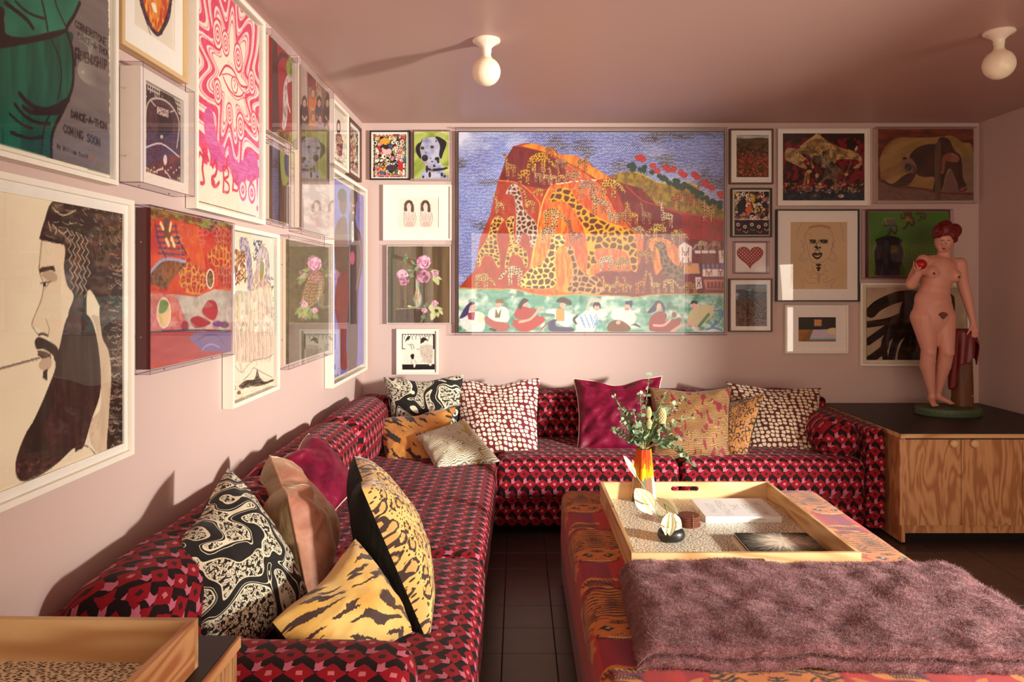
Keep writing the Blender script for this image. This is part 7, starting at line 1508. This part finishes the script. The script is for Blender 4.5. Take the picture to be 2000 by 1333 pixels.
hang(WL, (1.955, 2.535, 1.148, 1.615), .045, 'boxed red beach painting with a deckchair beside the bearded profile', 'case', p_beach, (1.964, 2.519, 1.162, 1.607), art_d=.042, cell=.0028, crop=(240, 380, 3.028), canvas_side=M_maroonf)
hang(WL, (2.535, 3.037, .953, 1.61), .04, 'white-framed ink drawing of figures tangled in trees, right of red beach painting', 'frame', p_tree, (2.565, 3.005, .99, 1.575), .016, cell=.003, crop=(440, 440, 3.7), mat_in=0)
hang(WL, (3.12, 3.863, 1.025, 1.617), .05, 'olive boxed painting of a spotted cat topped by a pink rose', 'case', p_ocelot, (3.14, 3.845, 1.045, 1.60), cell=.0038, crop=C08)
# ---------------------------- back wall
hang(WB, BQ(722, 255, 801, 351, .03), .03, 'black-framed crowded comic collage in the top left corner of the back wall', 'frame', p_col1, BQ(728.5, 262.5, 794, 346.5, .014), .009, M_black, cell=.0022, crop=(715, 240, 5.55), mat_in=1)
hang(WB, BQ(806, 254, 879, 352, .05), .05, 'painting of a spotted dog with black collar on yellow-green', 'case', p_dog, BQ(809, 257.5, 876.5, 348.5, .032), cell=.0022, crop=(715, 240, 5.55))
hang(WB, BQ(748, 361, 882, 470, .03), .03, 'white-framed pencil drawing of two long-haired girls side by side', 'frame', p_girls, BQ(775, 386, 857, 445, .014), .012, cell=.0024, crop=(715, 240, 5.55), mat_in=1)
hang(WB, BQ(755, 479, 881, 633, .05), .05, 'painting of pink peonies in a glass vase on brown, in an acrylic box', 'case', p_peony, BQ(757, 481.5, 878, 631, .032), cell=.0026, crop=(735, 470, 4.935), margins=(M_white, .004, .034))
hang(WB, BQ(774, 643, 856, 732, .035), .035, 'small white-framed black ink print of people at a table, above the black pillow', 'frame', p_cafe, BQ(785, 652.5, 849.5, 722.5, .019), .014, cell=.0022, crop=(735, 470, 4.935), mat_in=1)
hang(WB, BQ(889, 249, 1420, 655, .065), .065, 'very large painting of an orange mountain covered with giraffes, in an acrylic box', 'case', p_giraffe, BQ(896, 258.5, 1413, 648.5, .045), cell=.0041, crop=(880, 240, 3.1), margins=(M_black, .006, .047), seed=4)
R2_ = (1410, 230, 2.7207)
hang(WB, BQ(1425.5, 251.5, 1511, 359.5, .03), .03, 'brown-framed photograph of a field of red poppies under clouds', 'frame', p_poppy, BQ(1438, 264, 1501, 346.5, .014), .010, M_brownf, cell=.0022, crop=R2_, mat_in=1)
hang(WB, BQ(1428.5, 367.5, 1508.5, 463.5, .03), .03, 'black-framed dark collage between the poppy photograph and the red heart', 'frame', p_col2, BQ(1435, 374.5, 1502, 459, .014), .009, M_black, cell=.0022, crop=R2_)
hang(WB, BQ(1424.7, 544.5, 1509, 649, .03), .03, 'brown-framed photograph of a rocky coast with orange flowers, below the heart', 'frame', p_coast, BQ(1436.5, 556, 1497.5, 637.5, .014), .010, M_brownf, cell=.0022, crop=R2_, mat_in=1)
hang(WB, BQ(1520, 251.5, 1699, 401.6, .035), .035, 'white-framed print of a spiny dinosaur behind a hunter with a spear on red', 'frame', p_dino, BQ(1528.5, 261, 1688, 392, .019), .010, cell=.0025, crop=(1510, 240, 7.84), mat_in=1)
hang(WB, BQ(1517, 409, 1679, 589.5, .035), .035, 'black-framed line drawing of a face with dark lips and ornate earrings', 'frame', p_lineface, BQ(1543.5, 434, 1654, 565, .019), .009, M_black, cell=.0026, crop=(1505, 400, 6.665), mat_in=1)
hang(WB, BQ(1534, 596.5, 1657, 690.5, .035), .035, 'white-framed small picture of a bed in a tiled room, under the line-drawn face', 'frame', p_bedroom, BQ(1559, 620, 1632, 667.5, .019), .013, cell=.0022, crop=R2_, mat_in=1)
hang(WB, BQ(1712, 248, 1909, 396.5, .05), .05, 'brown painting of a long monkey hooked round a tree trunk, boxed', 'case', p_monkey, BQ(1714.5, 252, 1901.5, 392, .032), cell=.003, crop=(1690, 240, 7.84))
hang(WB, BQ(1689, 409, 1862.5, 545, .05), .05, 'green painting with running figures and dark fist, behind the statue', 'case', p_green, BQ(1697, 414, 1852, 539.5, .030), cell=.003, crop=(1670, 400, 4.0375), margins=(M_maroonf, .009, .034))
hang(WB, BQ(1681, 553, 1894, 715, .035), .035, 'white-framed picture of thick black braids behind the legs of the statue', 'frame', p_braids, BQ(1693, 562, 1884, 703.5, .019), .014, cell=.003, crop=(1670, 400, 4.0375), mat_in=0)
# heart in an acrylic box
q = BQ(1436, 472, 1503, 534, .055)
e = empty('boxed_picture', tuple(WB.P((q[0]+q[1])/2, (q[2]+q[3])/2, 0)), 'red quilted heart with white dots in a small acrylic box', 'picture')
fr_ = [WB.P(u, z, .055) for u, z in ((q[0], q[2]), (q[1], q[2]), (q[1], q[3]), (q[0], q[3]))]; bk_ = [WB.P(u, z, .002) for u, z in ((q[0], q[2]), (q[1], q[2]), (q[1], q[3]), (q[0], q[3]))]
link('acrylic_case', mesh(fr_+bk_, [(0, 1, 2, 3)]+[(i, (i+1) % 4, 4+(i+1) % 4, 4+i) for i in range(4)]), M_acryl, e)
b = B()
for i in range(4): b.tube([fr_[i], fr_[(i+1) % 4]], .0018, 4); b.tube([fr_[i], bk_[i]], .0018, 4); b.tube([bk_[i], bk_[(i+1) % 4]], .0018, 4)
b.build('case_edges', M_acedge, e)
b = B(); WB.box(b, q[0]+.012, q[1]-.012, q[2]+.010, q[3]-.010, .003, .012); b.build('backing_board', M_matb, e)
hm = Mt('red_dotted_fabric', rough=.6, Sheen_Weight=.3); v_ = hm.coord('Object', (1, 1, 1), (0, PI/4, 0)); hx, hy, hz = hm.xyz(v_); k_ = 1/.0165
ax_ = ((hx*k_).fr()-.5); az_ = ((hz*k_).fr()-.5); dd = (ax_*ax_+az_*az_).lt(.050); hm.base(hm.mix(dd, (160, 18, 28), (236, 214, 200)))
hc = WB.P((q[0]+q[1])/2-.002, (q[2]+q[3])/2+.004, .014); n = 64; rings = 12; V = []; Fc = []
for j in range(rings+1):
    t = j/rings; s_ = math.cos(t*PI/2)**.8 if j < rings else 0; h_ = .022*math.sin(t*PI/2)
    for i in range(n):
        a = 2*PI*i/n; x_ = 16*math.sin(a)**3; y_ = 13*math.cos(a)-5*math.cos(2*a)-2*math.cos(3*a)-math.cos(4*a); V.append(hc+Vector((x_*.0056*s_, -h_, (y_*.0052+.008)*s_)))
for j in range(rings):
    for i in range(n): Fc.append((j*n+i, j*n+(i+1) % n, (j+1)*n+(i+1) % n, (j+1)*n+i))
me = mesh(V, Fc, True); o = link('quilted_heart', me, hm, e)
# ------------------------------------------------------------------ painted statue on the cabinet
def statue():
    Y0 = 4.42; k = Y0/F
    def Pz(zx, zy, d=0): return Vector(((zx/3.25+1740-CX)*k, Y0+d, H-(zy/3.25+420-CY)*k))   # drawing units of the crop -> world, d = depth
    R = lambda r: r/3.25*k
    e = empty('statue', (2.656, 4.40, CH), 'painted statue of a standing woman with red hair holding a red apple beside a stump', 'statue')
    def cap(b, p, q, r1, r2, n=14, steps=7, fl=1.0):
        for i in range(steps+1):
            t = i/steps; b.ell(p.lerp(q, t), ((r1+(r2-r1)*t),)*3, n, 9)
    b = B(); E = lambda zx, zy, d, rx, ry, rz, rot=None: b.ell(Pz(zx, zy, d), (R(rx), R(ry), R(rz)), 20, 14, rot=rot)
    Ry = lambda a: Matrix.Rotation(math.radians(a), 3, 'Y')
    # trunk
    E(268, 625, .0, 124, 88, 150); E(266, 545, .0, 112, 82, 100); E(276, 480, .0, 94, 72, 90); E(292, 415, .0, 94, 74, 95); E(308, 350, .004, 104, 78, 90); E(318, 310, .010, 110, 64, 46, Ry(8)); E(318, 385, .0, 98, 74, 62); E(300, 655, .03, 95, 80, 70)
    E(238, 366, -.036, 47, 42, 45); E(382, 388, -.034, 40, 40, 42); E(268, 560, -.040, 80, 50, 60)
    for a, q, r1, r2 in (((212, 290), (330, 282), 32, 34), ((330, 282), (436, 312), 34, 32)): cap(b, Pz(*a, .012), Pz(*q, .012), R(r1), R(r2))
    cap(b, Pz(338, 285, .01), Pz(345, 200, .004), R(42), R(34))
    # arm on the left, bent up and holding the apple
    cap(b, Pz(206, 292, .0), Pz(150, 380, -.01), R(42), R(37)); cap(b, Pz(150, 380, -.01), Pz(118, 440, -.02), R(37), R(34)); cap(b, Pz(118, 440, -.02), Pz(132, 372, -.075), R(35), R(22)); 
    # arm on the right, hanging to the stump
    cap(b, Pz(438, 312, .0), Pz(458, 440, .0), R(42), R(36)); cap(b, Pz(458, 440, .0), Pz(482, 540, -.01), R(36), R(32)); cap(b, Pz(482, 540, -.01), Pz(502, 680, -.03), R(32), R(19))
    # legs
    cap(b, Pz(208, 650, .0), Pz(232, 850, -.015), R(80), R(46), steps=14); cap(b, Pz(232, 850, -.015), Pz(236, 960, .008), R(46), R(46)); cap(b, Pz(236, 960, .008), Pz(272, 1140, .02), R(45), R(22), steps=9)
    cap(b, Pz(328, 650, .0), Pz(332, 850, -.035), R(78), R(46), steps=14); cap(b, Pz(332, 850, -.035), Pz(334, 960, .0), R(46), R(45)); cap(b, Pz(334, 960, .0), Pz(326, 1140, .05), R(44), R(22), steps=9)
    b.ell(Pz(232, 866, -.030), (R(38), R(32), R(40)), 14, 10); b.ell(Pz(334, 866, -.050), (R(38), R(32), R(40)), 14, 10)
    # feet
    cap(b, Pz(274, 1150, .02), Pz(272, 1178, .03), R(23), R(22)); cap(b, Pz(272, 1172, .02), Pz(240, 1196, -.045), R(22), R(15)); cap(b, Pz(326, 1150, .05), Pz(328, 1172, .055), R(23), R(22)); cap(b, Pz(330, 1168, .05), Pz(366, 1188, -.012), R(22), R(15))
    for i in range(5):
        cap(b, Pz(238+i*9-6, 1196, -.045+i*.003), Pz(224+i*13, 1203, -.070+i*.006), R(8), R(7-i*.3), 8, 3); cap(b, Pz(358+i*6, 1188, -.012+i*.004), Pz(352+i*11, 1196, -.036+i*.006), R(8), R(6.5), 8, 3)
    # head: skull, jaw, nose, lips, brow, ear
    E(330, 170, -.010, 52, 58, 62); E(318, 200, -.024, 40, 42, 38); E(300, 225, -.038, 21, 22, 16); E(328, 150, -.02, 50, 48, 40)
    cap(b, Pz(298, 172, -.056), Pz(291, 203, -.074), R(9), R(9), 8, 5); E(298, 212, -.062, 12, 9, 6); E(290, 168, -.058, 15, 9, 5); E(324, 168, -.060, 15, 9, 5); E(324, 200, -.045, 20, 16, 16)
    b.ell(Pz(398, 174, .0), (R(9), R(15), R(26)), 12, 9, rot=Ry(35)); b.ell(Pz(408, 160, .002), (R(7), R(10), R(12)), 10, 7, rot=Ry(35))
    # right hand resting on the drape
    hp = Pz(503, 700, -.034); b.ell(hp, (R(24), R(14), R(32)), 14, 10)
    for i, (fx, fy) in enumerate(((487, 786), (506, 784), (520, 776), (527, 762))):
        m_ = Pz(490+i*11, 738, -.044); cap(b, Pz(488+i*10, 718, -.038), m_, R(9.5), R(8.5), 8, 3); cap(b, m_, Pz(fx, fy, -.036), R(8.5), R(6), 8, 4)
    cap(b, Pz(488, 700, -.036), Pz(470, 728, -.046), R(11), R(9), 8, 4); cap(b, Pz(470, 728, -.046), Pz(452, 756, -.048), R(9), R(6.5), 8, 4)
    # left hand cupping the apple
    b.ell(Pz(130, 356, -.082), (R(24), R(16), R(22)), 14, 10)
    for i, (a0, a1, a2) in enumerate((((112, 345), (96, 322), (100, 296)), ((120, 352), (104, 330), (98, 310)), ((148, 350), (168, 330), (166, 306)), ((140, 356), (160, 344), (172, 322)))):
        d = (-.080, -.104, -.078, -.104)[i]; cap(b, Pz(*a0, d), Pz(*a1, d-.006), R(9), R(8), 8, 3); cap(b, Pz(*a1, d-.006), Pz(*a2, d), R(8), R(6), 8, 3)
    cap(b, Pz(116, 350, -.092), Pz(118, 338, -.125), R(10), R(8), 8, 3)
    me = b.me(); o = link('body', me, M_flesh, e); m1 = o.modifiers.new('remesh', 'REMESH'); m1.mode = 'VOXEL'; m1.voxel_size = .0042; m1.use_smooth_shade = True
    m2 = o.modifiers.new('smooth', 'SMOOTH'); m2.iterations = 15; m2.factor = .6
    # painted details
    def decal(name, zx, zy, rx, rz, mat, d, par=o, rot=None, yy=.004):
        bb = B(); bb.ell(Pz(zx, zy, d), (R(rx), yy, R(rz)), 14, 8, rot=rot); q = bb.build(name, mat, e, True); return q
    decal('eye', 285, 181, 9.5, 5, M_eye, -.0625, yy=.0035); decal('eye', 317, 181, 11, 5.5, M_eye, -.0655, yy=.0035)
    decal('pupil', 281, 184, 3.6, 4.2, M_black, -.0656, yy=.0022); decal('pupil', 312, 184, 3.8, 4.4, M_black, -.0686, yy=.0022)
    decal('eyebrow', 288, 168, 12, 1.8, M_brownp, -.0665, rot=Ry(8), yy=.002); decal('eyebrow', 324, 167, 14, 1.8, M_brownp, -.0695, rot=Ry(-4), yy=.002)
    decal('lips', 294, 220, 11, 5.5, M_lip, -.0685, yy=.004)
    decal('painted_dot', 230, 373, 9, 9, M_brownp, -.072, yy=.006); decal('painted_dot', 388, 396, 9, 9, M_brownp, -.0695, yy=.006)
    fan = [(0, -24)]+[(34*math.sin(math.radians(a)), -24+44*math.cos(math.radians(a))) for a in range(-52, 53, 8)]
    bb = B(); bb.prism([(R(a), R(c)) for a, c in fan], .012, Pz(278, 634, -.0845), (1, 0, 0), (0, 0, 1)); bb.build('painted_fan', M_brownp, e)
    # hair in rolled locks with a bun on top
    hb = B(); E2 = lambda zx, zy, d, rx, ry, rz, rot=None: hb.ell(Pz(zx, zy, d), (R(rx), R(ry), R(rz)), 16, 12, rot=rot)
    E2(342, 118, .0, 76, 72, 54); E2(372, 140, .02, 58, 66, 52); E2(345, 66, .0, 44, 42, 30); E2(355, 52, .0, 26, 30, 20); E2(405, 100, .0, 40, 44, 46); E2(300, 105, -.01, 40, 46, 42); E2(285, 130, -.030, 24, 34, 20, Ry(-20)); E2(322, 100, -.05, 36, 24, 40, Ry(20)); E2(360, 130, -.045, 34, 26, 34, Ry(50)); E2(385, 160, -.02, 24, 30, 20)
    for i in range(9):
        a = i/8; cap(hb, Pz(268+a*20, 135-a*45, -.045-.02*math.sin(a*PI)), Pz(345+a*60, 78+a*10, -.05+.03*a), R(9), R(9), 8, 6)
        cap(hb, Pz(300+a*70, 130+a*22, -.062+.045*a), Pz(340+a*66, 86+a*26, -.052+.03*a), R(8.5), R(8.5), 8, 5)
    me = hb.me(); q = link('hair', me, M_hair, e); m1 = q.modifiers.new('remesh', 'REMESH'); m1.mode = 'VOXEL'; m1.voxel_size = .0038; m1.use_smooth_shade = True; m2 = q.modifiers.new('smooth', 'SMOOTH'); m2.iterations = 2
    # apple
    pr = []
    for i in range(15): a = PI*i/14; pr.append((.0335*math.sin(a)**.85 if 0 < i < 14 else .002, -.031*math.cos(a)-(.006 if i == 14 else 0)))
    ab = B().lathe(pr, Pz(133, 318, -.100), 24); ap = ab.build('apple', M_apple, e, True)
    B().tube([Pz(134, 300, -.1), Pz(136, 284, -.1)], .0018, 6).build('apple_stem', M_brownp, e)
    # stump, knots, drape
    c0 = Vector((Pz(472, 0).x, 4.45, 0)); zb = CH+.046; zt = Pz(0, 745).z; V = []; n = 40; lv = 26
    for j in range(lv):
        t = j/(lv-1)
        for i in range(n):
            a = 2*PI*i/n; r = R(66-10*t)*(1+.035*math.sin(a*5+t*2)+.03*mnoise.noise(Vector((math.cos(a)*2, math.sin(a)*2, t*4)))); V.append((c0.x+r*math.cos(a)+.003*math.sin(t*5), c0.y+r*.85*math.sin(a), zb+(zt-zb)*t))
    Fc = [(j*n+i, j*n+(i+1) % n, (j+1)*n+(i+1) % n, (j+1)*n+i) for j in range(lv-1) for i in range(n)]+[tuple((lv-1)*n+i for i in range(n))]
    link('tree_stump', mesh(V, Fc, True), M_stump, e)
    for zx, zy, m_ in ((500, 1148, M_yel), (498, 968, M_stump)):
        bb = B(); bb.ell(Vector((Pz(zx, zy).x, 4.45-R(40), Pz(zx, zy).z)), (R(17), R(12), R(16)), 14, 8); bb.build('knot', m_, e, True)
    def cloth(poly_top, name, seed, c0=c0, rr=1.14, zt=zt):
        n_, m_ = 60, 34; V = np.zeros((m_, n_, 3))
        for i in range(n_):
            s_ = i/(n_-1); a = math.radians(150+s_*240)
            low = poly_top(s_)
            for j in range(m_):
                t = j/(m_-1)
                if t < .25: q_ = t/.25; r = R(64)*q_; z = zt+.012-.004*q_
                else: q_ = (t-.25)/.75; r = R(64+10*q_+5*math.sin(s_*34+q_*2)*q_**.5); z = zt+.008+(low-zt)*q_
                V[j, i] = (c0.x+r*rr*math.cos(a), c0.y+r*math.sin(a), z+.003*math.sin(s_*20+t*6))
        q = link(name, gridmesh(V), M_drape, e); s = q.modifiers.new('thick', 'SOLIDIFY'); s.thickness = .007; return q
    def low(s_):
        zc = [(0, 990), (.18, 1120), (.30, 1090), (.36, 960), (.48, 950), (.56, 905), (.62, 800), (.70, 830), (.82, 960), (1, 900)]
        for (a, za), (b_, zb_) in zip(zc, zc[1:]):
            if a <= s_ <= b_: t = (s_-a)/(b_-a); t = t*t*(3-2*t); return Pz(0, za+(zb_-za)*t).z
        return Pz(0, 900).z
    cloth(low, 'crimson_drape', 1)
    # oval base with scroll relief
    bb = B(); bb.lathe([(0, .001), (.188, .001), (.192, .006), (.190, .040), (.186, .046), (0, .047)], (2.656, 4.40, CH), 64, sx=1, sy=.74); bb.build('oval_base', M_grnb, e, True)
    rb = B()
    for i in range(15):
        a0 = math.radians(192+i*11); cx_ = 2.656+.193*math.cos(a0); cy_ = 4.40+.193*.74*math.sin(a0)-.0; tx = Vector((-math.sin(a0), .74*math.cos(a0), 0)).normalized()
        pts = []
        for j in range(13):
            t = j/12; an = t*PI*2.2; r = .010*(1-t*.75); pts.append(Vector((cx_, cy_, CH+.023))+tx*(.006+r*math.cos(an)-.012*(1-t))+Vector((0, 0, r*math.sin(an))))
        rb.tube(pts, .0019, 5)
    rb.build('scroll_relief', M_grnb, e, True)
statue()
